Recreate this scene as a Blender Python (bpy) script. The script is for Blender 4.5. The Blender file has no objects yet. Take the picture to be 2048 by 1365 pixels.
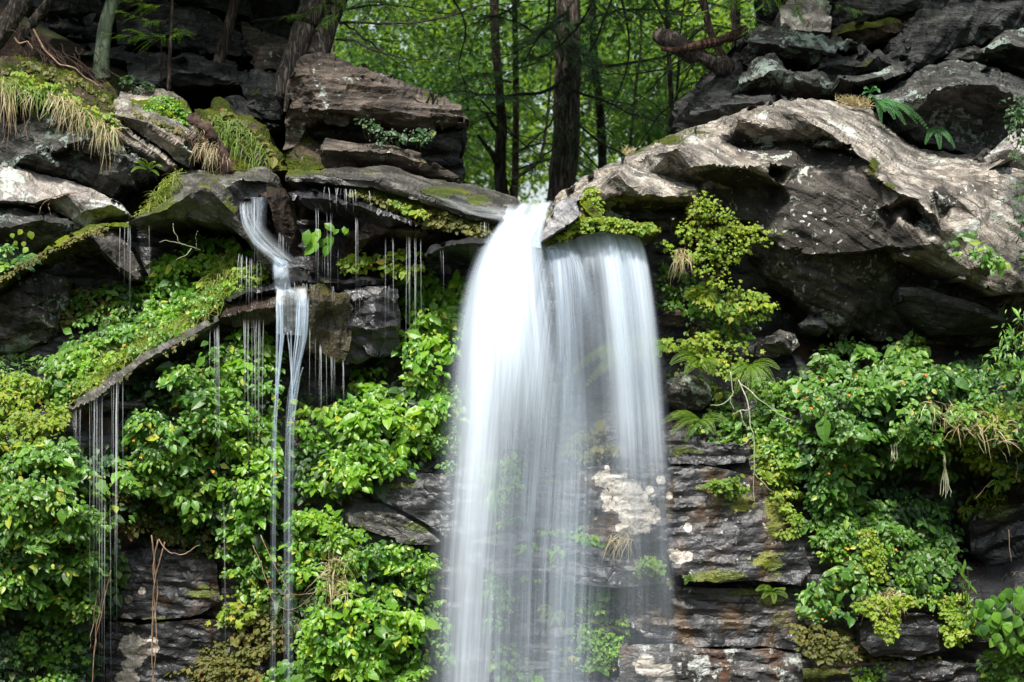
import bpy, math, random
import numpy as np
from mathutils import Vector
from mathutils.geometry import delaunay_2d_cdt

S = bpy.context.scene
C = S.collection
R = math.radians
rng = np.random.default_rng(11)
random.seed(5)

# ---------------------------------------------------------------- camera
CAMD = 16.0                                   # metres from the lens to the brink of the fall
cam_data = bpy.data.cameras.new('camera')
cam = bpy.data.objects.new('camera', cam_data)
C.objects.link(cam)
cam.location = (0, -CAMD, 0)
cam.rotation_euler = (R(90), 0, 0)
cam_data.sensor_width = 36
cam_data.lens = 72
cam_data.clip_end = 2000
cam_data.dof.use_dof = True; cam_data.dof.focus_distance = 16.0; cam_data.dof.aperture_fstop = 2.0
S.camera = cam

# ---------------------------------------------------------------- light
SUN_EL, SUN_AZ = 56, -14                      # azimuth from the camera side, minus = from the left
w = bpy.data.worlds.new('World'); S.world = w; w.use_nodes = True
nt = w.node_tree; nt.nodes.clear()
sky = nt.nodes.new('ShaderNodeTexSky'); sky.sky_type = 'NISHITA'; sky.sun_disc = False
sky.sun_elevation = R(SUN_EL); sky.sun_rotation = R(180 - SUN_AZ)
sky.air_density = 1.0; sky.dust_density = 2.5; sky.ozone_density = 1.0
bg = nt.nodes.new('ShaderNodeBackground'); bg.inputs[1].default_value = 0.15
wo = nt.nodes.new('ShaderNodeOutputWorld')
hs = nt.nodes.new('ShaderNodeHueSaturation'); hs.inputs['Saturation'].default_value = .7   # thin high cloud
nt.links.new(sky.outputs[0], hs.inputs['Color']); nt.links.new(hs.outputs[0], bg.inputs[0]); nt.links.new(bg.outputs[0], wo.inputs[0])
sl = bpy.data.lights.new('sun', 'SUN'); sl.energy = 4.4; sl.angle = R(7.0); sl.color = (1, .955, .88)
so = bpy.data.objects.new('sun', sl); C.objects.link(so)
a_ = R(SUN_AZ); e_ = R(SUN_EL)
to_sun = Vector((math.sin(a_) * math.cos(e_), -math.cos(a_) * math.cos(e_), math.sin(e_)))
so.rotation_euler = to_sun.to_track_quat('Z', 'Y').to_euler()
so.location = to_sun * 30
S.view_settings.view_transform = 'Standard'
S.view_settings.look = 'None'
S.view_settings.exposure = 0.7
S.view_settings.gamma = 1
S.view_settings.use_curve_mapping = False
S.cycles.transparent_max_bounces = 24
S.cycles.max_bounces = 6
S.cycles.diffuse_bounces = 3
S.cycles.caustics_reflective = False
S.cycles.caustics_refractive = False

# ---------------------------------------------------------------- measuring
def W(px, py, y):
    """photo pixel (2048 wide) at depth y -> world x, z"""
    k = (CAMD + y) / CAMD / 256.0
    return (px - 1024.0) * k, (682.5 - py) * k

def P3(px, py, y):
    x, z = W(px, py, y)
    return np.array((x, y, z))

def A(pts):
    return np.array([P3(*p) for p in pts], float)

# ---------------------------------------------------------------- noise (numpy)
def _h(ix, iy, iz, s):
    n = (ix * 374761393 + iy * 668265263 + iz * 2147483647 + s * 974634777) & 0xffffffff
    n = ((n ^ (n >> 13)) * 1274126177) & 0xffffffff
    n = ((n ^ (n >> 16)) * 2246822519) & 0xffffffff
    return ((n ^ (n >> 15)) & 0xffffff) / float(0xffffff)

def vnoise(p, s=0):
    """value noise, p (n,3) -> -1..1"""
    i = np.floor(p).astype(np.int64); f = p - i
    f = f * f * f * (f * (f * 6 - 15) + 10)
    out = 0
    for dx in (0, 1):
        wx = f[:, 0] if dx else 1 - f[:, 0]
        for dy in (0, 1):
            wy = f[:, 1] if dy else 1 - f[:, 1]
            for dz in (0, 1):
                wz = f[:, 2] if dz else 1 - f[:, 2]
                out = out + wx * wy * wz * _h(i[:, 0] + dx, i[:, 1] + dy, i[:, 2] + dz, s)
    return out * 2 - 1

def fbm(p, o=4, s=0, g=.5):
    a = 1; t = 0; out = 0
    for k in range(o):
        out = out + a * vnoise(p * (2.03 ** k) + k * 7.13, s + k); t += a; a *= g
    return out / t

def hash1(i, s=0):
    i = np.asarray(i).astype(np.int64)
    return _h(i, i * 0 + 3, i * 0 + 5, s)

# ---------------------------------------------------------------- objects
def mesh_data(name, V, T, attrs=None, smooth=False, mats=None, fattr=None):
    V = np.asarray(V, np.float32); T = np.asarray(T, np.int32)
    k = T.shape[1]
    me = bpy.data.meshes.new(name)
    me.vertices.add(len(V)); me.vertices.foreach_set('co', V.ravel())
    me.loops.add(T.size); me.loops.foreach_set('vertex_index', T.ravel())
    me.polygons.add(len(T)); me.polygons.foreach_set('loop_start', np.arange(0, T.size, k, dtype=np.int32))
    me.polygons.foreach_set('loop_total', np.full(len(T), k, np.int32))
    me.update(calc_edges=True)
    me.polygons.foreach_set('use_smooth', np.full(len(T), smooth, bool))
    for n, a in (attrs or {}).items():
        at = me.attributes.new(n, 'FLOAT', 'POINT'); at.data.foreach_set('value', np.asarray(a, np.float32))
    me.validate(clean_customdata=False)
    return me

def link(name, me, mat=None, parent=None, loc=(0, 0, 0), **props):
    o = bpy.data.objects.new(name, me); C.objects.link(o)
    if mat is not None and me is not None and not me.materials: me.materials.append(mat)
    if parent is not None: o.parent = parent
    o.location = loc
    for k, v in props.items():
        if v is not None: o[k] = v
    return o

def thing(name, label, cat, loc=(0, 0, 0), group=None, kind=None):
    return link(name, None, loc=tuple(float(v) for v in loc), label=label, category=cat, group=group, kind=kind)

def place(name, V, T, mat, parent=None, base=None, attrs=None, smooth=False, **props):
    """world-space arrays -> object whose origin is at its base"""
    V = np.asarray(V, float)
    if parent is not None:
        o0 = np.array(parent.location)
        if parent.parent is not None: o0 = o0 + np.array(parent.parent.location)
        me = mesh_data(name, V - o0, T, attrs, smooth)
        return link(name, me, mat, parent, **props)
    if base is None:
        base = np.array(((V[:, 0].min() + V[:, 0].max()) / 2, (V[:, 1].min() + V[:, 1].max()) / 2, V[:, 2].min()))
    me = mesh_data(name, V - base, T, attrs, smooth)
    return link(name, me, mat, loc=tuple(base), **props)

def cat_geo(parts):
    Vs, Ts, n = [], [], 0
    As = []
    for g in parts:
        Vs.append(g[0]); Ts.append(np.asarray(g[1]) + n); n += len(g[0])
        As.append(g[2] if len(g) > 2 else np.zeros(len(g[0])))
    return np.concatenate(Vs), np.concatenate(Ts), np.concatenate(As)

def smooth_path(pts, n=24, jitter=0, seed=0):
    """Catmull-Rom through pts (m,k)"""
    p = np.asarray(pts, float)
    p = np.vstack((2 * p[0] - p[1], p, 2 * p[-1] - p[-2]))
    m = len(p) - 3
    t = np.linspace(0, m - 1e-6, n); i = t.astype(int); f = (t - i)[:, None]
    a, b, c, d = p[i], p[i + 1], p[i + 2], p[i + 3]
    q = .5 * (2 * b + (c - a) * f + (2 * a - 5 * b + 4 * c - d) * f ** 2 + (3 * b - a - 3 * c + d) * f ** 3)
    if jitter:
        r = np.random.default_rng(seed); q[1:-1, :3] += r.normal(0, jitter, (n - 2, 3))
    return q

def tube(pts, rad, sides=6, rough=0, seed=0, freq=3.0):
    """tube of triangles along pts (n,3); rad scalar or (n,)"""
    p = np.asarray(pts, float); n = len(p)
    rad = np.broadcast_to(np.asarray(rad, float), (n,))
    t = np.gradient(p, axis=0); t /= np.linalg.norm(t, axis=1)[:, None] + 1e-9
    up = np.where(np.abs(t[:, 2:3]) > .9, np.array([[1., 0, 0]]), np.array([[0, 0, 1.]]))
    a = np.cross(t, up); a /= np.linalg.norm(a, axis=1)[:, None]
    b = np.cross(t, a)
    an = np.linspace(0, 2 * np.pi, sides, endpoint=False)
    ring = a[:, None, :] * np.cos(an)[None, :, None] + b[:, None, :] * np.sin(an)[None, :, None]
    rr = rad[:, None, None] * np.ones((1, sides, 1))
    V = p[:, None, :] + ring * rr
    if rough:
        q = V.reshape(-1, 3)
        nz = fbm(q * np.array((freq, freq, freq * .45)), 3, seed).reshape(n, sides, 1)
        V = p[:, None, :] + ring * rr * (1 + rough * nz)
    V = V.reshape(-1, 3)
    i = np.arange(n - 1)[:, None] * sides; j = np.arange(sides)[None, :]; k = (j + 1) % sides
    q0, q1, q2, q3 = i + j, i + k, i + sides + k, i + sides + j
    T = np.concatenate((np.stack((q0, q1, q2), -1).reshape(-1, 3), np.stack((q0, q2, q3), -1).reshape(-1, 3)))
    V = np.vstack((V, p[0], p[-1])); m = n * sides
    jj = np.arange(sides)
    T = np.concatenate((T, np.stack((np.full(sides, m), (jj + 1) % sides, jj), -1),
                        np.stack((np.full(sides, m + 1), (n - 1) * sides + jj, (n - 1) * sides + (jj + 1) % sides), -1)))
    return V, T

def in_poly(x, y, poly):
    x = np.asarray(x); y = np.asarray(y); c = np.zeros(x.shape, bool)
    n = len(poly)
    for i in range(n):
        x1, y1 = poly[i][:2]; x2, y2 = poly[(i + 1) % n][:2]
        if y1 == y2: continue
        m = ((y1 > y) != (y2 > y)) & (x < (x2 - x1) * (y - y1) / (y2 - y1) + x1)
        c ^= m
    return c

# ---------------------------------------------------------------- materials
class N:
    def __init__(s, name):
        s.m = bpy.data.materials.new(name); s.m.use_nodes = True
        s.t = s.m.node_tree; s.t.nodes.clear()
    def n(s, kind, **kw):
        x = s.t.nodes.new('ShaderNode' + kind)
        ins = kw.pop('ins', {})
        for k, v in kw.items(): setattr(x, k, v)
        for k, v in ins.items():
            if hasattr(v, 'is_output') or isinstance(v, bpy.types.NodeSocket): s.t.links.new(v, x.inputs[k])
            else: x.inputs[k].default_value = v
        return x
    def l(s, a, b): s.t.links.new(a, b)
    def noise(s, vec, scale, detail=4, rough=.55, dist=0.0):
        return s.n('TexNoise', ins={'Vector': vec, 'Scale': scale, 'Detail': detail, 'Roughness': rough, 'Distortion': dist}).outputs['Fac']
    def mapping(s, vec, scale=(1, 1, 1), rot=(0, 0, 0), loc=(0, 0, 0)):
        return s.n('Mapping', ins={'Vector': vec, 'Scale': scale, 'Rotation': rot, 'Location': loc}).outputs[0]
    def ramp(s, fac, stops, interp='LINEAR'):
        r = s.n('ValToRGB', ins={'Fac': fac}); e = r.color_ramp; e.interpolation = interp
        while len(e.elements) < len(stops): e.elements.new(0.5)
        for el, (p, c) in zip(e.elements, stops):
            el.position = p
            el.color = (c, c, c, 1) if not hasattr(c, '__len__') else (*c[:3], 1)
        return r.outputs[0]
    def mix(s, f, a, b, blend='MIX'):
        x = s.n('Mix', data_type='RGBA', blend_type=blend)
        for k, v in ((0, f), (6, a), (7, b)):
            if isinstance(v, bpy.types.NodeSocket): s.l(v, x.inputs[k])
            elif hasattr(v, '__len__'): x.inputs[k].default_value = (*v[:3], 1)
            else: x.inputs[k].default_value = v
        return x.outputs[2]
    def math(s, op, a, b=0.0, c=0.0, clamp=False):
        x = s.n('Math', operation=op, use_clamp=clamp)
        for k, v in enumerate((a, b, c)):
            if isinstance(v, bpy.types.NodeSocket): s.l(v, x.inputs[k])
            else: x.inputs[k].default_value = v
        return x.outputs[0]
    def out(s, sh, disp=None):
        o = s.n('OutputMaterial'); s.l(sh, o.inputs[0]); return s.m

ROCKS = {}
def rock_mat(name='rock', dark=(.035, .032, .030), mid=(.13, .115, .10), light=(.33, .30, .27), lichen=.5, lcol=(.48, .50, .45),
             moss=.3, mcol=(.060, .085, .010), wet=0.0, bed=0.0, rust=0.0, rcol=(.13, .045, .015), bump=1.0, seed=0.0, strat=1.0, dots=.5, grime=.5, sw=1.0, crack=.7):
    n = N(name)
    pos = n.n('NewGeometry').outputs['Position']
    p0 = n.mapping(pos, loc=(seed * 3.1, seed * 1.7, seed * 5.3))
    pb = n.mapping(p0, rot=(0, R(bed), 0))
    ps = n.mapping(pb, scale=(1.1, 1.1, 9.0 * strat))
    strata = n.noise(ps, 2.2, 8, .62, .35)
    fine = n.noise(p0, 34, 8, .65)
    big = n.noise(p0, 1.3, 5, .6, .4)
    med = n.noise(p0, 6.5, 8, .62, .2)
    f = n.math('ADD', n.math('MULTIPLY', strata, .55), n.math('ADD', n.math('MULTIPLY', med, .3), n.math('MULTIPLY', fine, .15)))
    col = n.ramp(f, [(.34, dark), (.47, mid), (.60, light)])
    # warm and cool drifts
    col = n.mix(n.ramp(big, [(.42, 0), (.62, .55)]), col, n.mix(1, col, (1.0, .90, .80), 'MULTIPLY'))
    # black grime streaks running down
    pv = n.mapping(p0, scale=(5, 5, .8))
    gr = n.noise(pv, 1.6, 7, .65, .2)
    col = n.mix(n.ramp(gr, [(.50, 0), (.64, grime)]), col, dark)
    st_ = n.n('Attribute', attribute_name='stain_shade').outputs['Fac']
    col = n.mix(n.math('MULTIPLY', st_, n.ramp(n.noise(p0, 3.0, 6, .65, .3), [(.36, 1.0), (.70, .70)])), col, tuple(c * .62 for c in dark))  # masked areas darkened: black weathering together with painted shade
    if rust:
        rn = n.noise(n.mapping(p0, scale=(1.6, 1, .9)), 2.4, 6, .6, .5)
        col = n.mix(n.ramp(rn, [(.60 - .25 * rust, 0), (.72 - .2 * rust, .9)]), col, rcol)
    # thin dark joints along and across the beds
    pw = n.n('VectorMath', operation='ADD', ins={0: pb, 1: n.n('VectorMath', operation='SCALE', ins={0: n.n('TexNoise', ins={'Vector': pb, 'Scale': 3.5, 'Detail': 6}).outputs['Color'], 'Scale': .28}).outputs[0]}).outputs[0]
    ck = n.n('TexVoronoi', feature='DISTANCE_TO_EDGE', ins={'Vector': n.mapping(pw, scale=(1.3, 1.3, 5.5)), 'Scale': 1.5}).outputs['Distance']
    ckm = n.math('MULTIPLY', n.ramp(ck, [(.0, 1), (.035, 0)]), n.ramp(med, [(.40, 0), (.55, 1)]))
    col = n.mix(n.math('MULTIPLY', ckm, crack), col, tuple(c * .35 for c in dark))
    grain = n.noise(p0, 110, 5, .75)
    col = n.mix(.75, col, n.ramp(grain, [(.33, (.35, .35, .35)), (.5, (1, 1, 1)), (.66, (1.75, 1.75, 1.75))]), 'MULTIPLY')
    h = n.math('ADD', n.math('MULTIPLY', strata, 1.0 * sw), n.math('ADD', n.math('MULTIPLY', med, .55), n.math('MULTIPLY', fine, .40)))
    h = n.math('SUBTRACT', h, n.math('MULTIPLY', ckm, .5 * crack))
    h = n.math('ADD', h, n.math('MULTIPLY', grain, .12))
    rough_v = .92 - .50 * wet
    rough = n.math('ADD', n.math('MULTIPLY', fine, .25), rough_v - .12)
    if lichen:
        pl = n.n('VectorMath', operation='ADD', ins={0: p0, 1: n.n('VectorMath', operation='SCALE', ins={0: n.n('TexNoise', ins={'Vector': p0, 'Scale': 9, 'Detail': 5}).outputs['Color'], 'Scale': .16}).outputs[0]}).outputs[0]
        l1 = n.noise(pl, 2.6, 7, .66)
        l2 = n.noise(pl, 15, 5, .7)
        lf = n.math('ADD', n.math('MULTIPLY', l1, .68), n.math('MULTIPLY', l2, .32))
        t = .66 - .2 * lichen
        lm = n.ramp(lf, [(t, 0), (t + .022, 1)])
        # the small round rosettes
        vo = n.n('TexVoronoi', ins={'Vector': pl, 'Scale': 17}).outputs
        keep = n.math('GREATER_THAN', n.n('SeparateColor', ins={0: vo['Color']}).outputs[0], 1 - .42 * dots)
        dt = n.math('MULTIPLY', n.ramp(vo['Distance'], [(.20, 1), (.27, 0)]), keep)
        dt = n.math('MULTIPLY', dt, n.ramp(n.noise(p0, 2.0, 3), [(.44, 0), (.54, 1)]))
        lm = n.math('MAXIMUM', lm, dt)
        lc = n.mix(n.ramp(n.noise(p0, 3.5, 3), [(.38, 0), (.62, 1)]), lcol, tuple(c * f_ for c, f_ in zip(lcol, (.72, .80, .72))))
        lc = n.mix(n.ramp(fine, [(.3, .55), (.6, 0)]), lc, mid)
        col = n.mix(lm, col, lc)
        h = n.math('ADD', h, n.math('MULTIPLY', lm, .16))
        rough = n.math('MAXIMUM', rough, n.math('MULTIPLY', lm, .8))
    cr_ = n.math('ADD', n.n('Attribute', attribute_name='crust').outputs['Fac'], n.math('MULTIPLY', n.math('SUBTRACT', n.noise(p0, 11, 8, .75, .4), .5), 2.2))
    cm = n.ramp(cr_, [(.50, 0), (.56, 1)])
    cc_ = n.ramp(n.noise(p0, 24, 8, .8), [(.36, (.10, .09, .075)), (.46, (.36, .32, .27)), (.60, (.58, .53, .46))])
    col = n.mix(cm, col, cc_)
    h = n.math('ADD', h, n.math('MULTIPLY', cm, .22)); rough = n.math('MAXIMUM', rough, n.math('MULTIPLY', cm, .6))
    if moss:
        nz = n.n('SeparateXYZ', ins={0: n.n('NewGeometry').outputs['Normal']}).outputs[2]
        m1 = n.noise(p0, 3.1, 7, .65, .3)
        mf = n.math('ADD', n.math('MULTIPLY', m1, .8), n.math('MULTIPLY', nz, .13))
        t = .68 - .30 * moss
        mf = n.math('ADD', mf, n.math('MULTIPLY', n.n('Attribute', attribute_name='mossy').outputs['Fac'], .38))
        mm = n.ramp(mf, [(t, 0), (t + .05, 1)])
        mc = n.mix(n.ramp(n.noise(p0, 60, 3), [(.30, 0), (.58, 1)]), tuple(c * .35 for c in mcol), mcol)
        mc = n.mix(n.ramp(n.noise(p0, 5, 3), [(.45, 0), (.62, .8)]), mc, (mcol[0] * 1.9, mcol[1] * 1.6, mcol[2]))
        mc = n.mix(n.ramp(n.noise(p0, 7.7, 3), [(.60, 0), (.72, .6)]), mc, (.07, .04, .015))
        col = n.mix(mm, col, mc)
        h = n.math('ADD', h, n.math('MULTIPLY', n.math('MULTIPLY', mm, n.noise(p0, 75, 3)), 1.2))
        rough = n.math('MAXIMUM', rough, n.math('MULTIPLY', mm, .9))
    bp = n.n('Bump', ins={'Height': h, 'Strength': min(1, .75 * bump), 'Distance': .028 * bump})
    b = n.n('BsdfPrincipled', ins={'Base Color': col, 'Roughness': rough, 'Normal': bp.outputs[0], 'Specular IOR Level': .25 + .15 * wet})
    if wet > .3:
        b.inputs['Coat Weight'].default_value = .62 * wet; b.inputs['Coat Roughness'].default_value = .20
        ripple = n.n('Bump', ins={'Height': n.math('ADD', n.noise(n.mapping(p0, scale=(1, 1, .55)), 26, 4, .6), n.math('MULTIPLY', h, .5)), 'Strength': .55, 'Distance': .03})
        n.l(ripple.outputs[0], b.inputs['Coat Normal'])
    return n.out(b.outputs[0])

def leaf_mat(name, stops, rough=.42, trans=.32, tcol=(.30, .42, .03), spec=.5):
    n = N(name)
    r = n.n('Attribute', attribute_name='rnd').outputs['Fac']
    col = n.ramp(r, stops)
    pos = n.n('NewGeometry').outputs['Position']
    col = n.mix(n.ramp(n.noise(pos, 2.5, 3), [(.4, 0), (.65, .35)]), col, (stops[-2][1][0] * 1.2, stops[-2][1][1], stops[-2][1][2] * .6))
    col = n.mix(.35, col, n.mix(n.noise(pos, 90, 3), (.35, .35, .35), (1.7, 1.7, 1.7)), 'MULTIPLY')
    bp = n.n('Bump', ins={'Height': n.noise(pos, 70, 3), 'Strength': .25, 'Distance': .01})
    b = n.n('BsdfPrincipled', ins={'Base Color': col, 'Roughness': rough, 'Normal': bp.outputs[0], 'Specular IOR Level': spec})
    tr = n.n('BsdfTranslucent', ins={'Color': n.mix(.6, n.mix(1, col, (2.2, 2.2, 1.6), 'MULTIPLY'), tcol)})
    mx = n.n('MixShader', ins={0: trans})
    n.l(b.outputs[0], mx.inputs[1]); n.l(tr.outputs[0], mx.inputs[2])
    return n.out(mx.outputs[0])

def plain(name, col, rough=.8, c2=None, scale=12, stretch=(1, 1, 1), bump=.4, dist=.01, spec=.4):
    n = N(name)
    pos = n.mapping(n.n('NewGeometry').outputs['Position'], scale=stretch)
    f = n.noise(pos, scale, 7, .62, .3)
    c = n.mix(n.ramp(f, [(.36, 0), (.62, 1)]), col, c2 or tuple(x * .45 for x in col))
    bp = n.n('Bump', ins={'Height': f, 'Strength': bump, 'Distance': dist})
    b = n.n('BsdfPrincipled', ins={'Base Color': c, 'Roughness': rough, 'Normal': bp.outputs[0], 'Specular IOR Level': spec})
    return n.out(b.outputs[0])

def bark_mat(name, a, b, lich=0.0, scale=1.0):
    n = N(name)
    pos = n.n('NewGeometry').outputs['Position']
    pv = n.mapping(pos, scale=(11 * scale, 11 * scale, 1.9 * scale))
    r1 = n.noise(pv, 1.6, 7, .62, .8)
    ri = n.math('ABSOLUTE', n.math('SUBTRACT', r1, .5))
    groove = n.ramp(ri, [(0.0, 0), (.09, 1)])
    fine = n.noise(pos, 45, 6, .6)
    col = n.mix(groove, tuple(x * .35 for x in a), n.mix(fine, a, b))
    if lich:
        lm = n.ramp(n.noise(pos, 7, 7, .65, .3), [(.6 - .15 * lich, 0), (.65 - .15 * lich, .85)])
        col = n.mix(lm, col, (.20, .26, .17))
    h = n.math('ADD', groove, n.math('MULTIPLY', fine, .5))
    bp = n.n('Bump', ins={'Height': h, 'Strength': .9, 'Distance': .025})
    bs = n.n('BsdfPrincipled', ins={'Base Color': col, 'Roughness': .9, 'Normal': bp.outputs[0], 'Specular IOR Level': .2})
    return n.out(bs.outputs[0])

# ---------------------------------------------------------------- rock relief builder
def coarse_interp(pts, tris, X, Y):
    out = np.full(len(X), np.nan)
    for t in tris:
        (x0, y0, v0), (x1, y1, v1), (x2, y2, v2) = pts[t[0]], pts[t[1]], pts[t[2]]
        d = (y1 - y2) * (x0 - x2) + (x2 - x1) * (y0 - y2)
        if abs(d) < 1e-9: continue
        a = ((y1 - y2) * (X - x2) + (x2 - x1) * (Y - y2)) / d
        b = ((y2 - y0) * (X - x2) + (x0 - x2) * (Y - y2)) / d
        c = 1 - a - b
        m = (a >= -1e-4) & (b >= -1e-4) & (c >= -1e-4) & np.isnan(out)
        out[m] = a[m] * v0 + b[m] * v1 + c[m] * v2
    m = np.isnan(out)
    if m.any():
        P = np.array(pts)
        d = (X[m][:, None] - P[None, :, 0]) ** 2 + (Y[m][:, None] - P[None, :, 1]) ** 2
        out[m] = P[d.argmin(1), 2]
    return out

def resample(poly, step, closed=True):
    out = []
    n = len(poly)
    for i in range(n if closed else n - 1):
        a = np.array(poly[i], float); b = np.array(poly[(i + 1) % n], float)
        k = max(1, int(round(np.hypot(*(b - a)[:2]) / step)))
        for j in range(k): out.append(a + (b - a) * j / k)
    if not closed: out.append(np.array(poly[-1], float))
    return np.array(out)

def relief(outline, inner=(), ridges=(), step=5.0, thick=.7, bed=0.0, amp=.03, blocks=9.0, rough=.02, seed=0, edge=3.0, jag=1.0, slump=0.25):
    """A rock as a solid: a front drawn by pixel outline + depth, ridge lines kept sharp, bedded displacement, rim and back."""
    r = np.random.default_rng(seed + 100)
    pts = [tuple(map(float, p)) for p in outline]
    no = len(pts)
    edges = [(i, (i + 1) % no) for i in range(no)]
    for p in inner: pts.append(tuple(map(float, p)))
    def idx(p):
        for i, q in enumerate(pts):
            if abs(q[0] - p[0]) < 1 and abs(q[1] - p[1]) < 1: return i
        pts.append(tuple(map(float, p))); return len(pts) - 1
    for rd in ridges:
        ii = [idx(p) for p in rd]
        edges += list(zip(ii[:-1], ii[1:]))
    cv, ce, cf, ov, oe, of = delaunay_2d_cdt([Vector(p[:2]) for p in pts], edges, [], 0, .01)
    cp = []
    for v, o in zip(cv, ov):
        if o: cp.append((v.x, v.y, pts[o[0]][2]))
        else:
            P = np.array(pts); d = (P[:, 0] - v.x) ** 2 + (P[:, 1] - v.y) ** 2; cp.append((v.x, v.y, P[d.argmin(), 2]))
    tris = [f for f in cf if in_poly(*[np.array([sum(cp[i][k] for i in f) / 3]) for k in (0, 1)], pts[:no])[0]]
    # dense points
    ol = resample([p[:2] for p in outline], step)
    m = len(ol)
    if edge:
        q = np.column_stack((ol * .022, np.full(m, seed * 1.7)))
        n1 = np.column_stack((fbm(q, 4, 3, .6), fbm(q + 31, 4, 8, .6)))
        ol = ol + n1 * edge
    extra = []
    for rd in ridges: extra.append(resample([p[:2] for p in rd], step, False))
    x0, y0 = ol.min(0); x1, y1 = ol.max(0)
    gx, gy = np.meshgrid(np.arange(x0, x1, step), np.arange(y0, y1, step * .9))
    gx = gx + (np.arange(gx.shape[0]) % 2)[:, None] * step * .5
    g = np.column_stack((gx.ravel(), gy.ravel())) + r.normal(0, step * .16, (gx.size, 2))
    g = g[in_poly(g[:, 0], g[:, 1], ol)]
    # keep off the outline and the ridges
    fixed = np.vstack([ol] + extra)
    cell = {}
    for a, b in fixed: cell.setdefault((int(a // step), int(b // step)), []).append((a, b))
    keep = np.ones(len(g), bool)
    for i, (a, b) in enumerate(g):
        ca, cb = int(a // step), int(b // step)
        for da in (-1, 0, 1):
            for db in (-1, 0, 1):
                for (u, v) in cell.get((ca + da, cb + db), ()):
                    if (u - a) ** 2 + (v - b) ** 2 < (step * .55) ** 2: keep[i] = False
    g = g[keep]
    allp = np.vstack((ol, *extra, g))
    de = [(i, (i + 1) % m) for i in range(m)]
    k = m
    for e in extra:
        de += [(k + i, k + i + 1) for i in range(len(e) - 1)]; k += len(e)
    dv, _, df, _, _, _ = delaunay_2d_cdt([Vector(p) for p in allp.tolist()], de, [], 0, .01)
    D = np.array([(v.x, v.y) for v in dv]); F = np.array(df, int)
    cx = D[F].mean(1)
    F = F[in_poly(cx[:, 0], cx[:, 1], ol)]
    z = coarse_interp(cp, tris, D[:, 0], D[:, 1])
    kk = (CAMD + z) / CAMD / 256
    V = np.column_stack(((D[:, 0] - 1024) * kk, z, (682.5 - D[:, 1]) * kk))
    # orient to the camera
    nn = np.cross(V[F[:, 1]] - V[F[:, 0]], V[F[:, 2]] - V[F[:, 0]])
    fl = nn[:, 1] > 0; F[fl] = F[fl][:, ::-1]; nn[fl] *= -1
    vn = np.zeros_like(V)
    for c in range(3): np.add.at(vn, F[:, c], nn)
    vn /= np.linalg.norm(vn, axis=1)[:, None] + 1e-12
    # bedded displacement
    a = R(bed); al = V[:, 0] * math.cos(a) + V[:, 2] * math.sin(a); pe = -V[:, 0] * math.sin(a) + V[:, 2] * math.cos(a) + .25 * V[:, 1]
    B = np.column_stack((al, V[:, 1] * .6, pe))
    wv = fbm(np.column_stack((al * 1.2, V[:, 1], pe * 1.5)), 3, seed + 9)
    L = pe * blocks + wv * 1.1
    li = np.floor(L); lf = L - li
    seg = np.floor(al * (1.0 + 1.6 * hash1(li, seed + 4)) + hash1(li, seed) * 9 + .5 * wv)
    hb = _h(li.astype(int), seg.astype(int), np.zeros(len(li), int), seed + 2)
    soft = np.clip(np.minimum(lf, 1 - lf) * 6, 0, 1)
    amp = amp * .62
    h = amp * ((hb - .5) * 1.5 * soft - .35 * (1 - soft))
    h = h + amp * .7 * fbm(np.column_stack((al * 2.2, V[:, 1] * 2, pe * 14)), 3, seed + 20)
    h = h + rough * 1.4 * fbm(V * 2.4, 3, seed + 40) + rough * .5 * fbm(V * 11, 3, seed + 60)
    h = h + rough * 2.4 * (.25 - np.abs(fbm(np.column_stack((al * 2.6, V[:, 1] * 2, pe * 6)), 3, seed + 80)))
    jd = (_h(li.astype(int), seg.astype(int), np.ones(len(li), int), seed + 3) - .5) * amp * .6 * jag
    V = V + vn * h[:, None]
    V[:, 0] += jd * .5; V[:, 2] += jd * .3
    # rim: the outline loop pushed back in rings
    nf = len(V)
    cxz = V[:m].mean(0)
    rings = []
    loop = np.arange(m)
    Vr = [V]; Fr = [F]; prev = loop; n = nf
    area = np.sum(ol[:, 0] * np.roll(ol[:, 1], -1) - np.roll(ol[:, 0], -1) * ol[:, 1])
    for q, (dy, sh) in enumerate(((.06, .0), (.3, .02), (.65, .05), (1.0, .11))):
        P = V[:m].copy()
        P[:, 1] = P[:, 1] * (1 - q * .12) + (V[:m, 1].mean()) * q * .12 + thick * dy
        P[:, 0] += (cxz[0] - P[:, 0]) * sh; P[:, 2] += (cxz[2] - P[:, 2]) * sh - slump * dy * thick * .3
        if q: P += np.column_stack([rough * fbm(P * 3 + 9 * c, 3, seed + c) for c in range(3)])
        Vr.append(P); cur = np.arange(n, n + m); n += m
        nx = np.roll(np.arange(m), -1)
        if area > 0:
            Fr += [np.column_stack((prev, cur, cur[nx])), np.column_stack((prev, cur[nx], prev[nx]))]
        else:
            Fr += [np.column_stack((prev, cur[nx], cur)), np.column_stack((prev, prev[nx], cur[nx]))]
        prev = cur
    # back cap: the coarse triangles, on the last ring
    sub = max(1, m // 60); pick = np.arange(0, m, sub)
    ring2 = ol[pick]
    bv, _, bf, bo, _, _ = delaunay_2d_cdt([Vector(p) for p in ring2.tolist()], [(i, (i + 1) % len(pick)) for i in range(len(pick))], [], 0, .01)
    bf = np.array([f for f in bf if len(f) == 3], int)
    if len(bv) == len(pick) and len(bf):
        c2 = ring2[bf].mean(1); bf = bf[in_poly(c2[:, 0], c2[:, 1], ring2)]
        Fr.append(prev[pick[bf]])
    return np.vstack(Vr), np.vstack(Fr)

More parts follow.
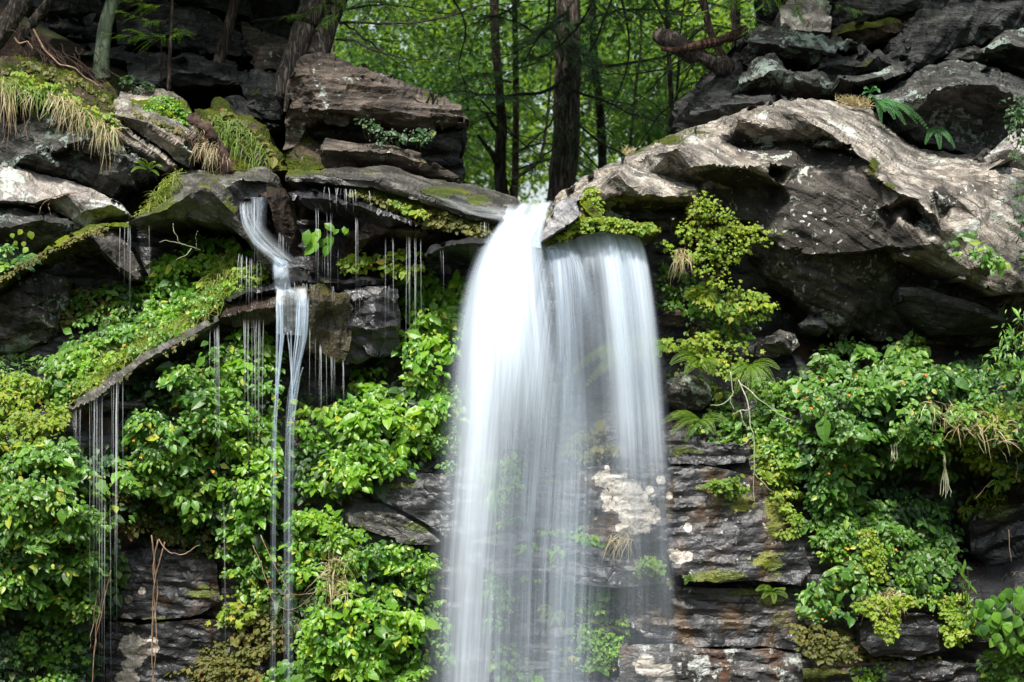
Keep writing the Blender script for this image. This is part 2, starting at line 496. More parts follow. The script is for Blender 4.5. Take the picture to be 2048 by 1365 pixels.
MOSS = [(1480,1010,60,36,.75),(1530,1125,60,36,.7),(1450,1152,90,14,1),(1390,905,60,12,.9),(1640,1200,40,20,1),(1500,1186,70,10,1),(1330,1166,50,8,.8),(960,1075,70,8,.8),(800,972,60,16,.7),(1560,1240,50,30,.6),(1380,1190,30,50,.5),(1100,960,60,30,.6),(1120,1175,80,8,.8),(500,1120,60,40,.8),(300,1240,60,12,.8),(390,1180,50,30,.6),(1742,1110,26,62,1),(1655,1120,34,34,.9),(1790,1205,95,16,1.1),(1775,1245,26,46,1.1),(1655,1290,80,42,1),(1650,1350,60,30,.8),(1550,1030,34,80,.9),(1430,976,70,14,1),(1540,1204,40,12,1.1),
        (1880,1170,36,30,1),(572,1160,30,50,1.1),(555,1280,85,36,1.1),(895,1250,25,30,.8),(838,1052,40,16,.9),(335,1070,85,26,.9),(1985,1020,50,40,1),(1090,1290,60,60,.6),(1200,1260,60,80,.8),(770,1240,30,30,.8),
        (60,1330,60,60,.8),(430,1340,90,40,.7),(700,1330,60,40,.6),(1480,870,60,30,.7),(1900,880,60,40,.5),(600,345,40,20,.5),(880,385,60,10,1.0),(960,398,30,8,.8),(330,420,30,40,.7),(455,420,20,50,.5),
        (1262,300,40,14,.8),(1335,280,60,14,.7),(1180,335,30,20,.6),(1745,335,16,26,1.0),(1780,375,30,20,.7),(1400,265,50,10,.6),(560,600,40,30,.4),(640,620,50,60,.5)]
CRUST = [(1224,937,13),(1206,958,15),(1222,962,19),(1240,972,22),(1258,986,24),(1248,1006,22),(1270,1006,26),(1288,1020,22),(1304,1032,16),(1276,1032,24),(1256,1034,18),(1284,1052,16),(1262,1054,15),(1214,1012,10),(1212,992,9),(1240,1058,9),
         (1340,1112,11),(1358,1116,12),(1374,1113,9),(1338,992,6),(1376,1056,7),(1300,980,6),(1322,960,7),(1290,1330,20),(1325,1350,24),
         (252,1290,14),(268,1284,16),(284,1290,14),(262,1302,17),(280,1306,15),(268,1320,15),(256,1332,12),(250,1240,10),(262,1246,8),(304,1284,10),(306,1298,10),(256,1198,7),(284,1182,6),(246,1355,13),(266,1360,12)]
def crustiness(px, py):
    m = np.zeros(len(px))
    for cx, cy, r_ in CRUST:
        m = np.maximum(m, np.clip(1.5 - np.hypot(px - cx, py - cy) / (r_ + 2), 0, 1))
    return m

def mossiness(px, py):
    m = np.zeros(len(px))
    for cx, cy, rx, ry, st in MOSS:
        m = np.maximum(m, st * np.clip(1.25 - np.hypot((px - cx) / rx, (py - cy) / ry), 0, 1))
    return m

def rock(name, outline, mat, label=None, cat='rock', parent=None, group=None, kind=None, smooth=False, stain_shade=None, **kw):
    V, F = relief(outline, **kw)
    k = 256 * CAMD / (CAMD + V[:, 1]); px = V[:, 0] * k + 1024; py = 682.5 - V[:, 2] * k
    at = {'mossy': mossiness(px, py), 'crust': crustiness(px, py)}
    if stain_shade:
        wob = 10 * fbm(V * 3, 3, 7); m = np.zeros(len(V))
        for pl in stain_shade: m = np.maximum(m, in_poly(px + wob, py + wob, pl))
        at['stain_shade'] = m
    pr = dict(label=label, group=group, kind=kind)
    if label and parent is None: pr['category'] = cat
    o = place(name, V, F, mat, parent=parent, smooth=smooth, attrs=at, **pr)
    return o
# ================================================================ depth of the cliff behind everything
CT = np.array([
 (-400,380,1.2),(-300,900,.1),(-300,1500,-.3),(0,480,.8),(100,600,.95),(250,600,1.05),(400,560,1.0),(60,720,.8),(200,650,.95),
 (100,850,.15),(300,700,.45),(450,600,.6),(0,1000,0),(150,1000,.05),(330,880,.35),(330,1020,.65),(300,1200,.7),(300,1365,.62),
 (120,1300,.5),(0,1250,.3),(500,480,1.15),(650,480,1.35),(700,400,1.3),(850,520,1.1),(900,450,1.1),(500,800,.35),(500,1000,.35),
 (600,800,.75),(700,760,.9),(750,850,.45),(850,700,.65),(850,900,.5),(600,1050,.42),(800,1000,.32),(950,950,.42),(500,1250,.5),
 (700,1250,.25),(850,1250,.3),(1000,550,1.1),(1150,550,1.4),(1150,700,1.3),(1250,700,1.2),(1100,850,.8),(1250,900,.5),(1250,1050,.38),
 (1100,1100,.4),(1250,1180,.45),(1100,1300,.5),(1250,1350,.42),(1350,500,1.3),(1350,650,1.2),(1450,550,1.2),(1400,750,.9),(1450,850,.7),
 (1420,920,.5),(1450,1050,.4),(1450,1160,.4),(1450,1200,.55),(1450,1350,.45),(1600,700,.9),(1700,650,1.5),(1900,650,1.5),(2048,650,1.4),
 (1650,800,.35),(1850,780,.2),(2000,850,.1),(1700,900,.35),(1750,950,.9),(1950,960,1.0),(2048,1000,.7),(1650,1050,.4),(1800,1100,.4),
 (1950,1100,1.1),(1750,1200,.3),(2000,1220,.15),(1650,1330,.5),(1950,1340,.5),(2450,500,1.2),(2450,900,.2),(2450,1500,.2),(1000,1500,.4),(1000,380,1.2),(1600,420,1.3)], float)
_c = CT.copy(); _c[:, :2] /= 100.0
_K = np.hypot(_c[:, None, 0] - _c[None, :, 0], _c[:, None, 1] - _c[None, :, 1])
_wt = np.linalg.solve(np.vstack((np.hstack((_K + np.eye(len(_c)) * .02, np.ones((len(_c), 1)))), np.r_[np.ones(len(_c)), 0][None])), np.r_[_c[:, 2], 0])
def Dp(px, py):
    px = np.asarray(px, float) / 100; py = np.asarray(py, float) / 100
    s = px.shape; px = px.ravel(); py = py.ravel()
    out = np.empty(len(px))
    for i in range(0, len(px), 20000):
        K = np.hypot(px[i:i + 20000, None] - _c[None, :, 0], py[i:i + 20000, None] - _c[None, :, 1])
        out[i:i + 20000] = K @ _wt[:-1] + _wt[-1]
    return out.reshape(s)

# ---------------------------------------------------------------- rock materials
M_grey = rock_mat('rock_grey_lichened', (.040,.037,.033), (.155,.142,.125), (.43,.395,.345), lichen=.48, moss=.06, bed=-33, seed=1, dots=.9, strat=.6, bump=1.1, grime=.75, lcol=(.56,.57,.53))
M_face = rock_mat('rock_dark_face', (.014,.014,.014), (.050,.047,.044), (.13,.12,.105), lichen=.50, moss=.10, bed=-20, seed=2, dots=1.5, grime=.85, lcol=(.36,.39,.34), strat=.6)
M_pale = rock_mat('rock_pale_lichen', (.05,.048,.046), (.20,.19,.18), (.42,.40,.38), lichen=.66, moss=.1, bed=-40, seed=3, lcol=(.54,.56,.54), strat=.6)
M_green = rock_mat('rock_green_lichen', (.009,.010,.010), (.036,.038,.036), (.105,.105,.10), lichen=.55, moss=.14, bed=-18, seed=4, lcol=(.27,.32,.29), dots=1.0)
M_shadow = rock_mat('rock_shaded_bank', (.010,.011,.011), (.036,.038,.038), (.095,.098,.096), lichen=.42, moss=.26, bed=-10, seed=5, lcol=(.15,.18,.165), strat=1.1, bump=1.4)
M_brown = rock_mat('rock_brown_block', (.016,.014,.013), (.062,.053,.045), (.16,.13,.108), lichen=.40, moss=.30, bed=-4, seed=6, lcol=(.44,.48,.47), strat=1.2)
M_wet = rock_mat('rock_wet_slab', (.006,.006,.0075), (.017,.018,.020), (.045,.046,.050), lichen=.0, moss=.12, bed=-15, seed=7, wet=1.0, strat=.5, sw=.4)
M_wetmoss = rock_mat('rock_wet_mossy', (.012,.012,.012), (.055,.053,.049), (.17,.165,.15), lichen=.16, moss=.36, bed=-25, seed=8, wet=.8, strat=.5, lcol=(.45,.45,.42))
M_rust = rock_mat('rock_rust_wet', (.008,.006,.005), (.022,.014,.009), (.06,.040,.022), lichen=0, moss=.34, bed=90, seed=9, wet=.8, rust=.55, rcol=(.036,.017,.008), strat=.4, bump=2.6)
M_gold = rock_mat('rock_golden_wet', (.010,.009,.006), (.042,.034,.014), (.12,.10,.045), lichen=0, moss=.45, bed=90, seed=10, wet=.95, rust=.3, rcol=(.05,.035,.010), mcol=(.075,.075,.01), strat=.5, bump=2.2)
M_cliff = rock_mat('rock_wet_cliff', (.004,.0045,.005), (.012,.013,.015), (.032,.033,.037), lichen=.0, moss=.25, bed=8, seed=11, wet=.8, rust=.14, rcol=(.06,.028,.012), strat=.5, sw=.4)
M_slab = rock_mat('rock_lower_slab', (.005,.005,.006), (.014,.015,.0175), (.042,.043,.048), lichen=.16, moss=.26, bed=6, seed=12, wet=.9, rust=.4, rcol=(.075,.042,.015), mcol=(.085,.11,.010), crack=.35, dots=1.0, strat=.45, lcol=(.5,.48,.44), sw=.4)
M_slabp = rock_mat('rock_lower_pale', (.015,.015,.015), (.055,.055,.057), (.16,.155,.15), lichen=.62, moss=.1, bed=6, seed=17, wet=.4, rust=.3, rcol=(.11,.05,.025), dots=1.3, strat=.5, lcol=(.5,.52,.50), sw=.4)
M_moss = rock_mat('moss_bank', (.03,.028,.012), (.07,.07,.02), (.11,.10,.04), lichen=.0, moss=1.25, bed=-25, seed=13, mcol=(.125,.185,.010), bump=1.8)
M_mossb = rock_mat('moss_bank_olive', (.02,.018,.012), (.07,.055,.035), (.13,.10,.07), lichen=.2, moss=.85, bed=-25, seed=14, mcol=(.075,.105,.008), bump=1.8)

# ================================================================ the cliff itself
def cliff():
    xs = np.arange(-420, 2480, 9.0); ys = np.arange(440, 1640, 9.0)
    GX, GY = np.meshgrid(xs, ys)
    z = Dp(GX, GY)
    k = (CAMD + z) / CAMD / 256
    V = np.stack(((GX - 1024) * k, z, (682.5 - GY) * k), -1).reshape(-1, 3)
    wv = fbm(V * np.array((.8, 1, 1.2)), 3, 5)
    L = V[:, 2] * 5.5 - V[:, 0] * .35 + wv * 1.3
    li = np.floor(L).astype(int); lf = L - li
    seg = np.floor(V[:, 0] * (.7 + hash1(li, 3)) + hash1(li, 1) * 9).astype(int)
    hb = _h(li, seg, li * 0, 77) - .5
    soft = np.clip(np.minimum(lf, 1 - lf) * 7, 0, 1)
    V[:, 1] += -.035 * hb * soft + .012 * (1 - soft) - .14 * fbm(V * 1.6, 4, 15) - .04 * fbm(V * np.array((3, 3, 14)), 4, 25)
    # the foot and the top run back into the hill
    nx, ny = len(xs), len(ys)
    i, j = np.meshgrid(np.arange(nx - 1), np.arange(ny - 1)); a = (j * nx + i).ravel()
    Q = np.column_stack((a, a + nx, a + nx + 1, a + 1))
    top = V[:nx].copy(); top[:, 1] = 3.2; top[:, 2] -= .05
    bot = V[-nx:].copy(); bot[:, 1] = 3.2
    n = len(V); ii = np.arange(nx - 1)
    Q = np.vstack((Q, np.column_stack((ii, ii + 1, n + ii + 1, n + ii))))
    Q = np.vstack((Q, np.column_stack(((ny - 1) * nx + ii + 1, (ny - 1) * nx + ii, n + nx + ii, n + nx + ii + 1))))
    V = np.vstack((V, top, bot))
    return place('cliff', V, Q, M_cliff, base=np.array((0, 1.0, -5.2)), attrs={'mossy': mossiness(V[:, 0] * 256 * CAMD / (CAMD + V[:, 1]) + 1024, 682.5 - V[:, 2] * 256 * CAMD / (CAMD + V[:, 1]))}, kind='structure', label='wet dark layered rock wall behind the waterfall and plants')
CLIFF = cliff()

def gheight(x, y):
    x = np.asarray(x, float); y = np.asarray(y, float)
    d = np.clip(y - 1.6, 0, None)
    left = np.clip(-x - .7, 0, None); right = np.clip(x - 1.0, 0, None)
    up = .80 + .52 * left ** 1.0 * np.clip(d * .9 + .25, 0, 1.1) + .50 * right * np.clip(d * .9 + .2, 0, 1.1)
    up = np.minimum(up, 6 + .1 * np.abs(x)) 
    low = -5.4 + .30 * np.clip(np.abs(x) - 5.5, 0, 30) - .012 * np.clip(-y, 0, 200)
    low = low + np.clip(-y - 24, 0, 26) * .38  # unseen rise behind the camera, added to cut light on undersides
    t = np.clip((y - 1.9) / .6, 0, 1)
    return low * (1 - t) + up * t

def ground():
    xs = np.r_[np.linspace(-400, -14, 16), np.linspace(-13, 13, 120), np.linspace(14, 400, 16)]
    ys = np.r_[np.linspace(-400, -40, 12), np.linspace(-38, 1.6, 60), np.linspace(1.9, 2.5, 5), np.linspace(2.6, 16, 90), np.linspace(17, 60, 30), np.linspace(64, 600, 18)]
    X, Y = np.meshgrid(xs, ys)
    Z = gheight(X, Y)
    Pq = np.stack((X, Y, Z), -1).reshape(-1, 3)
    near = np.clip(1 - np.abs(Pq[:, 0]) / 40, 0, 1)
    Pq[:, 2] += .14 * fbm(Pq * .9, 4, 4) * near
    nx, ny = len(xs), len(ys)
    i, j = np.meshgrid(np.arange(nx - 1), np.arange(ny - 1)); a = (j * nx + i).ravel()
    Q = np.column_stack((a, a + 1, a + nx + 1, a + nx))
    n = N('forest_floor')
    pos = n.n('NewGeometry').outputs['Position']
    f = n.noise(pos, 6, 8, .7); f2 = n.noise(pos, 38, 6, .7)
    c = n.ramp(n.math('ADD', n.math('MULTIPLY', f, .5), n.math('MULTIPLY', f2, .5)), [(.36, (.012, .009, .006)), (.5, (.045, .028, .018)), (.62, (.09, .058, .036))])
    c = n.mix(n.ramp(n.noise(pos, 1.6, 6, .6), [(.5, 0), (.58, .85)]), c, (.028, .045, .007))
    bp = n.n('Bump', ins={'Height': f2, 'Strength': .9, 'Distance': .05})
    b = n.n('BsdfPrincipled', ins={'Base Color': c, 'Roughness': .95, 'Normal': bp.outputs[0]})
    return place('ground', Pq, Q, n.out(b.outputs[0]), base=np.zeros(3), kind='structure', label='forest floor and gorge bottom')
ground()

# ================================================================ RIGHT SIDE
# the big boulder beside the fall: crest, facets, face and sloping top
top_edge = [(1092,462,.25),(1100,430,.5),(1112,395,.9),(1160,362,1.0),(1200,335,1.1),(1262,308,1.1),(1310,286,1.15),(1365,262,1.2),(1430,240,1.1),(1480,222,1.0),(1520,207,.9),(1561,198,.8),
            (1617,198,1.2),(1658,203,1.4),(1696,213,1.5),(1737,224,1.5),(1775,251,1.5),(1806,275,1.5),(1840,300,1.4),(1885,306,1.4),(1951,313,1.4),(2060,322,1.4),(2200,330,1.4)]
right_edge = [(2200,600,.4),(2048,580,.1),(2002,586,.05)]
low_edge = [(1951,566,.2),(1900,545,.2),(1858,527,.2),(1796,503,.15),(1775,492,.1),(1740,500,.1),(1672,507,.1),(1640,506,.12),(1572,499,.25),(1530,470,.35),(1500,440,.5),(1450,440,.55),(1400,436,.4),(1300,442,.45),(1215,444,.3),(1190,420,.1),(1165,440,.05),(1130,450,.1)]
B1 = top_edge + right_edge + low_edge
ridges1 = [
 [(1561,198,.8),(1589,227,.15),(1623,248,.0),(1661,269,-.08),(1679,286,-.08),(1710,300,-.05),(1737,324,-.05),(1754,351,-.08),(1772,372,-.08),(1806,389,-.1),(1837,399,-.1),(1865,430,-.1),(1883,461,-.1),(1884,478,-.05)],
 [(1481,238,.30),(1510,218,.35),(1561,203,.35)],
 [(1475,296,.62),(1530,292,.60),(1600,288,.45),(1661,276,.25)],
 [(1481,240,.30),(1470,262,.40),(1475,296,.62)],
 [(1348,296,.0),(1377,275,.25),(1390,281,.20),(1431,283,.25),(1503,310,.30),(1589,334,.15)],
 [(1431,331,.0),(1496,334,.0),(1540,327,.05),(1589,334,.15)],
 [(1377,277,.22),(1400,300,.10),(1431,331,.0)],
 [(1348,296,.0),(1382,337,.02),(1431,331,.0)],
 [(1382,340,.08),(1420,360,.35),(1486,375,.5),(1555,382,.45)],
 [(1496,336,.05),(1535,350,.08),(1568,372,.18)],
 [(1641,293,.18),(1680,290,.10),(1703,293,.05)],
 [(1603,341,.22),(1650,338,.2),(1692,334,.15),(1737,328,.02)],
 [(1641,299,.45),(1690,302,.40),(1720,318,.25)],
 [(1716,341,.05),(1761,365,.0),(1775,382,.0),(1778,413,.0),(1800,440,.0),(1830,458,-.02),(1850,490,.0),(1890,500,.02)],
 [(1813,341,.35),(1850,352,.3),(1899,358,.25),(1950,350,.22),(2002,348,.2),(2060,356,.2)],
 [(1864,384,.05),(1882,372,.1),(1900,385,.05),(1916,399,0),(1905,415,.05),(1882,434,.15),(1864,384,.05)],
 [(1782,420,.18),(1820,404,.12),(1865,442,.1),(1883,461,.0)],
 [(1195,385,.05),(1212,362,.1),(1236,350,.05),(1258,372,.02),(1300,374,.08),(1340,372,.15),(1395,376,.15)],
 [(1200,404,.10),(1245,388,.12),(1285,392,.06),(1340,394,.1),(1400,396,.2)],
 [(1112,398,.5),(1150,385,.30),(1195,355,.42),(1262,318,.5),(1348,290,.3)],
 [(1105,452,.1),(1130,425,.12),(1160,400,.12),(1188,380,.15)],
 [(1200,410,.35),(1250,425,.5),(1390,420,.55)],
 [(1270,350,.25),(1300,345,.32),(1345,355,.42),(1400,372,.5)],
 [(1700,400,.05),(1710,450,.05),(1700,500,.1)],
 [(1916,399,0),(1960,440,.02),(2010,520,.0),(2040,560,.02)],
]
inner1 = [(1400,310,.06),(1540,255,.32),(1600,262,.2),(1560,225,.28),(1450,355,.22),(1520,310,.35),(1580,310,.3),(1540,345,.5),(1580,420,.2),(1620,440,.1),(1650,390,.1),(1560,470,.25),
 (1800,310,.8),(1750,275,.8),(1700,240,.85),(1650,225,.7),(1900,330,.8),(1980,335,.7),(1800,500,.05),(1950,480,.02),(1930,540,.05),(1860,455,.12),(1840,430,.35),(1825,450,.3),(1740,420,.02)]
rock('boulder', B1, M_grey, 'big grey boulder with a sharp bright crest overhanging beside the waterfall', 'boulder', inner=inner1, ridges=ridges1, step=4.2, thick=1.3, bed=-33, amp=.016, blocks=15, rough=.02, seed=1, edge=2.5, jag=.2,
     stain_shade=[[(1400,440),(1380,400),(1400,376),(1480,372),(1560,380),(1600,345),(1710,345),(1761,367),(1772,413),(1800,450),(1850,500),(1700,520),(1572,520)],[(1375,345),(1431,335),(1496,338),(1568,374),(1550,388),(1480,380)],[(1470,262),(1530,280),(1660,275),(1700,300),(1735,326),(1700,338),(1600,342),(1500,312),(1440,285)],[(1200,405),(1400,400),(1400,450),(1200,450)],[(1864,384),(1882,372),(1916,399),(1882,434)],[(1780,425),(1820,408),(1870,450),(1885,480)]])  # weathered black face, and shade painted onto the facet undersides

# the wall under it, dark and lichened
rock('boulder', [(1500,425,.75),(1560,468,.45),(1600,498,.3),(1672,503,.3),(1740,496,.35),(1800,500,.5),(1870,530,.7),(1955,560,.8),(2010,580,.6),(2100,585,.6),(2100,720,1.1),(1900,700,1.1),(1740,680,1.0),(1658,668,.75),(1596,592,.5),(1540,560,.6),(1500,500,.8)],
     M_face, 'dark undercut rock with pale lichen below the crested boulder', 'rock',
     inner=[(1640,560,.35),(1700,560,.45),(1700,620,.6),(1780,600,.75),(1900,620,.9)],
     ridges=[[(1572,500,.25),(1600,540,.35),(1640,560,.35)],[(1672,505,.2),(1660,530,.3),(1596,592,.5)],[(1672,505,.2),(1720,515,.35),(1775,530,.5),(1800,560,.8)]],
     step=5, thick=.8, bed=-20, amp=.035, blocks=10, rough=.03, seed=2)
rock('boulder', [(1799,575,.35),(1847,574,.3),(1900,592,.3),(1950,606,.3),(2019,640,.3),(2060,650,.3),(2060,668,.6),(2000,672,.7),(1930,668,.7),(1865,667,.7),(1830,640,.6),(1800,610,.5)],
     M_shadow, 'low dark slab wedged under the crested boulder', 'rock', ridges=[[(1800,590,.35),(1850,592,.3),(1950,625,.3),(2050,660,.35)]], step=6, thick=.7, bed=-22, amp=.03, blocks=14, seed=3)
for k, (ol, lab) in enumerate([
  ([(1510,712,.45),(1516,690,.45),(1540,672,.5),(1560,662,.5),(1590,668,.5),(1600,690,.5),(1580,705,.5),(1548,716,.5)], 'pale angular stone half buried in ferns below the overhang'),
  ([(1596,650,.6),(1620,632,.6),(1650,640,.55),(1655,660,.5),(1640,672,.55),(1610,668,.6)], 'small rounded grey stone tucked beneath the dark overhang'),
  ([(1312,640,.6),(1330,624,.6),(1356,620,.6),(1370,630,.6),(1364,650,.65),(1330,652,.7)], 'pinkish stone beside the edge of the falling water'),
  ([(1300,585,.85),(1320,575,.8),(1360,590,.8),(1372,610,.8),(1340,622,.85),(1300,612,.85)], 'pale green lichened stone deep behind the water edge'),
  ([(1325,760,.55),(1370,742,.5),(1420,770,.5),(1428,800,.55),(1400,822,.6),(1350,812,.6),(1320,795,.6)], 'tilted grey stone with a pale vein below the ferns')]):
    rock('stone', ol, (M_face, M_shadow, M_brown, M_face, M_face)[k], lab, 'stone', inner=[(np.mean([p[0] for p in ol]), np.mean([p[1] for p in ol]) - 5, min(p[2] for p in ol) - .14)], step=4, thick=.3, bed=-20, amp=.02, blocks=22, rough=.015, seed=20 + k, edge=2)

# dome boulder, upper right
rock('boulder', [(1740,196,1.5),(1770,180,1.6),(1808,160,1.7),(1850,136,1.8),(1900,127,1.8),(1950,128,1.8),(2000,140,1.8),(2100,175,1.8),(2160,260,1.3),(2100,275,1.2),(2048,262,1.1),(2015,285,1.3),(1955,312,1.4),(1900,300,1.4),(1850,285,1.5),(1800,262,1.5),(1795,215,1.2)],
     M_green, 'rounded boulder with pale green lichen cap and brown hollow underside', 'boulder',
     ridges=[[(1748,198,1.3),(1800,205,1.05),(1850,196,.9),(1870,178,.85),(1920,170,.85),(1990,170,.9),(2030,200,.9),(2060,225,.9)],[(1830,222,1.3),(1870,200,1.25),(1940,190,1.25),(2005,200,1.3)]],
     inner=[(1900,145,1.4),(1840,165,1.35),(1980,155,1.4),(1900,245,1.55),(1960,260,1.6)], step=4.5, thick=1.0, bed=8, amp=.035, blocks=20, rough=.02, seed=5)
rock('boulder', [(1955,318,1.1),(2000,285,1.0),(2040,255,.9),(2120,240,.9),(2120,350,.8),(2040,350,.9),(1990,340,1.0)], M_pale,
     'pale lichened boulder corner against the brown hollow', 'boulder', inner=[(2040,300,.75)], ridges=[[(1970,318,.95),(2010,300,.85),(2060,262,.8)]], step=5, thick=.6, bed=30, amp=.02, blocks=14, seed=6)
rock('rock_slab', [(1677,152,1.7),(1700,150,1.6),(1760,142,1.6),(1772,135,1.6),(1800,125,1.65),(1810,124,1.7),(1815,150,1.7),(1770,165,1.8),(1720,172,1.9),(1706,188,2.0),(1680,185,2.0)], M_green,
     'flat pale grey-green slab jutting over the dark hollow', 'rock', ridges=[[(1680,156,1.4),(1706,164,1.4),(1764,158,1.4),(1812,146,1.5)]], step=4, thick=.5, bed=12, amp=.02, blocks=26, rough=.012, seed=7)
rock('rock_slab', [(1890,118,2.1),(1910,98,2.1),(1950,92,2.1),(1966,98,2.0),(1985,80,1.9),(2010,62,1.9),(2060,52,1.9),(2120,60,1.9),(2120,150,2.0),(2060,150,2.1),(2000,122,2.1),(1950,118,2.1)], M_green,
     'wavy grey slab above the dome boulder', 'rock', ridges=[[(1966,100,1.7),(2010,88,1.6),(2060,98,1.6)],[(1966,100,1.7),(2000,112,1.95),(2060,118,2.0)]], step=5, thick=.8, bed=25, amp=.03, blocks=18, seed=8)
# shaded bank of layered rock, upper right
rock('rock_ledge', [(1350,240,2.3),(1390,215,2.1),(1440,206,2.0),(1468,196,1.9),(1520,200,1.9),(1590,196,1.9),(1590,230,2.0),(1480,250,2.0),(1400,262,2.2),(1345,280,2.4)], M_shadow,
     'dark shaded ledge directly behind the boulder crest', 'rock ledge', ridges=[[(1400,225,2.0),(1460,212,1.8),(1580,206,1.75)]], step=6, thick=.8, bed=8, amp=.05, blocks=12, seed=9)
lay = [
 ([(1476,160,2.0),(1500,128,2.1),(1540,108,2.2),(1560,118,2.1),(1600,150,2.0),(1645,140,2.1),(1668,180,2.1),(1600,200,2.1),(1480,205,2.2),(1462,190,2.2)], [[(1476,170,1.8),(1540,140,1.75),(1620,168,1.8)]], 'stack of thin grey-green leaves of rock behind the boulder crest', 40, M_green),
 ([(1492,62,2.5),(1530,56,2.5),(1600,62,2.4),(1680,78,2.4),(1730,92,2.3),(1740,104,2.3),(1690,110,2.3),(1650,106,2.3),(1640,122,2.3),(1560,120,2.4),(1540,108,2.4),(1500,128,2.4),(1480,120,2.5)], [[(1500,84,2.2),(1560,92,2.1),(1660,102,2.1),(1720,100,2.1)]], 'mossy topped ledge with pale seams high behind the boulder', -10, M_green),
 ([(1660,70,2.6),(1690,48,2.6),(1740,40,2.6),(1790,40,2.6),(1820,44,2.6),(1800,66,2.5),(1790,80,2.5),(1740,90,2.5),(1690,78,2.5)], [[(1670,66,2.4),(1730,54,2.3),(1800,54,2.3)]], 'olive mossy shelf under the dark cave mouth', 12, M_mossb),
 ([(1560,20,2.9),(1600,-20,3),(1660,-20,3),(1662,60,2.7),(1600,58,2.7),(1562,54,2.8)], [], 'bluish pale rock face catching light at the top edge', 0, M_pale),
 ([(1800,62,2.5),(1830,30,2.6),(1860,-20,2.8),(2140,-30,2.6),(2140,90,2.3),(2000,70,2.2),(1900,105,2.3),(1860,130,2.3),(1800,150,2.2),(1760,120,2.3)], [[(1860,40,2.4),(1930,20,2.2),(2040,10,2.1)],[(1850,110,2.2),(1880,60,2.2),(1990,50,2.1)]], 'tall black shaded rock mass rising above the dome boulder', 55, M_shadow),
 ([(1640,108,2.3),(1700,112,2.2),(1770,100,2.2),(1800,66,2.3),(1820,110,2.1),(1780,140,2.0),(1700,150,2.1),(1660,190,2.1),(1650,150,2.2)], [[(1660,130,2.1),(1710,126,1.95),(1790,110,1.95)]], 'brown crumbling rock in the hollow above the flat slab', -20, M_shadow),
 ([(1400,160,2.6),(1440,120,2.8),(1490,70,2.9),(1500,130,2.5),(1480,170,2.3),(1470,200,2.2),(1390,222,2.4),(1350,250,2.6),(1350,210,2.7)], [[(1420,170,2.4),(1470,120,2.4)]], 'dark leaning rock beside the thin brown tree', 40, M_shadow),
 ([(1660,50,3.0),(1670,-30,3.2),(1880,-30,3.2),(1850,40,2.9),(1790,50,2.9),(1700,60,2.9)], [[(1680,20,2.9),(1760,30,2.7),(1840,-5,2.7)]], 'black hollow rock roof above the mossy shelf', 20, M_shadow),
]
for k, (ol, rd, lab, bed, mt) in enumerate(lay):
    rock('rock_ledge', ol, mt, lab, 'rock ledge', ridges=rd, step=5.5, thick=.9, bed=bed, amp=.06, blocks=16, rough=.03, seed=30 + k)

# mossy slab between the fall and the boulder, and the ramp of wet rock
rock('rock_slab', [(1085,500,.15),(1084,482,.1),(1110,460,.08),(1140,445,.05),(1166,430,.0),(1185,437,-.05),(1230,438,-.05),(1265,448,-.02),(1305,450,.0),(1318,462,.05),(1300,476,.2),(1265,474,.3),(1225,462,.25),(1180,462,.2),(1130,478,.2)], M_moss,
     'moss covered lip of rock above the wider sheet of water', 'rock', ridges=[[(1090,490,.0),(1140,462,-.1),(1170,448,-.1),(1230,454,-.1),(1300,464,-.05)]], step=3.6, thick=.6, bed=-10, amp=.02, blocks=18, rough=.03, seed=50, edge=4)
rock('moss_mound', [(1158,402,.1),(1170,380,.2),(1194,368,.2),(1196,400,.08),(1200,430,.0),(1206,444,.0),(1186,440,-.05),(1172,424,-.05)], M_moss, 'bright moss cushion at the low end of the boulder', 'moss', inner=[(1182,408,-.05)], step=4, thick=.3, amp=.01, rough=.03, seed=51, edge=2)

# ================================================================ LEFT SIDE
rock('boulder', [(566,300,1.5),(572,262,1.5),(570,235,1.5),(585,205,1.55),(578,170,1.6),(592,135,1.8),(604,110,1.9),(650,113,1.9),(700,120,1.9),(760,142,1.9),(800,160,1.8),(850,180,1.8),(880,200,1.7),(920,212,1.6),(936,244,1.5),(900,250,1.5),(870,262,1.6),(780,262,1.6),(700,245,1.6),(640,240,1.6),(610,260,1.5),(590,290,1.5)],
     M_brown, 'tall reddish brown layered boulder with white lichen left of the notch', 'boulder',
     ridges=[[(590,140,1.4),(650,136,1.35),(720,148,1.35),(800,180,1.35),(860,205,1.3),(925,216,1.3)],[(580,215,1.3),(650,220,1.25),(750,215,1.25),(860,236,1.25),(930,240,1.3)],[(640,238,1.4),(700,240,1.4),(780,256,1.4),(870,258,1.4)]],
     inner=[(700,190,1.25),(620,180,1.3)], step=4.5, thick=1.2, bed=-3, amp=.055, blocks=13, rough=.03, seed=60)
rock('rock_ledge', [(590,262,1.75),(640,236,1.75),(760,250,1.75),(880,252,1.7),(934,246,1.6),(930,280,1.65),(918,300,1.7),(925,330,1.7),(930,366,1.7),(880,350,1.8),(780,300,1.8),(660,296,1.75),(620,290,1.75)],
     M_shadow, 'dark undercut ledge of thin beds beneath the brown boulder', 'rock ledge', ridges=[[(640,262,1.55),(760,268,1.55),(880,270,1.5),(925,262,1.5)],[(650,280,1.7),(780,285,1.7),(900,300,1.6)]], step=5, thick=1, bed=-6, amp=.06, blocks=16, seed=61)
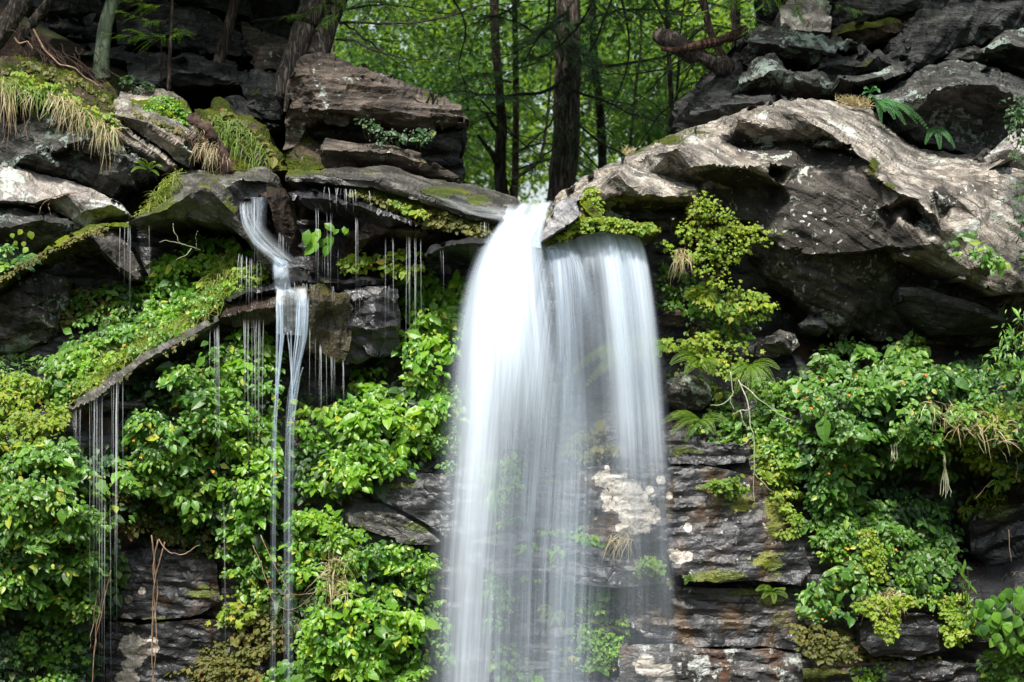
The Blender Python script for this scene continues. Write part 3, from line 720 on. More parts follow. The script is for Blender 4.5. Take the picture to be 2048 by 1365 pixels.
rock('rock_slab', [(642,290,1.3),(660,280,1.35),(720,288,1.35),(778,292,1.35),(830,310,1.35),(880,330,1.35),(925,358,1.35),(925,368,1.35),(850,350,1.4),(780,338,1.4),(700,336,1.4),(650,336,1.35),(640,310,1.3)],
     M_brown, 'pinkish brown block seated just above the long wet slab', 'rock', ridges=[[(648,300,1.15),(720,302,1.15),(775,302,1.15),(850,330,1.2)]], step=4.5, thick=.7, bed=-6, amp=.04, blocks=18, seed=62)
# long wet slab that feeds the fall from the left
rock('rock_slab', [(570,352,.6),(578,344,.75),(640,337,1.15),(700,335,1.2),(760,336,1.2),(800,341,1.2),(860,360,1.2),(930,372,1.1),(990,383,1.0),(1030,398,.95),(1060,420,.9),(1050,445,.5),(1020,452,.3),(985,444,.2),(940,440,.15),(900,426,.12),(860,408,.1),(800,390,.1),(740,376,.1),(690,370,.1),(640,366,.12),(600,362,.2),(572,362,.35)],
     M_wetmoss, 'long smooth wet slab sloping down into the top of the fall', 'rock', ridges=[[(575,356,.3),(620,352,.15),(690,354,.1),(760,362,.05),(820,378,.05),(880,402,.05),(940,430,.08),(990,438,.12)]],
     inner=[(720,348,.6),(860,380,.5),(960,408,.5)], step=4, thick=.7, bed=-16, amp=.018, blocks=20, rough=.016, seed=63, edge=1.5, jag=.4)
rock('moss_bank', [(640,368,.35),(690,372,.25),(740,378,.22),(800,392,.22),(860,410,.22),(910,430,.25),(975,446,.28),(990,456,.35),(975,470,.45),(930,475,.5),(900,462,.5),(850,446,.5),(800,425,.45),(740,405,.45),(690,392,.45),(650,384,.5)],
     M_moss, 'band of shaggy green moss hanging under the long wet slab', 'moss', ridges=[[(700,385,.22),(780,402,.18),(860,428,.18),(960,458,.25)]], step=4, thick=.5, bed=-20, amp=.02, blocks=12, rough=.05, seed=64)
rock('rock_slab', [(575,382,.15),(600,377,.3),(650,383,.3),(720,396,.3),(780,408,.3),(840,430,.3),(900,460,.35),(915,468,.4),(880,470,.35),(830,468,.3),(780,470,.35),(730,452,.3),(690,420,.2),(640,408,.15),(590,402,.1),(575,395,.1)],
     M_wet, 'narrow black dripping slab below the moss band', 'rock', ridges=[[(580,392,.0),(640,396,-.02),(700,408,.0),(760,424,.0),(830,448,.05),(900,464,.2)]], inner=[(780,455,.15)], step=4, thick=.7, bed=-18, amp=.03, blocks=22, rough=.03, seed=65)
rock('boulder', [(700,470,.3),(730,452,.25),(780,448,.2),(830,455,.2),(870,468,.25),(860,482,.3),(800,476,.3),(760,480,.35),(720,500,.45),(700,560,.6),(672,560,.6),(680,500,.5)],
     M_rust, 'rusty beaded rock arch beneath the black dripping slab', 'rock', ridges=[[(720,478,.2),(780,462,.12),(840,464,.12)]], step=4, thick=.5, bed=-10, amp=.02, blocks=14, rough=.035, seed=66)
rock('boulder', [(845,515,.25),(860,495,.2),(900,482,.15),(940,474,.1),(975,478,.1),(1000,486,.1),(1000,500,.15),(985,522,.25),(940,524,.35),(900,510,.4),(870,512,.35)],
     M_wet, 'dark lens shaped rock touching the left edge of the fall', 'rock', ridges=[[(850,510,.1),(890,494,.0),(940,486,-.03),(1000,490,.0)]], step=4, thick=.5, bed=3, amp=.02, blocks=20, seed=67)
# smooth arched rock with the small stream
rock('boulder', [(255,446,.55),(280,425,.7),(310,400,.8),(330,375,.9),(352,350,1.0),(380,340,1.05),(430,342,1.05),(480,346,1.05),(500,338,1.1),(530,338,1.1),(552,352,1.05),(562,374,.9),(545,384,.6),(515,392,.55),(490,398,.5),(484,410,.5),(488,440,.45),(505,470,.35),(530,500,.3),(560,520,.3),(590,535,.35),(640,548,.4),(640,560,.45),(590,558,.35),(545,560,.3),(520,520,.25),(492,480,.2),(462,455,.25),(440,444,.35),(405,442,.3),(370,432,.35),(330,434,.35),(300,446,.4),(275,452,.5)],
     M_wetmoss, 'smooth arched wet rock carrying the small left hand stream', 'rock',
     ridges=[[(262,445,.35),(320,425,.2),(350,408,.15),(380,392,.05),(400,378,.1),(418,380,.08),(440,400,.1),(470,430,.15),(500,480,.15),(545,530,.18)],[(400,378,.1),(402,360,.5),(405,345,.95)],[(402,380,.1),(404,410,.18),(430,442,.3)],[(420,362,.35),(480,356,.4),(540,364,.55)]],
     inner=[(340,395,.5),(370,420,.22),(380,436,.3),(450,380,.3),(500,372,.6)], step=4, thick=.8, bed=-35, amp=.018, blocks=14, rough=.02, seed=68, edge=1.5, jag=.4)
rock('boulder', [(520,395,.3),(545,380,.4),(565,378,.4),(578,395,.35),(580,430,.35),(588,460,.35),(592,500,.4),(580,512,.45),(560,480,.4),(545,440,.3),(538,410,.25)],
     M_rust, 'rust brown column of rock beside the small stream', 'rock', ridges=[[(545,392,.15),(565,430,.1),(580,480,.2)]], step=4, thick=.5, bed=80, amp=.02, blocks=12, rough=.03, seed=69)
rock('rock_ledge', [(440,612,.3),(455,590,.35),(480,575,.4),(520,565,.45),(560,560,.45),(600,545,.55),(660,545,.6),(720,545,.65),(780,548,.65),(795,560,.6),(760,572,.4),(700,580,.35),(640,575,.3),(600,580,.2),(560,588,.15),(500,592,.15),(460,606,.2)],
     M_wet, 'wet stepped ledge where the small stream lands', 'rock ledge', ridges=[[(450,606,.15),(500,582,.05),(560,575,.05),(620,565,.15),(700,566,.25),(780,560,.35)]], step=4, thick=.6, bed=6, amp=.035, blocks=20, rough=.03, seed=70)
rock('boulder', [(560,590,.12),(600,578,.15),(650,575,.2),(690,590,.25),(700,620,.25),(700,680,.25),(690,720,.25),(640,725,.3),(610,700,.3),(595,650,.2),(575,640,.15),(552,630,.12)],
     M_gold, 'golden brown beaded rock block under the small stream', 'rock', ridges=[[(570,600,.0),(620,592,.0),(680,600,.1)],[(600,595,-.02),(610,650,.05),(630,710,.15)]], step=4, thick=.6, bed=85, amp=.02, blocks=12, rough=.04, seed=71)
rock('boulder', [(690,582,.3),(740,570,.35),(790,558,.4),(800,590,.35),(802,640,.35),(800,690,.35),(785,712,.4),(740,716,.4),(715,732,.4),(685,728,.35),(692,680,.3),(698,620,.3)],
     M_wet, 'square black wet rock block beside the golden block', 'rock', ridges=[[(700,600,.2),(750,590,.2),(798,600,.25)],[(695,650,.2),(745,660,.2),(800,648,.25)],[(745,660,.2),(742,712,.3)]], step=4, thick=.6, bed=5, amp=.02, blocks=6, rough=.035, seed=72)
rock('rock_slab', [(430,640,.2),(445,622,.2),(470,605,.25),(520,600,.2),(555,598,.15),(556,640,.15),(520,650,.2),(480,648,.2),(440,655,.25)],
     M_rust, 'rusty undercut lip at the foot of the stepped ledge', 'rock', ridges=[[(440,636,.1),(480,622,.03),(550,615,.03)]], step=4, thick=.5, bed=10, amp=.03, blocks=16, rough=.03, seed=73)
rock('rock_slab', [(135,815,-.05),(160,795,.0),(200,768,.02),(240,740,.05),(290,705,.1),(340,680,.15),(400,650,.15),(440,630,.2),(448,642,.15),(400,668,.05),(350,695,.0),(300,722,-.05),(262,748,-.1),(225,775,-.15),(200,800,-.15),(178,812,-.12),(150,822,-.1)],
     M_wetmoss, 'long thin wet ledge slanting down through the grass', 'rock', ridges=[[(140,818,-.15),(200,790,-.22),(240,758,-.2),(300,715,-.12),(360,685,-.05),(440,640,.08)]], step=4, thick=.5, bed=32, amp=.02, blocks=18, rough=.02, seed=74, edge=2)
rock('rock_slab', [(160,812,.0),(220,800,.05),(290,800,.1),(290,815,.15),(240,822,.1),(170,826,.05)], M_wet, 'small wet shelf shedding fine drips below the slanting ledge', 'rock', step=4, thick=.4, bed=3, amp=.02, blocks=22, seed=75)

# upper left slabs and stones
rock('rock_slab', [(225,215,1.3),(240,190,1.6),(270,180,1.7),(330,182,1.7),(365,205,1.6),(385,230,1.5),(400,262,1.3),(385,292,1.1),(386,312,1.0),(378,332,.95),(340,312,.95),(300,282,1.0),(262,255,1.05),(235,235,1.2)],
     M_grey, 'tilted pale edged slab under the mossy hump', 'rock', ridges=[[(240,232,.95),(275,240,.9),(320,262,.85),(360,290,.8),(386,308,.8)],[(240,220,1.15),(300,232,1.1),(350,250,1.1),(392,272,1.1)]], step=4, thick=.8, bed=-36, amp=.03, blocks=22, rough=.018, seed=80)
rock('rock_slab', [(232,238,1.2),(262,258,1.1),(305,290,1.05),(345,320,1.0),(355,345,1.0),(330,345,1.0),(290,318,1.05),(250,300,1.1),(225,275,1.2)],
     M_grey, 'grey thin bedded slab lying under the pale edged slab', 'rock', ridges=[[(240,252,.98),(290,290,.9),(345,332,.9)]], step=4, thick=.7, bed=-38, amp=.04, blocks=26, rough=.015, seed=81)
rock('boulder', [(-60,235,1.1),(0,225,1.1),(40,235,1.2),(70,225,1.2),(110,215,1.25),(160,232,1.2),(200,255,1.1),(235,285,1.05),(268,305,1.0),(300,330,.9),(306,350,.85),(275,362,.95),(240,372,1.05),(225,395,1.1),(160,372,1.1),(90,350,1.1),(20,340,1.1),(-60,330,1.1)],
     M_green, 'lichen speckled layered boulder under the hanging straw grass', 'boulder',
     ridges=[[(20,337,.9),(50,312,.8),(78,303,.75),(100,320,.8),(118,335,.85)],[(25,338,.98),(70,338,1.05),(118,336,1.0)],[(95,306,.85),(140,288,.75),(175,280,.78),(205,310,.95)],[(110,312,1.0),(150,330,1.05),(205,318,1.05)],[(245,308,.75),(280,325,.7),(303,345,.68)],[(10,290,1.0),(60,262,.95),(120,240,.95)]],
     inner=[(150,300,1.15),(75,325,.98),(190,350,.95),(240,345,.85),(120,265,1.0)], step=4, thick=.9, bed=30, amp=.035, blocks=16, rough=.03, seed=82)
rock('boulder', [(-60,345,.9),(0,337,.9),(30,338,.95),(80,348,1.0),(130,360,1.0),(170,370,1.0),(210,390,.95),(245,408,.85),(256,422,.8),(250,432,.75),(215,438,.8),(190,448,.8),(165,452,.8),(140,440,.85),(110,425,.9),(80,415,.95),(40,408,1.0),(-60,405,1.0)],
     M_pale, 'broad pale boulder blotched white with lichen and pink stains', 'boulder',
     ridges=[[(-50,395,.65),(20,400,.65),(70,405,.7),(110,398,.7),(135,388,.62),(180,398,.6),(225,410,.6),(252,424,.65)],[(135,390,.62),(150,405,.6),(160,430,.62),(168,450,.7)]],
     inner=[(30,360,.8),(110,372,.8),(190,420,.6)], step=4, thick=.8, bed=-10, amp=.022, blocks=10, rough=.02, seed=83)
rock('boulder', [(-60,425,.85),(0,415,.85),(60,420,.85),(110,425,.85),(145,442,.85),(168,456,.8),(130,478,.85),(95,490,.9),(60,500,.95),(0,505,.95),(-60,505,.9)],
     M_green, 'dark green lichened rock below the pale boulder', 'boulder', ridges=[[(-50,450,.65),(20,455,.62),(80,440,.65),(140,452,.72)]], step=5, thick=.8, bed=15, amp=.03, blocks=12, rough=.03, seed=84)
rock('rock_slab', [(-60,590,.3),(-10,556,.35),(30,530,.4),(80,502,.45),(130,475,.5),(180,452,.55),(230,446,.55),(262,446,.55),(262,452,.5),(200,462,.5),(150,486,.4),(110,505,.35),(60,530,.3),(20,552,.25),(-20,580,.2),(-60,610,.2)],
     M_moss, 'straight slanting beam of rock edged with orange green moss', 'rock', ridges=[[(-50,598,.1),(20,546,.18),(80,512,.25),(140,478,.32),(200,455,.4)]], step=4, thick=.5, bed=30, amp=.012, blocks=20, rough=.02, seed=85, edge=2)
rock('boulder', [(120,500,.55),(150,486,.5),(190,462,.5),(230,465,.6),(255,490,.6),(275,530,.6),(285,560,.65),(250,555,.7),(225,530,.65),(200,505,.8),(160,510,.8),(130,520,.7)],
     M_face, 'dark curved rock rib below the slanting beam', 'rock', ridges=[[(185,470,.38),(205,495,.4),(235,530,.5),(275,555,.55)]], step=5, thick=.6, bed=-45, amp=.03, blocks=12, seed=86)
rock('boulder', [(-60,620,.7),(0,575,.65),(40,555,.65),(90,540,.65),(130,560,.75),(140,600,.8),(115,640,.8),(110,670,.7),(60,690,.7),(20,715,.7),(-60,730,.7)],
     M_face, 'dark wet rock speckled with grey lichen under the slanting beam', 'boulder', ridges=[[(-50,600,.5),(40,580,.45),(110,590,.6)],[(-40,680,.5),(40,665,.5),(105,655,.6)]], step=5, thick=.8, bed=10, amp=.04, blocks=10, rough=.04, seed=87)

# mossy slopes and shaded back ledges upper left
rock('mossy_slope', [(-60,150,1.4),(0,118,1.6),(60,110,1.9),(110,125,1.9),(150,145,1.8),(190,165,1.75),(230,185,1.6),(245,205,1.4),(225,235,1.2),(200,250,1.15),(150,225,1.1),(90,205,1.1),(40,200,1.1),(-60,205,1.1)],
     M_mossb, 'mossy turf brow above the hanging straw grass', 'moss', ridges=[[(-50,190,1.0),(60,185,.98),(130,205,1.0),(200,235,1.05)]], step=5, thick=.8, bed=-25, amp=.02, blocks=8, rough=.07, seed=90)
rock('mossy_slope', [(230,200,1.6),(262,182,1.75),(310,178,1.8),(345,182,1.75),(370,205,1.6),(388,232,1.5),(400,262,1.3),(370,268,1.2),(330,256,1.15),(280,242,1.15),(235,225,1.25)],
     M_moss, 'rounded hump of vivid green moss over the tilted slab', 'moss', inner=[(345,225,1.15),(290,215,1.2)], step=4.5, thick=.5, bed=-25, amp=.012, blocks=8, rough=.05, seed=91)
rock('mossy_slope', [(395,225,1.6),(440,210,1.8),(490,225,1.7),(520,250,1.6),(535,290,1.5),(560,320,1.4),(575,345,1.3),(540,352,1.2),(490,348,1.15),(440,342,1.1),(410,320,1.1),(398,280,1.2)],
     M_mossb, 'mossy grassy bank behind the arched wet rock', 'moss', ridges=[[(410,240,1.4),(470,262,1.3),(520,310,1.2)]], step=5, thick=.8, bed=-35, amp=.03, blocks=9, rough=.06, seed=92)
rock('mossy_slope', [(560,340,1.5),(575,290,1.6),(600,272,1.7),(650,290,1.6),(660,335,1.4),(640,345,1.3),(590,348,1.3)], M_mossb, 'small mossy heap at the foot of the brown boulder', 'moss', step=5, thick=.6, amp=.03, rough=.06, seed=93)
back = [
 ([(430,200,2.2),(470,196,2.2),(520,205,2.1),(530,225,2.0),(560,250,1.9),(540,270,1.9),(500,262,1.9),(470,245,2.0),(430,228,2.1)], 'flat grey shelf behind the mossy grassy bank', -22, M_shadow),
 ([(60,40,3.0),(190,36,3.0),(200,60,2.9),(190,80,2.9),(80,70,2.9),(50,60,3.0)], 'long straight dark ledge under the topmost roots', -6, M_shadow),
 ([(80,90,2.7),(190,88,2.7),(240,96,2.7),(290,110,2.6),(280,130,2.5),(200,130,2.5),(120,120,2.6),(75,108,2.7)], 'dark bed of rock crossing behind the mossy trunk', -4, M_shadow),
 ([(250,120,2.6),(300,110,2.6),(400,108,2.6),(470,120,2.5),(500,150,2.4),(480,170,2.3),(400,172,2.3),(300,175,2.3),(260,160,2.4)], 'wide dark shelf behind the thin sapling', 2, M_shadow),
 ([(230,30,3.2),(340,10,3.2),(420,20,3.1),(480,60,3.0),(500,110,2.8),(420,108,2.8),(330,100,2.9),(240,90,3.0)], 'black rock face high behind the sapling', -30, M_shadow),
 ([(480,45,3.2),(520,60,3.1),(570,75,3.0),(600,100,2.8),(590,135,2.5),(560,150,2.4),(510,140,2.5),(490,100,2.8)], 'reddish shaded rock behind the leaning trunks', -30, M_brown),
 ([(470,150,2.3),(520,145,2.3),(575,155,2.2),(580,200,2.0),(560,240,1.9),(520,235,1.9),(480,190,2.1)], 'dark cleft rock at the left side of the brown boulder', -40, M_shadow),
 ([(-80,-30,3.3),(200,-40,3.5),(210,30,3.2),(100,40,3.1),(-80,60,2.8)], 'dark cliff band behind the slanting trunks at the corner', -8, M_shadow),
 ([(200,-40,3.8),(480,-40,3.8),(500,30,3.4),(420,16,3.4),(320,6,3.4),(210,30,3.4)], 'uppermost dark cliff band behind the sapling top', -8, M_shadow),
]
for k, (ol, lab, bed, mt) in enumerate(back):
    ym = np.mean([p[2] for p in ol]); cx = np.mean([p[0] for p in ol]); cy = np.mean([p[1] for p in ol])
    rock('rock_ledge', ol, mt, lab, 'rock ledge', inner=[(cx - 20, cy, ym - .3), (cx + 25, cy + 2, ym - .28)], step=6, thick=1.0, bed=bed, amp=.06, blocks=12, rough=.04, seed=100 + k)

# ================================================================ beds of the lower wall: parts of the cliff
beds = [
 ([(735,975,.35),(760,955,.3),(830,945,.25),(900,950,.25),(960,955,.3),(1000,1000,.3),(1000,1060,.25),(950,1075,.2),(895,1078,.15),(862,1052,.2),(820,1030,.2),(780,1010,.25),(745,1000,.3)], M_wet, 2, .008, 'smooth wet bluish slab left of the main column of water'),
 ([(690,1030,.2),(740,1022,.15),(800,1030,.15),(850,1055,.12),(880,1082,.1),(870,1092,.1),(820,1088,.1),(760,1070,.12),(700,1050,.15)], M_wetmoss, -20, .02, None),
 ([(940,1080,.2),(1040,1060,.2),(1140,1080,.2),(1240,1110,.15),(1300,1140,.12),(1342,1160,.12),(1300,1172,.12),(1220,1176,.12),(1130,1165,.15),(1000,1150,.15),(930,1120,.15)], M_wet, -6, .012, None),
 ([(1000,985,.3),(1100,950,.35),(1180,935,.35),(1260,940,.3),(1330,950,.3),(1350,1010,.25),(1340,1080,.25),(1250,1095,.25),(1120,1070,.3),(1010,1050,.3)], M_slab, -4, .010, None),
 ([(1335,935,.3),(1400,930,.3),(1470,945,.3),(1530,960,.3),(1580,1010,.3),(1600,1080,.28),(1622,1140,.25),(1600,1172,.2),(1520,1160,.15),(1440,1166,.12),(1380,1160,.1),(1345,1150,.15),(1335,1080,.2),(1330,1000,.25)], M_slab, 6, .012, None),
 ([(1330,905,.4),(1400,895,.35),(1470,885,.3),(1500,900,.3),(1490,925,.3),(1430,930,.28),(1340,928,.3)], M_wet, -3, .03, None),
 ([(1255,1180,.3),(1340,1172,.28),(1430,1176,.3),(1530,1176,.32),(1600,1190,.32),(1610,1240,.3),(1590,1300,.3),(1520,1290,.3),(1400,1295,.28),(1300,1285,.28),(1250,1240,.3)], M_slab, -5, .016, None),
 ([(1240,1295,.28),(1330,1288,.22),(1420,1300,.22),(1540,1298,.25),(1600,1310,.3),(1610,1400,.3),(1240,1400,.25)], M_slabp, -5, .022, 'pale lichened beds at the foot of the right hand wall'),
 ([(225,1110,.5),(280,1095,.5),(360,1100,.5),(430,1120,.5),(440,1200,.5),(400,1230,.45),(320,1240,.42),(240,1235,.45),(215,1180,.5)], M_cliff, -8, .022, None),
 ([(215,1245,.45),(300,1248,.42),(400,1238,.42),(470,1250,.45),(480,1330,.5),(440,1400,.5),(220,1400,.5),(205,1300,.5)], M_cliff, -12, .025, None),
 ([(1000,1180,.42),(1120,1176,.38),(1250,1185,.35),(1255,1290,.35),(1240,1400,.35),(980,1400,.4),(960,1260,.45)], M_wet, 2, .04, None),
 ([(1720,1250,.15),(1790,1225,.1),(1850,1228,.12),(1878,1250,.15),(1875,1300,.2),(1820,1318,.2),(1745,1312,.2),(1722,1290,.18)], M_wet, 4, .03, 'square wet block hung with moss beside the heart leaved plant'),
 ([(1600,1320,.35),(1700,1325,.3),(1880,1322,.3),(2048,1335,.3),(2100,1410,.3),(1600,1410,.3)], M_slab, 4, .04, None),
 ([(1940,1040,.6),(2000,1010,.5),(2100,1000,.5),(2100,1150,.7),(1990,1150,.8),(1940,1100,.8)], M_cliff, 15, .05, None),
]
for k, (ol, mt, bed, amp, lab) in enumerate(beds):
    rock('rock_bed', ol, mt, lab, parent=CLIFF, step=5, thick=.5, bed=bed, amp=amp, blocks=13, rough=.03, seed=130 + k)
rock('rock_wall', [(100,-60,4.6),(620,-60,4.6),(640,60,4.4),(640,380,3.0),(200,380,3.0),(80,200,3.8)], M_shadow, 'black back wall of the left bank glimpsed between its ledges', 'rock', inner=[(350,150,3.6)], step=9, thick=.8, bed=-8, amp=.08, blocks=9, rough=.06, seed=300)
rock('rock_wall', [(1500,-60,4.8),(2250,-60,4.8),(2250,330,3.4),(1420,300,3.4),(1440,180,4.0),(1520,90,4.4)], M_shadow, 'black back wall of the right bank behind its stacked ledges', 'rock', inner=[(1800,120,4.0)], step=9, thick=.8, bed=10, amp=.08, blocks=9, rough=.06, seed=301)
# ================================================================ WATER
def water_mat(name, col=(.84,.92,1.0), streak=1.0, base=1.0, fx=60, seed=0.0, edge=0.35):
    n = N(name)
    d = n.n('Attribute', attribute_name='rnd').outputs['Fac']        # how much water there is here
    uv = n.n('Attribute', attribute_name='flow').outputs['Vector']
    p1 = n.mapping(uv, scale=(fx, .55, 1), loc=(seed, seed * .3, 0))
    p2 = n.mapping(uv, scale=(fx * 3.1, 1.1, 1), loc=(seed * 2, 0, 0))
    p3 = n.mapping(uv, scale=(fx * .22, .5, 1), loc=(seed * 5, 0, 0))
    s = n.math('ADD', n.math('MULTIPLY', n.noise(p1, 1, 3, .6), .45), n.math('MULTIPLY', n.noise(p2, 1, 3, .6), .25))
    s = n.math('ADD', s, n.math('MULTIPLY', n.noise(p3, 1, 2, .5), .30))
    s = n.math('MULTIPLY', n.math('SUBTRACT', s, .5), 3.4 * streak)          # about -1..1
    # thin water breaks into streaks, thick water stays whole
    k = n.math('MULTIPLY', n.math('SUBTRACT', 1.15, d), s)
    a = n.math('MULTIPLY', n.math('ADD', d, n.math('MULTIPLY', k, n.math('MINIMUM', n.math('MULTIPLY', d, 2.2), 1.0))), base, clamp=True)
    fr = n.n('LayerWeight', ins={'Blend': .5}).outputs['Facing']
    df = n.n('BsdfDiffuse', ins={'Color': (*col, 1), 'Roughness': 1})
    tl = n.n('BsdfTranslucent', ins={'Color': (*col, 1)})
    gl = n.n('BsdfGlossy', ins={'Color': (1, 1, 1, 1), 'Roughness': .45})
    m1 = n.n('MixShader', ins={0: .45}); n.l(df.outputs[0], m1.inputs[1]); n.l(tl.outputs[0], m1.inputs[2])
    m2 = n.n('MixShader', ins={0: .06}); n.l(m1.outputs[0], m2.inputs[1]); n.l(gl.outputs[0], m2.inputs[2])
    tr = n.n('BsdfTransparent')
    m3 = n.n('MixShader', ins={0: a}); n.l(tr.outputs[0], m3.inputs[1]); n.l(m2.outputs[0], m3.inputs[2])
    return n.out(m3.outputs[0])

def table(keys, v):
    k = np.array(keys, float)
    return np.stack([np.interp(v, k[:, 0], k[:, i]) for i in range(1, k.shape[1])], -1)

def veil(name, keys, dens, mat, parent, nu=70, nv=150, bow=.12, seed=0, wob=.02):
    """keys rows: py, left px, right px, depth.  dens(u, v, py) -> 0..1"""
    y0, y1 = keys[0][0], keys[-1][0]
    v = np.linspace(y0, y1, nv)
    L = smooth_path([(k[0], k[1], k[2], k[3]) for k in keys], 400)
    o = np.argsort(L[:, 0]); L = L[o]
    t = np.stack([np.interp(v, L[:, 0], L[:, i]) for i in (1, 2, 3)], -1)
    u = np.linspace(0, 1, nu)
    U, Vv = np.meshgrid(u, v)
    px = t[:, 0:1] + (t[:, 1:2] - t[:, 0:1]) * U
    dy = t[:, 2:3] - bow * (1 - (2 * U - 1) ** 2)
    dy = dy + wob * fbm(np.column_stack((U.ravel() * 22, Vv.ravel() * .003, np.full(U.size, seed))), 3, seed).reshape(U.shape)
    k = (CAMD + dy) / CAMD / 256
    P = np.stack(((px - 1024) * k, dy, (682.5 - Vv) * k), -1).reshape(-1, 3)
    i, j = np.meshgrid(np.arange(nu - 1), np.arange(nv - 1)); a = (j * nu + i).ravel()
    Q = np.column_stack((a, a + nu, a + nu + 1, a + 1))
    d = dens(U, (Vv - y0) / (y1 - y0), Vv)
    o = place(name, P, Q, mat, parent=parent, attrs={'rnd': np.clip(d, 0, 1).ravel()}, smooth=True)
    at = o.data.attributes.new('flow', 'FLOAT_VECTOR', 'POINT')
    fl = np.stack(((px - 1100) / 300 * .35 + U * .65 * (t[:, 1:2] - t[:, 0:1]) / 300, Vv / 300, U * 0), -1).reshape(-1, 3)
    at.data.foreach_set('vector', fl.astype(np.float32).ravel())
    return o

def ss(a, b, x):
    t = np.clip((x - a) / (b - a), 0, 1); return t * t * (3 - 2 * t)

M_w1 = water_mat('water_white', fx=22, streak=.55, seed=1)
M_w2 = water_mat('water_veil', fx=30, streak=.75, seed=2, col=(.78,.89,1.0))
M_w3 = water_mat('water_film', fx=20, streak=1.0, seed=3, col=(.80,.86,.90))
FALL = thing('waterfall', 'tall white silky waterfall pouring through the notch and down the dark wall', 'waterfall', P3(1050, 1400, -.5))
core = [(430,1008,1092,.28),(460,984,1090,.05),(500,958,1094,-.12),(560,932,1106,-.3),(650,908,1124,-.45),(760,890,1146,-.55),(900,870,1165,-.62),(1050,852,1172,-.68),(1200,838,1180,-.72),(1420,820,1190,-.78)]
def d_core(U, t, py):
    f = ss(560, 960, py)
    e = ss(0, .24 + .14 * t, U)
    wide = 1 - ss(.55, 1.0, U)
    narrow = np.exp(-((U - .25) / .15) ** 2) + .20 * (1 - ss(.4, 1.0, U)) + .16 * np.exp(-((U - .80) / .08) ** 2)
    low = 1 - ss(620, 1300, py) * .46
    top = ss(424, 450, py)
    return e * (1.08 * wide * (1 - f) + .90 * narrow * f) * low * top
veil('water_column', core, d_core, M_w1, FALL, nu=90, nv=200, bow=.18, seed=1)
spread = [(455,980,1096,.12),(500,950,1108,.0),(560,925,1125,-.2),(650,900,1150,-.32),(760,882,1190,-.4),(900,866,1250,-.45),(1050,852,1275,-.5),(1200,842,1280,-.52),(1420,832,1285,-.55)]
def d_spread(U, t, py):
    e = ss(0, .30, U) * (1 - ss(.55, 1.0, U))
    f = .62 - .40 * ss(540, 900, py)
    return e * f * ss(452, 480, py)
veil('water_veil', spread, d_spread, M_w2, FALL, nu=110, nv=160, bow=.1, seed=2)
curt = [(488,1084,1150,.12),(500,1088,1160,.0),(540,1096,1180,-.1),(620,1104,1200,-.2),(760,1110,1225,-.3),(900,1110,1245,-.36),(1100,1100,1255,-.42),(1420,1080,1260,-.5)]
def d_curt(U, t, py):
    e = ss(0, .15, U) * (1 - ss(.7, 1.0, U))
    return e * (.46 - .26 * ss(520, 760, py) - .22 * ss(520, 640, py) * np.exp(-((U - .72) / .25) ** 2)) * ss(488, 505, py)
veil('water_veil', curt, d_curt, M_w2, FALL, nu=80, nv=120, bow=.05, seed=3)
# the wider sheet that slides off the flat lip: its head follows the lip
def lip_sheet(name, x0, x1, drop, dens, mat, seed, fx0, fx1, ybase=-.1, nu=110, nv=150):
    u = np.linspace(0, 1, nu); v = np.linspace(0, 1, nv) ** 1.35
    U, Vt = np.meshgrid(u, v)
    xl = x0 + (x1 - x0) * U
    lip = np.interp(xl, [1084, 1110, 1150, 1180, 1205, 1225, 1245, 1262, 1278], [494, 490, 480, 470, 464, 468, 473, 473, 474])
    bot = drop
    py = lip + (bot - lip) * Vt
    fall = np.sqrt(np.clip((py - lip) / 700, 0, 1))
    px = xl + (fx0 + (fx1 - fx0) * U) * fall
    dy = .22 - .75 * np.sqrt(np.clip((py - lip) / 500, 0, 2)) ** 1.1 * .55 + ybase
    dy = dy + .03 * fbm(np.column_stack((U.ravel() * 16, Vt.ravel(), np.full(U.size, seed))), 3, seed).reshape(U.shape)
    k = (CAMD + dy) / CAMD / 256
    P = np.stack(((px - 1024) * k, dy, (682.5 - py) * k), -1)
    # the sheet starts back on the rock
    back = P[0:1].copy(); back[:, :, 1] += .35; back[:, :, 2] += .035
    P = np.concatenate((back, P)).reshape(-1, 3)
    nv2 = nv + 1
    i, j = np.meshgrid(np.arange(nu - 1), np.arange(nv2 - 1)); a = (j * nu + i).ravel()
    Q = np.column_stack((a, a + nu, a + nu + 1, a + 1))
    d = np.clip(dens(U, py), 0, 1); d = np.concatenate((d[0:1], d)).ravel()
    o = place(name, P, Q, mat, parent=FALL, attrs={'rnd': d}, smooth=True)
    at = o.data.attributes.new('flow', 'FLOAT_VECTOR', 'POINT')
    fl = np.stack((U * (x1 - x0) / 300 + seed, py / 300, U * 0), -1); fl = np.concatenate((fl[0:1], fl)).reshape(-1, 3)
    at.data.foreach_set('vector', fl.astype(np.float32).ravel())
def d_right(U, py):
    core = .90 * np.exp(-((U - .62) / .11) ** 2) + .85 * np.exp(-((U - .90) / .08) ** 2) + .34 * np.exp(-((U - .76) / .10) ** 2) + .16 * np.exp(-((U - .30) / .24) ** 2)
    head = 1 - ss(466, 560, py)
    d = core * (1 - head) + head * np.maximum(core, .72)
    e = ss(0, .05, U) * (1 - ss(.965, 1.0, U))
    return d * e * (1 - .36 * ss(540, 800, py) - .47 * ss(800, 1000, py) - .10 * ss(1010, 1350, py))
lip_sheet('water_sheet', 1086, 1278, 1400, d_right, M_w1, 4, 40, 75)
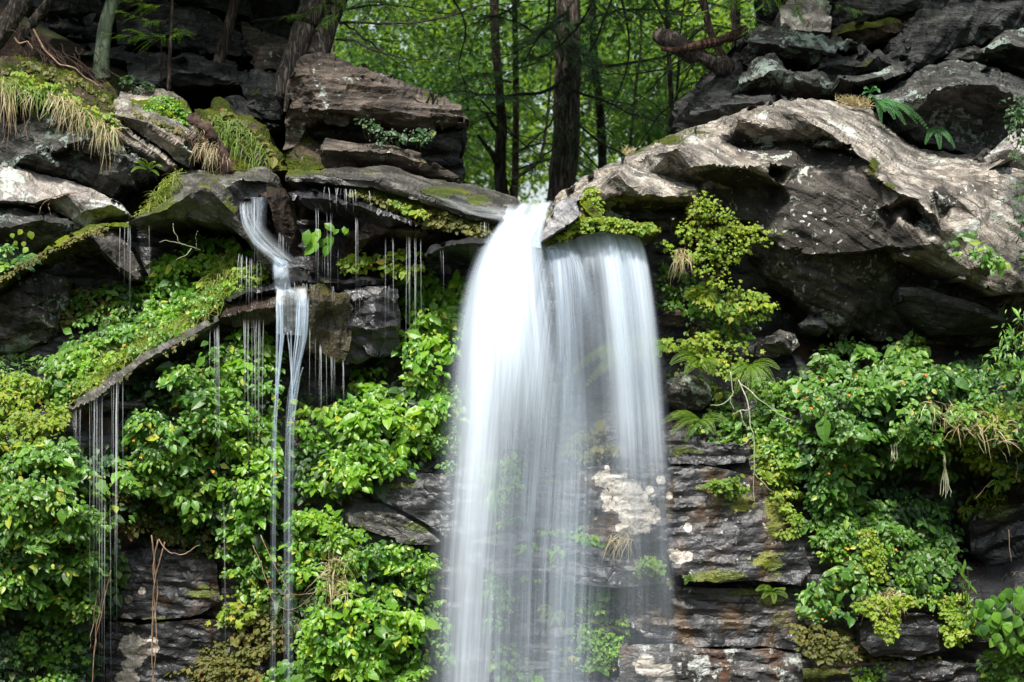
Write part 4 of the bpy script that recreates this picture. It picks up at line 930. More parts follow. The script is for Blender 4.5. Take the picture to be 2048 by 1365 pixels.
def d_right2(U, py):
    d = .26 * np.exp(-((U - .74) / .18) ** 2) + .06
    return d * ss(0, .1, U) * (1 - ss(.9, 1.0, U)) * (1 - .3 * ss(560, 800, py) - .58 * ss(820, 1050, py))
lip_sheet('water_sheet', 1092, 1276, 1400, d_right2, M_w2, 5, 30, 95, ybase=-.16)

# the stream sliding in through the notch
def ribbon(name, rows, mat, parent, dens=1.0, nu=16, n=60, seed=0, edge=.25, **props):
    """rows: (xl, yl, xr, yr, depth_l, depth_r) along the flow"""
    q = smooth_path(rows, n)
    u = np.linspace(0, 1, nu)
    px = q[:, 0:1] + (q[:, 2:3] - q[:, 0:1]) * u; py = q[:, 1:2] + (q[:, 3:4] - q[:, 1:2]) * u
    dy = q[:, 4:5] + (q[:, 5:6] - q[:, 4:5]) * u - .03 * np.sin(np.pi * u)
    dy = dy + .03 * fbm(np.column_stack(((u[None] * 3 + 0 * q[:, :1]).ravel(), (np.linspace(0, 5, n)[:, None] + 0 * u).ravel(), np.full(n * nu, seed))), 3, int(seed * 10)).reshape(n, nu)
    k = (CAMD + dy) / CAMD / 256
    P = np.stack(((px - 1024) * k, dy, (682.5 - py) * k), -1).reshape(-1, 3)
    i, j = np.meshgrid(np.arange(nu - 1), np.arange(n - 1)); a = (j * nu + i).ravel()
    Q = np.column_stack((a, a + nu, a + nu + 1, a + 1))
    t = np.linspace(0, 1, n)[:, None]
    dd = dens(u[None], t) if callable(dens) else dens * ss(0, edge, u[None]) * (1 - ss(1 - edge, 1, u[None])) * np.ones((n, 1))
    o = place(name, P, Q, mat, parent=parent, attrs={'rnd': np.clip(dd * np.ones((n, nu)), 0, 1).ravel()}, smooth=True, **props)
    at = o.data.attributes.new('flow', 'FLOAT_VECTOR', 'POINT')
    wd = np.hypot(q[:, 0] - q[:, 2], q[:, 1] - q[:, 3])[:, None]
    ln = np.r_[0, np.cumsum(np.hypot(*np.diff(q[:, :2], axis=0).T))][:, None]
    fl = np.stack((u[None] * wd / 300 + seed, ln / 300 + 0 * u[None], 0 * u[None] * ln), -1).reshape(-1, 3)
    at.data.foreach_set('vector', fl.astype(np.float32).ravel())
    return o
ribbon('water_chute', [(1040,402,1112,400,1.0,1.0),(1030,418,1104,412,.6,.7),(1018,436,1098,432,.3,.4),(1004,456,1092,462,.1,.15),(990,480,1088,498,-.08,-.05)], M_w1, FALL,
       dens=lambda u, t: (.55 + .45 * t + .3 * np.sin(u * 9 + t * 3) * (1 - t)) * ss(0, .12, u) * (1 - ss(.86, 1, u)) * ss(0, .22, t) * (1 - .3 * t), nu=40, n=60, seed=7)
ribbon('water_chute', [(1010,398,1050,404,.9,.9),(1006,416,1046,424,.6,.6),(1000,436,1040,446,.35,.3),(992,456,1030,470,.15,.1),(984,480,1020,500,.0,-.05)], M_w1, FALL,
       dens=lambda u, t: (.30 + .6 * t) * ss(0, .25, u) * (1 - ss(.8, 1, u)) * ss(0, .35, t), nu=24, n=40, seed=8)
# film of water running down over the ramp left of the notch and on the wet plate right of it
ribbon('water_film', [(800,372,806,392,.12,.06),(880,392,884,412,.1,.05),(950,408,952,434,.12,.06),(1000,412,1002,446,.2,.1),(1040,414,1036,458,.3,.05)], M_w3, FALL,
       dens=lambda u, t: (.16 + .5 * t ** 2) * ss(0, .3, u) * (1 - ss(.7, 1, u)) * ss(0, .2, t), nu=30, n=60, seed=9)
M_plate = rock_mat('rock_silver_wet', (.05,.052,.055), (.22,.225,.235), (.46,.47,.49), lichen=0, moss=0, bed=-40, seed=16, wet=.75, grime=.3)
rock('wet_plate', [(1082,486,-0.20),(1086,466,-0.12),(1098,440,0.06),(1112,410,0.28),(1136,396,0.40),(1170,374,0.48),(1188,362,0.48),(1190,372,0.28),(1166,396,0.12),(1152,404,0.04),(1160,430,-0.17),(1150,440,-0.22),(1118,462,-0.24)], M_plate,
     'tilted silvery wet rock plate glistening right of the notch', 'rock', ridges=[[(1096,462,-0.12),(1126,438,-0.06),(1154,420,-0.10)],[(1104,440,-0.02),(1150,404,0.02),(1186,372,0.28)]], step=3.4, thick=.4, bed=38, amp=.012, blocks=34, rough=.012, seed=52, edge=1.5)

# ---------------------------------------------------------------- small stream on the left and its falls
STREAM = thing('small_stream', 'narrow white stream twisting down the arched rock then splitting into two thin falls', 'stream', P3(560, 1350, -.2))
for j, (o_, w_, dn) in enumerate([(0, 7, .5), (4, 4, .35), (10, 4, .22), (-4, 4, .3), (17, 5, .16)]):
    rows = [(484,402,.16),(483,418,.10),(489,448,.03),(508,480,.0),(536,506,-.02),(562,528,-.04)]
    ribbon('water_slide', [(x + o_ + w_, y - o_ * .35 * (y > 430), x + o_, y + 3 - o_ * .35 * (y > 430), z + .004 * j, z + .004 * j - .01) for x, y, z in rows], M_w2, STREAM, dens=lambda u, t, dn=dn: dn * ss(0, .4, u) * (1 - ss(.6, 1, u)) * ss(0, .1, t), nu=10, n=60, seed=21 + j * .37)
ribbon('water_film', [(516,398,480,402,.2,.14),(510,420,478,424,.1,.06),(528,446,484,458,.05,.0),(560,482,506,496,.02,-.02),(590,512,540,526,.0,-.04),(612,530,560,540,.02,-.03)], M_w3, STREAM, dens=lambda u, t: .22 * ss(0, .45, u) * (1 - ss(.75, 1, u)) * ss(0, .15, t), nu=26, n=60, seed=20)
ribbon('water_sheet', [(500,394,536,396,.12,.12),(499,430,535,432,.06,.06),(498,470,534,478,.02,.02),(500,486,530,500,.0,.0)], M_w2, STREAM, dens=lambda u, t: .17 * ss(0, .2, u) * (1 - ss(.8, 1, u)) * (1 - .6 * t), nu=30, n=30, seed=19)
ribbon('water_sheet', [(545,510,578,524,.05,.05),(543,530,580,534,-.02,-.02),(544,552,581,556,-.05,-.05),(546,572,586,578,.0,.0),(548,584,600,588,-.03,-.03),(552,600,608,602,-.06,-.06)], M_w2, STREAM, dens=lambda u, t: .62 * (1 - ss(.6, 1, t)) * ss(0, .22, u) * (1 - ss(.78, 1, u)), nu=40, n=40, seed=22)
ribbon('water_film', [(556,572,612,574,.02,.05),(552,596,614,598,-.06,-.06),(552,630,612,634,-.08,-.06),(554,668,606,672,-.08,-.06)], M_w3, STREAM,
       dens=lambda u, t: .70 * ss(0, .12, t) * (1 - .3 * t) * (np.exp(-((u - .08) / .13) ** 2) + np.exp(-((u - .85) / .14) ** 2) + .35), nu=40, n=40, seed=23)
sr = np.random.default_rng(12)
for j in range(9):
    x0 = 553 + 12 * (j % 4) / 3 + sr.normal(0, 1.5); k_ = j % 4
    xe = 546 + sr.normal(0, 4.0); w_ = sr.uniform(2.5, 6); dn = sr.uniform(.25, .5); ye = sr.uniform(900, 1400) if j > 2 else 1400
    ribbon('water_strand', [(x0, 590, x0 + w_, 590, -.08, -.08), (x0 - 1, 680, x0 - 1 + w_, 680, -.12, -.12), ((x0 + xe) / 2, 780, (x0 + xe) / 2 + w_, 780, -.16, -.16), (xe, 920, xe + w_ * 1.2, 920, -.2, -.2), (xe - 3, ye, xe - 3 + w_ * 1.7, ye, -.28, -.28)], M_w2, STREAM,
       dens=lambda u, t, dn=dn: dn * ss(0, .06, t) * (1 - .85 * ss(.12, 1, t)) * ss(0, .4, u) * (1 - ss(.6, 1, u)), nu=7, n=90, seed=24 + j * .3)
for j in range(10):
    x0 = 596 + 16 * (j % 5) / 4 + sr.normal(0, 1.5)
    xe = 577 + sr.normal(0, 4.0); w_ = sr.uniform(2.5, 6); dn = sr.uniform(.25, .52); ye = sr.uniform(900, 1400) if j > 2 else 1400
    ribbon('water_strand', [(x0, 590, x0 + w_, 590, -.06, -.06), (x0 - 4, 670, x0 - 4 + w_, 670, -.11, -.11), ((x0 + xe) / 2 - 2, 750, (x0 + xe) / 2 - 2 + w_, 750, -.15, -.15), (xe, 880, xe + w_ * 1.2, 880, -.2, -.2), (xe - 4, ye, xe - 4 + w_ * 1.8, ye, -.28, -.28)], M_w2, STREAM,
       dens=lambda u, t, dn=dn: dn * ss(0, .06, t) * (1 - .85 * ss(.12, 1, t)) * ss(0, .4, u) * (1 - ss(.6, 1, u)), nu=7, n=90, seed=44 + j * .3)
for j, (a0, a1, a2) in enumerate([((566,668),(562,700),(552,790)), ((573,665),(578,710),(584,800)), ((604,735),(596,765),(586,840)), ((560,668),(556,720),(552,780)), ((580,662),(581,720),(583,800))]):
    ribbon('water_strand', [(a0[0], a0[1], a0[0] + 4, a0[1], -.1, -.1), (a1[0], a1[1], a1[0] + 4, a1[1], -.13, -.13), (a2[0], a2[1], a2[0] + 4, a2[1], -.17, -.17)], M_w2, STREAM, dens=.5, nu=7, n=30, seed=60 + j, edge=.4)

# fine drips: every curtain of them is one thing, each thread a part
n_ = N('water_thread')
lw = n_.n('LayerWeight', ins={'Blend': .35}).outputs['Facing']
att = n_.n('Attribute', attribute_name='rnd').outputs['Fac']
d_ = n_.n('BsdfDiffuse', ins={'Color': (.85,.89,.93,1)}); g_ = n_.n('BsdfTranslucent', ins={'Color': (.85,.89,.93,1)})
m_ = n_.n('MixShader', ins={0: .4}); n_.l(d_.outputs[0], m_.inputs[1]); n_.l(g_.outputs[0], m_.inputs[2])
t_ = n_.n('BsdfTransparent'); mm_ = n_.n('MixShader', ins={0: n_.math('MULTIPLY', n_.math('SUBTRACT', 1.0, lw), att)})
n_.l(t_.outputs[0], mm_.inputs[1]); n_.l(m_.outputs[0], mm_.inputs[2])
M_thread = n_.out(mm_.outputs[0])
def drips(label, items, seed=0):
    """items: (x0, x1, top0, top1, len_min, len_max, n, depth, width_px, strength)"""
    r = np.random.default_rng(seed)
    its = []
    for (x0, x1, t0, t1, l0, l1, n, d, wpx, st) in items:
        cl = r.random(max(2, n // 3))
        for i in range(n):
            f = (.5 * r.random() + .5 * cl[r.integers(0, len(cl))] + r.normal(0, .03)) % 1.0
            its.append((x0 + (x1 - x0) * f, t0 + (t1 - t0) * f, 1.35 * (l0 + (l1 - l0) * r.random() ** 1.6), d, wpx * r.uniform(.22, .6), st * r.uniform(.12, .62)))
    mx = np.mean([i[0] for i in its]); my = max(i[1] + i[2] for i in its)
    root = thing('drip_curtain', label, 'water drips', P3(mx, my, its[0][3]), group='fine threads of water dripping from the wet ledges')
    for (x, y, l, d, wpx, st) in its:
        if st < .10: continue
        n = 13
        t = np.linspace(0, 1, n)
        lean = r.normal(0, 2.2)
        pts = np.array([P3(x + r.normal(0, .2) + lean * math.sqrt(q), y + l * q, d - .09 * math.sqrt(q)) for q in t])
        rad = wpx / 2 / 256 * (1.25 - .85 * t)
        V, T = tube(pts, rad, 5)
        a = np.r_[np.repeat(st * .85 * ss(0, .12, t + .02) * (1 - .95 * ss(.2, 1, t)) * r.uniform(.45, 1.2, n), 5), 0, 0]
        place('water_thread', V, T, M_thread, parent=root, attrs={'rnd': a}, smooth=True)
drips('threads of water falling from the arched rock into the dark hollow', [(222,270,452,450,60,190,7,.25,3,.7),(296,300,450,450,70,110,1,.25,3,.5)], 1)
drips('short bright runnels beside the rust brown column', [(500,534,396,398,90,125,5,.12,5,1),(546,585,462,470,40,70,8,.25,2.4,.8)], 2)
drips('threads hanging in the black cavity under the narrow slab', [(606,700,405,440,110,150,6,.0,2.6,.9),(615,690,500,500,40,70,9,.2,2.2,.6),(705,722,432,440,90,150,2,.02,5,.8)], 3)
drips('tiny icy drips under the lip of the long wet slab', [(630,742,372,382,15,38,16,.08,3.2,.9),(955,985,440,446,25,40,6,.15,2.6,.9)], 4)
drips('tall threads crossing the leafy patch beside the black block', [(752,792,478,476,90,270,5,.05,7,.5),(798,848,470,480,140,280,9,.0,2.6,.9),(862,900,500,498,40,80,2,.0,2.2,.7),(968,972,485,485,60,70,1,-.05,3,.8)], 5)
drips('row of fine drips over yellow green moss beside the small stream', [(462,536,500,530,60,95,14,.1,2.4,.9)], 6)
drips('curtain of thin threads below the stepped ledge in front of leaves', [(400,452,668,648,90,250,10,-.1,2.4,.7),(455,550,640,640,110,330,15,-.12,2.6,.85),(434,440,650,650,200,420,3,-.15,5,.5)], 7)
drips('threads curving off the bottom of the golden block', [(612,660,640,720,100,170,7,-.08,3.6,.9),(630,712,700,730,60,110,8,-.02,5,.4)], 8)
drips('threads streaming from the tip of the slanting wet ledge', [(218,250,765,758,140,420,6,-.28,4,.9),(176,212,800,790,180,420,10,-.28,2.6,.8),(135,170,822,815,60,130,6,-.2,2.4,.7),(196,214,800,790,420,560,3,-.32,5,.55)], 9)
drips('faint long threads in front of the dark lower wall', [(178,240,1000,1000,200,360,5,-.3,5,.35),(430,470,1000,1000,200,360,4,-.2,5,.22),(520,590,1180,1180,150,200,4,-.28,8,.2)], 10)
drips('beaded drips along the wet stepped ledge', [(545,690,560,575,14,40,22,.0,2.6,.8),(690,800,575,570,15,60,8,.1,2.4,.5)], 11)
# ================================================================ PLANTS
def fold_leaf(w=.55, tip=.5, fold=.18, droop=.18, n=4):
    """leaf outline: length 1 along x, midrib + two sides; returns V (k,3), T"""
    xs = np.linspace(0, 1, n + 1)
    prof = w * .5 * np.sin(np.pi * xs ** tip) ** .85
    V = []; 
    for i, x in enumerate(xs):
        V.append((x, 0, -droop * x * x))
    for i in range(1, n):
        V.append((xs[i], prof[i], -droop * xs[i] ** 2 + fold * prof[i]))
        V.append((xs[i], -prof[i], -droop * xs[i] ** 2 + fold * prof[i]))
    T = []
    m = n + 1
    for s in (0, 1):
        side = [m + 2 * (i - 1) + s for i in range(1, n)]
        f = (lambda a, b, c: (a, b, c)) if s == 0 else (lambda a, b, c: (a, c, b))
        T.append(f(0, 1, side[0]))
        for i in range(1, n - 1):
            T.append(f(i, i + 1, side[i])); T.append(f(i, side[i], side[i - 1])) if False else None
            T.append(f(side[i - 1], i, side[i])) 
            T = [t for t in T if t]
        T.append(f(side[-1], n - 1, n))
    return np.array(V), np.array(T)
L_ovate = fold_leaf(.62, .72, .22, .22, 3)
L_quad = fold_leaf(.62, .8, .16, .2, 2)
L_small = fold_leaf(.75, .85, .2, .15, 3)
L_round = fold_leaf(.9, .8, .12, .15, 4)
L_lance = fold_leaf(.26, .8, .2, .3, 3)
L_needle = fold_leaf(.30, .9, .0, .1, 2)
def lobed():
    ang = np.radians([0, 25, 50, 75, 100, 140, 180, 220, 260, 285, 310, 335]); rad = np.array([1, .5, .85, .45, .62, .4, .12, .4, .62, .45, .85, .5]) * .55
    V = np.column_stack((.45 + rad * np.cos(ang), rad * np.sin(ang), -.12 * (rad ** 2) * 3)); V = np.vstack((V, (.4, 0, .05)))
    return V, np.array([(12, i, (i + 1) % 12) for i in range(12)])
L_lobed = lobed()

def scatter(tmpl, P, tip, nrm, size, rnd):
    """instances of a leaf template baked into one mesh; P (n,3), tip/nrm (n,3), size (n,)"""
    tv, tt = tmpl
    tip = tip / (np.linalg.norm(tip, axis=1)[:, None] + 1e-9)
    b = np.cross(nrm, tip); b /= np.linalg.norm(b, axis=1)[:, None] + 1e-9
    c = np.cross(tip, b)
    n, k = len(P), len(tv)
    V = P[:, None, :] + size[:, None, None] * (tv[None, :, 0:1] * tip[:, None, :] + tv[None, :, 1:2] * b[:, None, :] + tv[None, :, 2:3] * c[:, None, :])
    T = tt[None] + (np.arange(n) * k)[:, None, None]
    return V.reshape(-1, 3), T.reshape(-1, 3), np.repeat(rnd, k)

def poly_points(poly, n, r):
    P = np.array([p[:2] for p in poly], float)
    lo, hi = P.min(0), P.max(0)
    out = np.empty((0, 2))
    while len(out) < n:
        q = r.uniform(lo, hi, (n * 2, 2)); out = np.vstack((out, q[in_poly(q[:, 0], q[:, 1], poly)]))
    return out[:n]

def poly_area(poly):
    P = np.array([p[:2] for p in poly], float)
    return abs(np.sum(P[:, 0] * np.roll(P[:, 1], -1) - np.roll(P[:, 0], -1) * P[:, 1])) / 2

LM = {}
LM['bright'] = leaf_mat('leaf_bright_green', [(0, (.028,.095,.008)), (.45, (.080,.235,.014)), (.85, (.20,.39,.028)), (1, (.42,.46,.05))], rough=.36, trans=.36, tcol=(.45,.62,.03))
LM['mid'] = leaf_mat('leaf_mid_green', [(0, (.020,.070,.012)), (.45, (.060,.175,.020)), (.85, (.15,.32,.032)), (1, (.36,.40,.05))], rough=.38, trans=.34, tcol=(.36,.52,.04))
LM['cool'] = leaf_mat('leaf_cool_green', [(0, (.020,.072,.012)), (.45, (.052,.160,.022)), (.85, (.125,.27,.034)), (1, (.26,.33,.045))], rough=.40, trans=.32, tcol=(.28,.46,.06))
LM['yellow'] = leaf_mat('leaf_yellow_green', [(0, (.060,.13,.010)), (.45, (.14,.26,.016)), (.85, (.27,.37,.028)), (1, (.42,.32,.05))], rough=.5, trans=.38, tcol=(.50,.58,.03))
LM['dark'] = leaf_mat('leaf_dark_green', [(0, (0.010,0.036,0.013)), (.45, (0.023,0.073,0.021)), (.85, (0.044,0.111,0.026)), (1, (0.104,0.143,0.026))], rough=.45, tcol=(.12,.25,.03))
LM['olive'] = leaf_mat('leaf_olive', [(0, (0.042,0.054,0.010)), (.45, (0.090,0.108,0.017)), (.85, (0.156,0.156,0.024)), (1, (0.192,0.096,0.036))], rough=.6, tcol=(.3,.3,.04))
LM['fern'] = leaf_mat('fern_green', [(0, (0.055,0.127,0.011)), (.5, (0.110,0.220,0.015)), (1, (0.209,0.297,0.028))], rough=.5, trans=.4, tcol=(.42,.55,.03))
LM['fernc'] = leaf_mat('fern_cool_green', [(0, (0.028,0.112,0.042)), (.5, (0.056,0.210,0.063)), (1, (0.126,0.308,0.084))], rough=.5, trans=.35, tcol=(.25,.5,.08))
LM['hem'] = leaf_mat('hemlock_needles', [(0, (.030,.075,.034)), (.5, (.055,.130,.055)), (1, (.10,.19,.07))], rough=.55, trans=.25, tcol=(.15,.3,.05))
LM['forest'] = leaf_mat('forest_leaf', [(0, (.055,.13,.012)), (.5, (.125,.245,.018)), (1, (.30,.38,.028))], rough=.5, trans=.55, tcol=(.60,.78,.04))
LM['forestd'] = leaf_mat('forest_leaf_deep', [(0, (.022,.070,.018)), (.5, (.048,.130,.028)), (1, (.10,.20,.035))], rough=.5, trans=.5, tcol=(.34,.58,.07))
M_stem = plain('stem_green', (.10,.13,.03), .6, (.16,.10,.04))
M_straw = plain('dry_straw', (.42,.33,.18), .8, (.26,.19,.10), scale=9)
M_root = plain('root_brown', (.085,.050,.036), .9, (.030,.020,.014), scale=30, bump=.9, dist=.02)
M_vine = plain('vine_pale', (.30,.21,.14), .8, (.13,.08,.05), scale=16)
M_twigp = plain('twig_bare_pale', (.42,.42,.30), .8, (.22,.24,.14), scale=16)
M_twig = plain('twig_dark', (.045,.034,.027), .9, (.022,.018,.015), scale=16)
M_orange = plain('orange_petal', (.75,.17,.01), .5, (.8,.30,.02))
M_white = plain('white_petal', (.8,.8,.76), .6, (.7,.7,.66))
M_grassy = leaf_mat('grass_blade', [(0, (.08,.13,.01)), (.5, (.16,.22,.02)), (1, (.28,.27,.05))], rough=.5, trans=.35, tcol=(.5,.55,.05))
M_grassd = leaf_mat('grass_dry_blade', [(0, (.10,.08,.035)), (.5, (.34,.29,.16)), (1, (.60,.54,.36))], rough=.6, trans=.25, tcol=(.5,.4,.1))

def stalks(pts0, pts1, rad, r, sag=.04, n=5, sides=3):
    out = []
    for a, b in zip(pts0, pts1):
        m = (a + b) / 2 + np.array((r.normal(0, .02), -abs(r.normal(0, sag)), r.normal(0, .02)))
        t = np.linspace(0, 1, n)[:, None]
        q = (1 - t) ** 2 * a + 2 * t * (1 - t) * m + t ** 2 * b
        V, T = tube(q, np.linspace(rad, rad * .5, n), sides)
        out.append((V, T))
    return cat_geo(out)

def foliage(name, label, cat, poly, mat, depth=None, bulge=.22, leaf='ovate', lpx=17, cover=2.6, clump=46, seed=0, flowers=0, flower_mat=None, droop=.5, stems=.15, face=(0, -.75, .7), group=None, stray=.12, kind=None, fill=None):
    """a mass of leafy plants over a patch of the wall: mounds of leaves on stems"""
    r = np.random.default_rng(seed + 500)
    tm = {'ovate': L_ovate, 'small': L_small, 'round': L_round, 'lance': L_lance, 'lobed': L_lobed}[leaf]
    ar = poly_area(poly); lpx = lpx * (.80 if lpx < 10 else .60); cover = cover * (1.35 if lpx < 10 else 1.5); clump = clump * .9
    df = depth if callable(depth) else ((lambda x, y: Dp(x, y)) if depth is None else (lambda x, y: np.full(np.shape(x), float(depth))))
    nc = max(3, int(ar / clump ** 2 * 3.2))
    cc = poly_points(poly, nc, r)
    cd = df(cc[:, 0], cc[:, 1]) - bulge * (.25 + .75 * r.random(nc)) 
    cr = clump * r.uniform(.45, .95, nc)
    nl = int(ar * cover / (lpx * lpx * .42))
    who = r.integers(0, nc, nl)
    # direction on the clump's front half
    v = r.normal(0, 1, (nl, 3)); v[:, 1] = -np.abs(v[:, 1]); v /= np.linalg.norm(v, axis=1)[:, None]
    v[:, 2] = np.where(v[:, 2] < -.35, -v[:, 2] * .6, v[:, 2])
    rad = (cr[who] / 256) * r.random(nl) ** .38
    C0 = np.array([P3(x, y, d) for x, y, d in zip(cc[:, 0], cc[:, 1], cd)])
    sq = np.array((1.05, .85, .85))
    P = C0[who] + v * rad[:, None] * sq + np.array((0, .0, -.01))
    # keep inside (with some strays)
    k = 256 * CAMD / (CAMD + P[:, 1]); px = P[:, 0] * k + 1024; py = 682.5 - P[:, 2] * k
    ok = in_poly(px, py, poly) | (r.random(nl) < stray)
    P = P[ok]; v = v[ok]; who = who[ok]; nl = len(P)
    nr = np.array(face)[None] * 1.25 + v * .45 + r.normal(0, .42, (nl, 3))
    tip = v * np.array((1.0, .35, .35)) + r.normal(0, .55, (nl, 3)) + np.array((0, -.30, -droop))[None]
    # the tip lies in the leaf plane
    nr /= np.linalg.norm(nr, axis=1)[:, None]
    tip -= nr * np.sum(tip * nr, 1)[:, None] * .85
    tone = r.random(nc)
    rnd = np.clip(tone[who] * .62 + r.beta(2, 2.4, nl) * .62 - .14, 0, .93)
    rnd = np.where(r.random(nl) < .035, 1, rnd)
    size = lpx / 256 * np.exp(r.normal(-.08, .40, nl)) * (CAMD + P[:, 1]) / CAMD
    big = P.mean(0)
    base = np.array((big[0], P[:, 1].max(), P[:, 2].min()))
    props = dict(label=label, category=cat, group=group)
    if kind: props['kind'] = kind
    root = link(name, None, loc=tuple(float(q) for q in base), **{k_: v_ for k_, v_ in props.items() if v_ is not None})
    V, T, a = scatter(tm, P, tip, nr, size, rnd)
    place('leaves', V, T, mat, parent=root, attrs={'rnd': a}, kind='stuff')
    if stems:
        ns = max(3, int(nl * stems)); pk = r.integers(0, nl, ns)
        a0 = C0[who[pk]] + np.array((0, .10, -.06)) + r.normal(0, .02, (ns, 3))
        V, T, _ = stalks(a0, P[pk], .0032, r)
        place('stems', V, T, M_stem, parent=root, kind='stuff')
    if flowers:
        pk = r.choice(nl, min(nl, flowers), replace=False)
        fp = P[pk] + v[pk] * .02 + np.array((0, -.03, 0))
        for q in fp:
            # a hanging trumpet: two lobes and a pouch
            g = []
            d = r.normal(0, 1, 3); d[1] = -abs(d[1]) - .4; d[2] *= .4; d /= np.linalg.norm(d)
            g.append(tube(np.array([q, q + d * .012, q + d * .024, q + d * .030]), np.array([.002, .004, .006, .004]), 5))
            pl = np.array([L_round[0] * .018 + 0]).reshape(-1, 3)
            for s in (-1, 1, 0):
                dd = np.array([d + np.array((s * .9, 0, -.3 if s else .8))])
                VV, TT, _ = scatter(L_round, np.array([q + d * .026]), dd, np.array([[0, -1., .3]]), np.array([.013]), np.array([.5]))
                g.append((VV, TT))
            V, T, _ = cat_geo(g)
            place('flower', V, T, flower_mat or M_orange, parent=root)
    return root

def frond(base, tip, sag, width, mat, parent, r, pairs=13, name='frond', nrm=(0, -.8, .6)):
    """fern frond as one part: rachis with tapering toothed pinnae"""
    t = np.linspace(0, 1, pairs * 2 + 2)[:, None]
    mid = (base + tip) / 2 + np.array(sag)
    q = (1 - t) ** 2 * base + 2 * t * (1 - t) * mid + t ** 2 * tip
    V0, T0 = tube(q, np.linspace(.004, .001, len(q)), 3)
    nrm = np.array(nrm) + r.normal(0, .15, 3); nrm /= np.linalg.norm(nrm)
    tang = np.gradient(q, axis=0); tang /= np.linalg.norm(tang, axis=1)[:, None]
    side = np.cross(nrm, tang); side /= np.linalg.norm(side, axis=1)[:, None]
    P, D, Nn, Sz = [], [], [], []
    for i in range(2, len(q) - 1):
        f = i / len(q)
        ln = width * math.sin(math.pi * min(1, .16 + .84 * f) ** 1.0) ** .8 * (1.05 - .25 * f)
        for s in (-1, 1):
            d = side[i] * s + tang[i] * .55 + np.array((0, 0, -.18)) + r.normal(0, .06, 3)
            d /= np.linalg.norm(d)
            # each pinna: five small pairs of leaflets
            m = max(2, int(ln / .014))
            for j in range(m):
                fj = (j + .6) / m
                p = q[i] + d * ln * fj
                for s2 in (-1, 1):
                    P.append(p); D.append(tang[i] * s2 * 1.0 + d * .8); Nn.append(nrm + r.normal(0, .12, 3)); Sz.append(.30 * ln * (1 - fj * .75) + .006)
    P = np.array(P)
    V, T, a = scatter(L_needle2, P, np.array(D), np.array(Nn), np.array(Sz), np.clip(r.beta(2, 2, len(P)) , 0, 1))
    g = cat_geo([(V0, T0, np.full(len(V0), .3)), (V, T, a)])
    return place(name, g[0], g[1], mat, parent=parent, attrs={'rnd': g[2]})
L_needle2 = fold_leaf(.5, .8, .1, .12, 2)

def fern(label, px, py, d, fr, mat, seed=0, group=None, pairs=11, cat='fern'):
    """fr: list of (tip px, tip py, width m)"""
    r = np.random.default_rng(seed + 900)
    b = P3(px, py, d)
    root = thing('fern', label, cat, b, group)
    for (tx, ty, wd) in fr:
        e = P3(tx, ty, d - .12 - .1 * r.random())
        frond(b, e, (0, -.08, .10 * np.linalg.norm(e - b) / .3), wd, mat, root, r, pairs)
    return root

def blades(P0, D, L, wd, r, curl=.8, n=5):
    """curved ribbons of two triangles per step; returns V,T,rnd"""
    m = len(P0)
    t = np.linspace(0, 1, n)
    D = D / np.linalg.norm(D, axis=1)[:, None]
    side = np.cross(D, np.array([[0, -1., .2]])); side /= np.linalg.norm(side, axis=1)[:, None] + 1e-9
    g = np.array((0, 0, -1.0))
    X = P0[:, None, :] + D[:, None, :] * (L[:, None] * t)[:, :, None] + g * (curl * (L[:, None] * t ** 2))[:, :, None] * .8
    wobb = r.normal(0, .05, (m, n, 3)) * L[:, None, None] * t[None, :, None]
    X = X + wobb
    w_ = (wd * (1 - t) ** .6 + wd * .1)[None, :, None] * side[:, None, :]
    V = np.stack((X - w_, X + w_), 2).reshape(-1, 3)
    i = np.arange(m)[:, None] * (2 * n) + 2 * np.arange(n - 1)[None]
    T = np.concatenate((np.stack((i, i + 1, i + 3), -1).reshape(-1, 3), np.stack((i, i + 3, i + 2), -1).reshape(-1, 3)))
    return V, T, np.repeat(np.clip(r.beta(2, 2, m), 0, 1), 2 * n)

def grass(name, label, cat, poly, mat, n, L, depth=None, wd=.0035, up=.6, side=0.0, curl=.8, seed=0, kind=None, group=None, out=.08, spread=.5):
    r = np.random.default_rng(seed + 700)
    q = poly_points(poly, n, r)
    d = Dp(q[:, 0], q[:, 1]) if depth is None else np.full(n, float(depth))
    P = np.array([P3(x, y, z - out * r.random()) for x, y, z in zip(q[:, 0], q[:, 1], d)])
    D = r.normal(0, spread, (n, 3)) + np.array((side, -.35, up))
    V, T, a = blades(P, D, L * r.uniform(.5, 1.3, n), wd, r, curl)
    o = place(name, V, T, mat, attrs={'rnd': a}, label=label, category=cat, group=group, kind=kind)
    return o

def strands(name, label, cat, items, mat, rad=.004, seed=0, wiggle=.012, parts='root', n=14, group=None):
    """hanging roots, vines: items are polylines of (px,py,y), each a part"""
    r = np.random.default_rng(seed + 300)
    allp = [A(it) for it in items]
    lo = min(p[:, 2].min() for p in allp); b = np.array((allp[0][0, 0], allp[0][0, 1], lo))
    root = thing(name, label, cat, b, group)
    for k, p in enumerate(allp):
        m = max(n, len(p) * 5)
        q = smooth_path(p, m)
        q = q + np.column_stack([wiggle * fbm(np.column_stack((np.arange(m) * .35, np.full(m, k * 3.3 + c), np.full(m, seed))), 3, k) for c in range(3)])
        V, T = tube(q, np.linspace(rad, rad * .45, m), 5)
        place(parts, V, T, mat, parent=root, smooth=True)
    return root

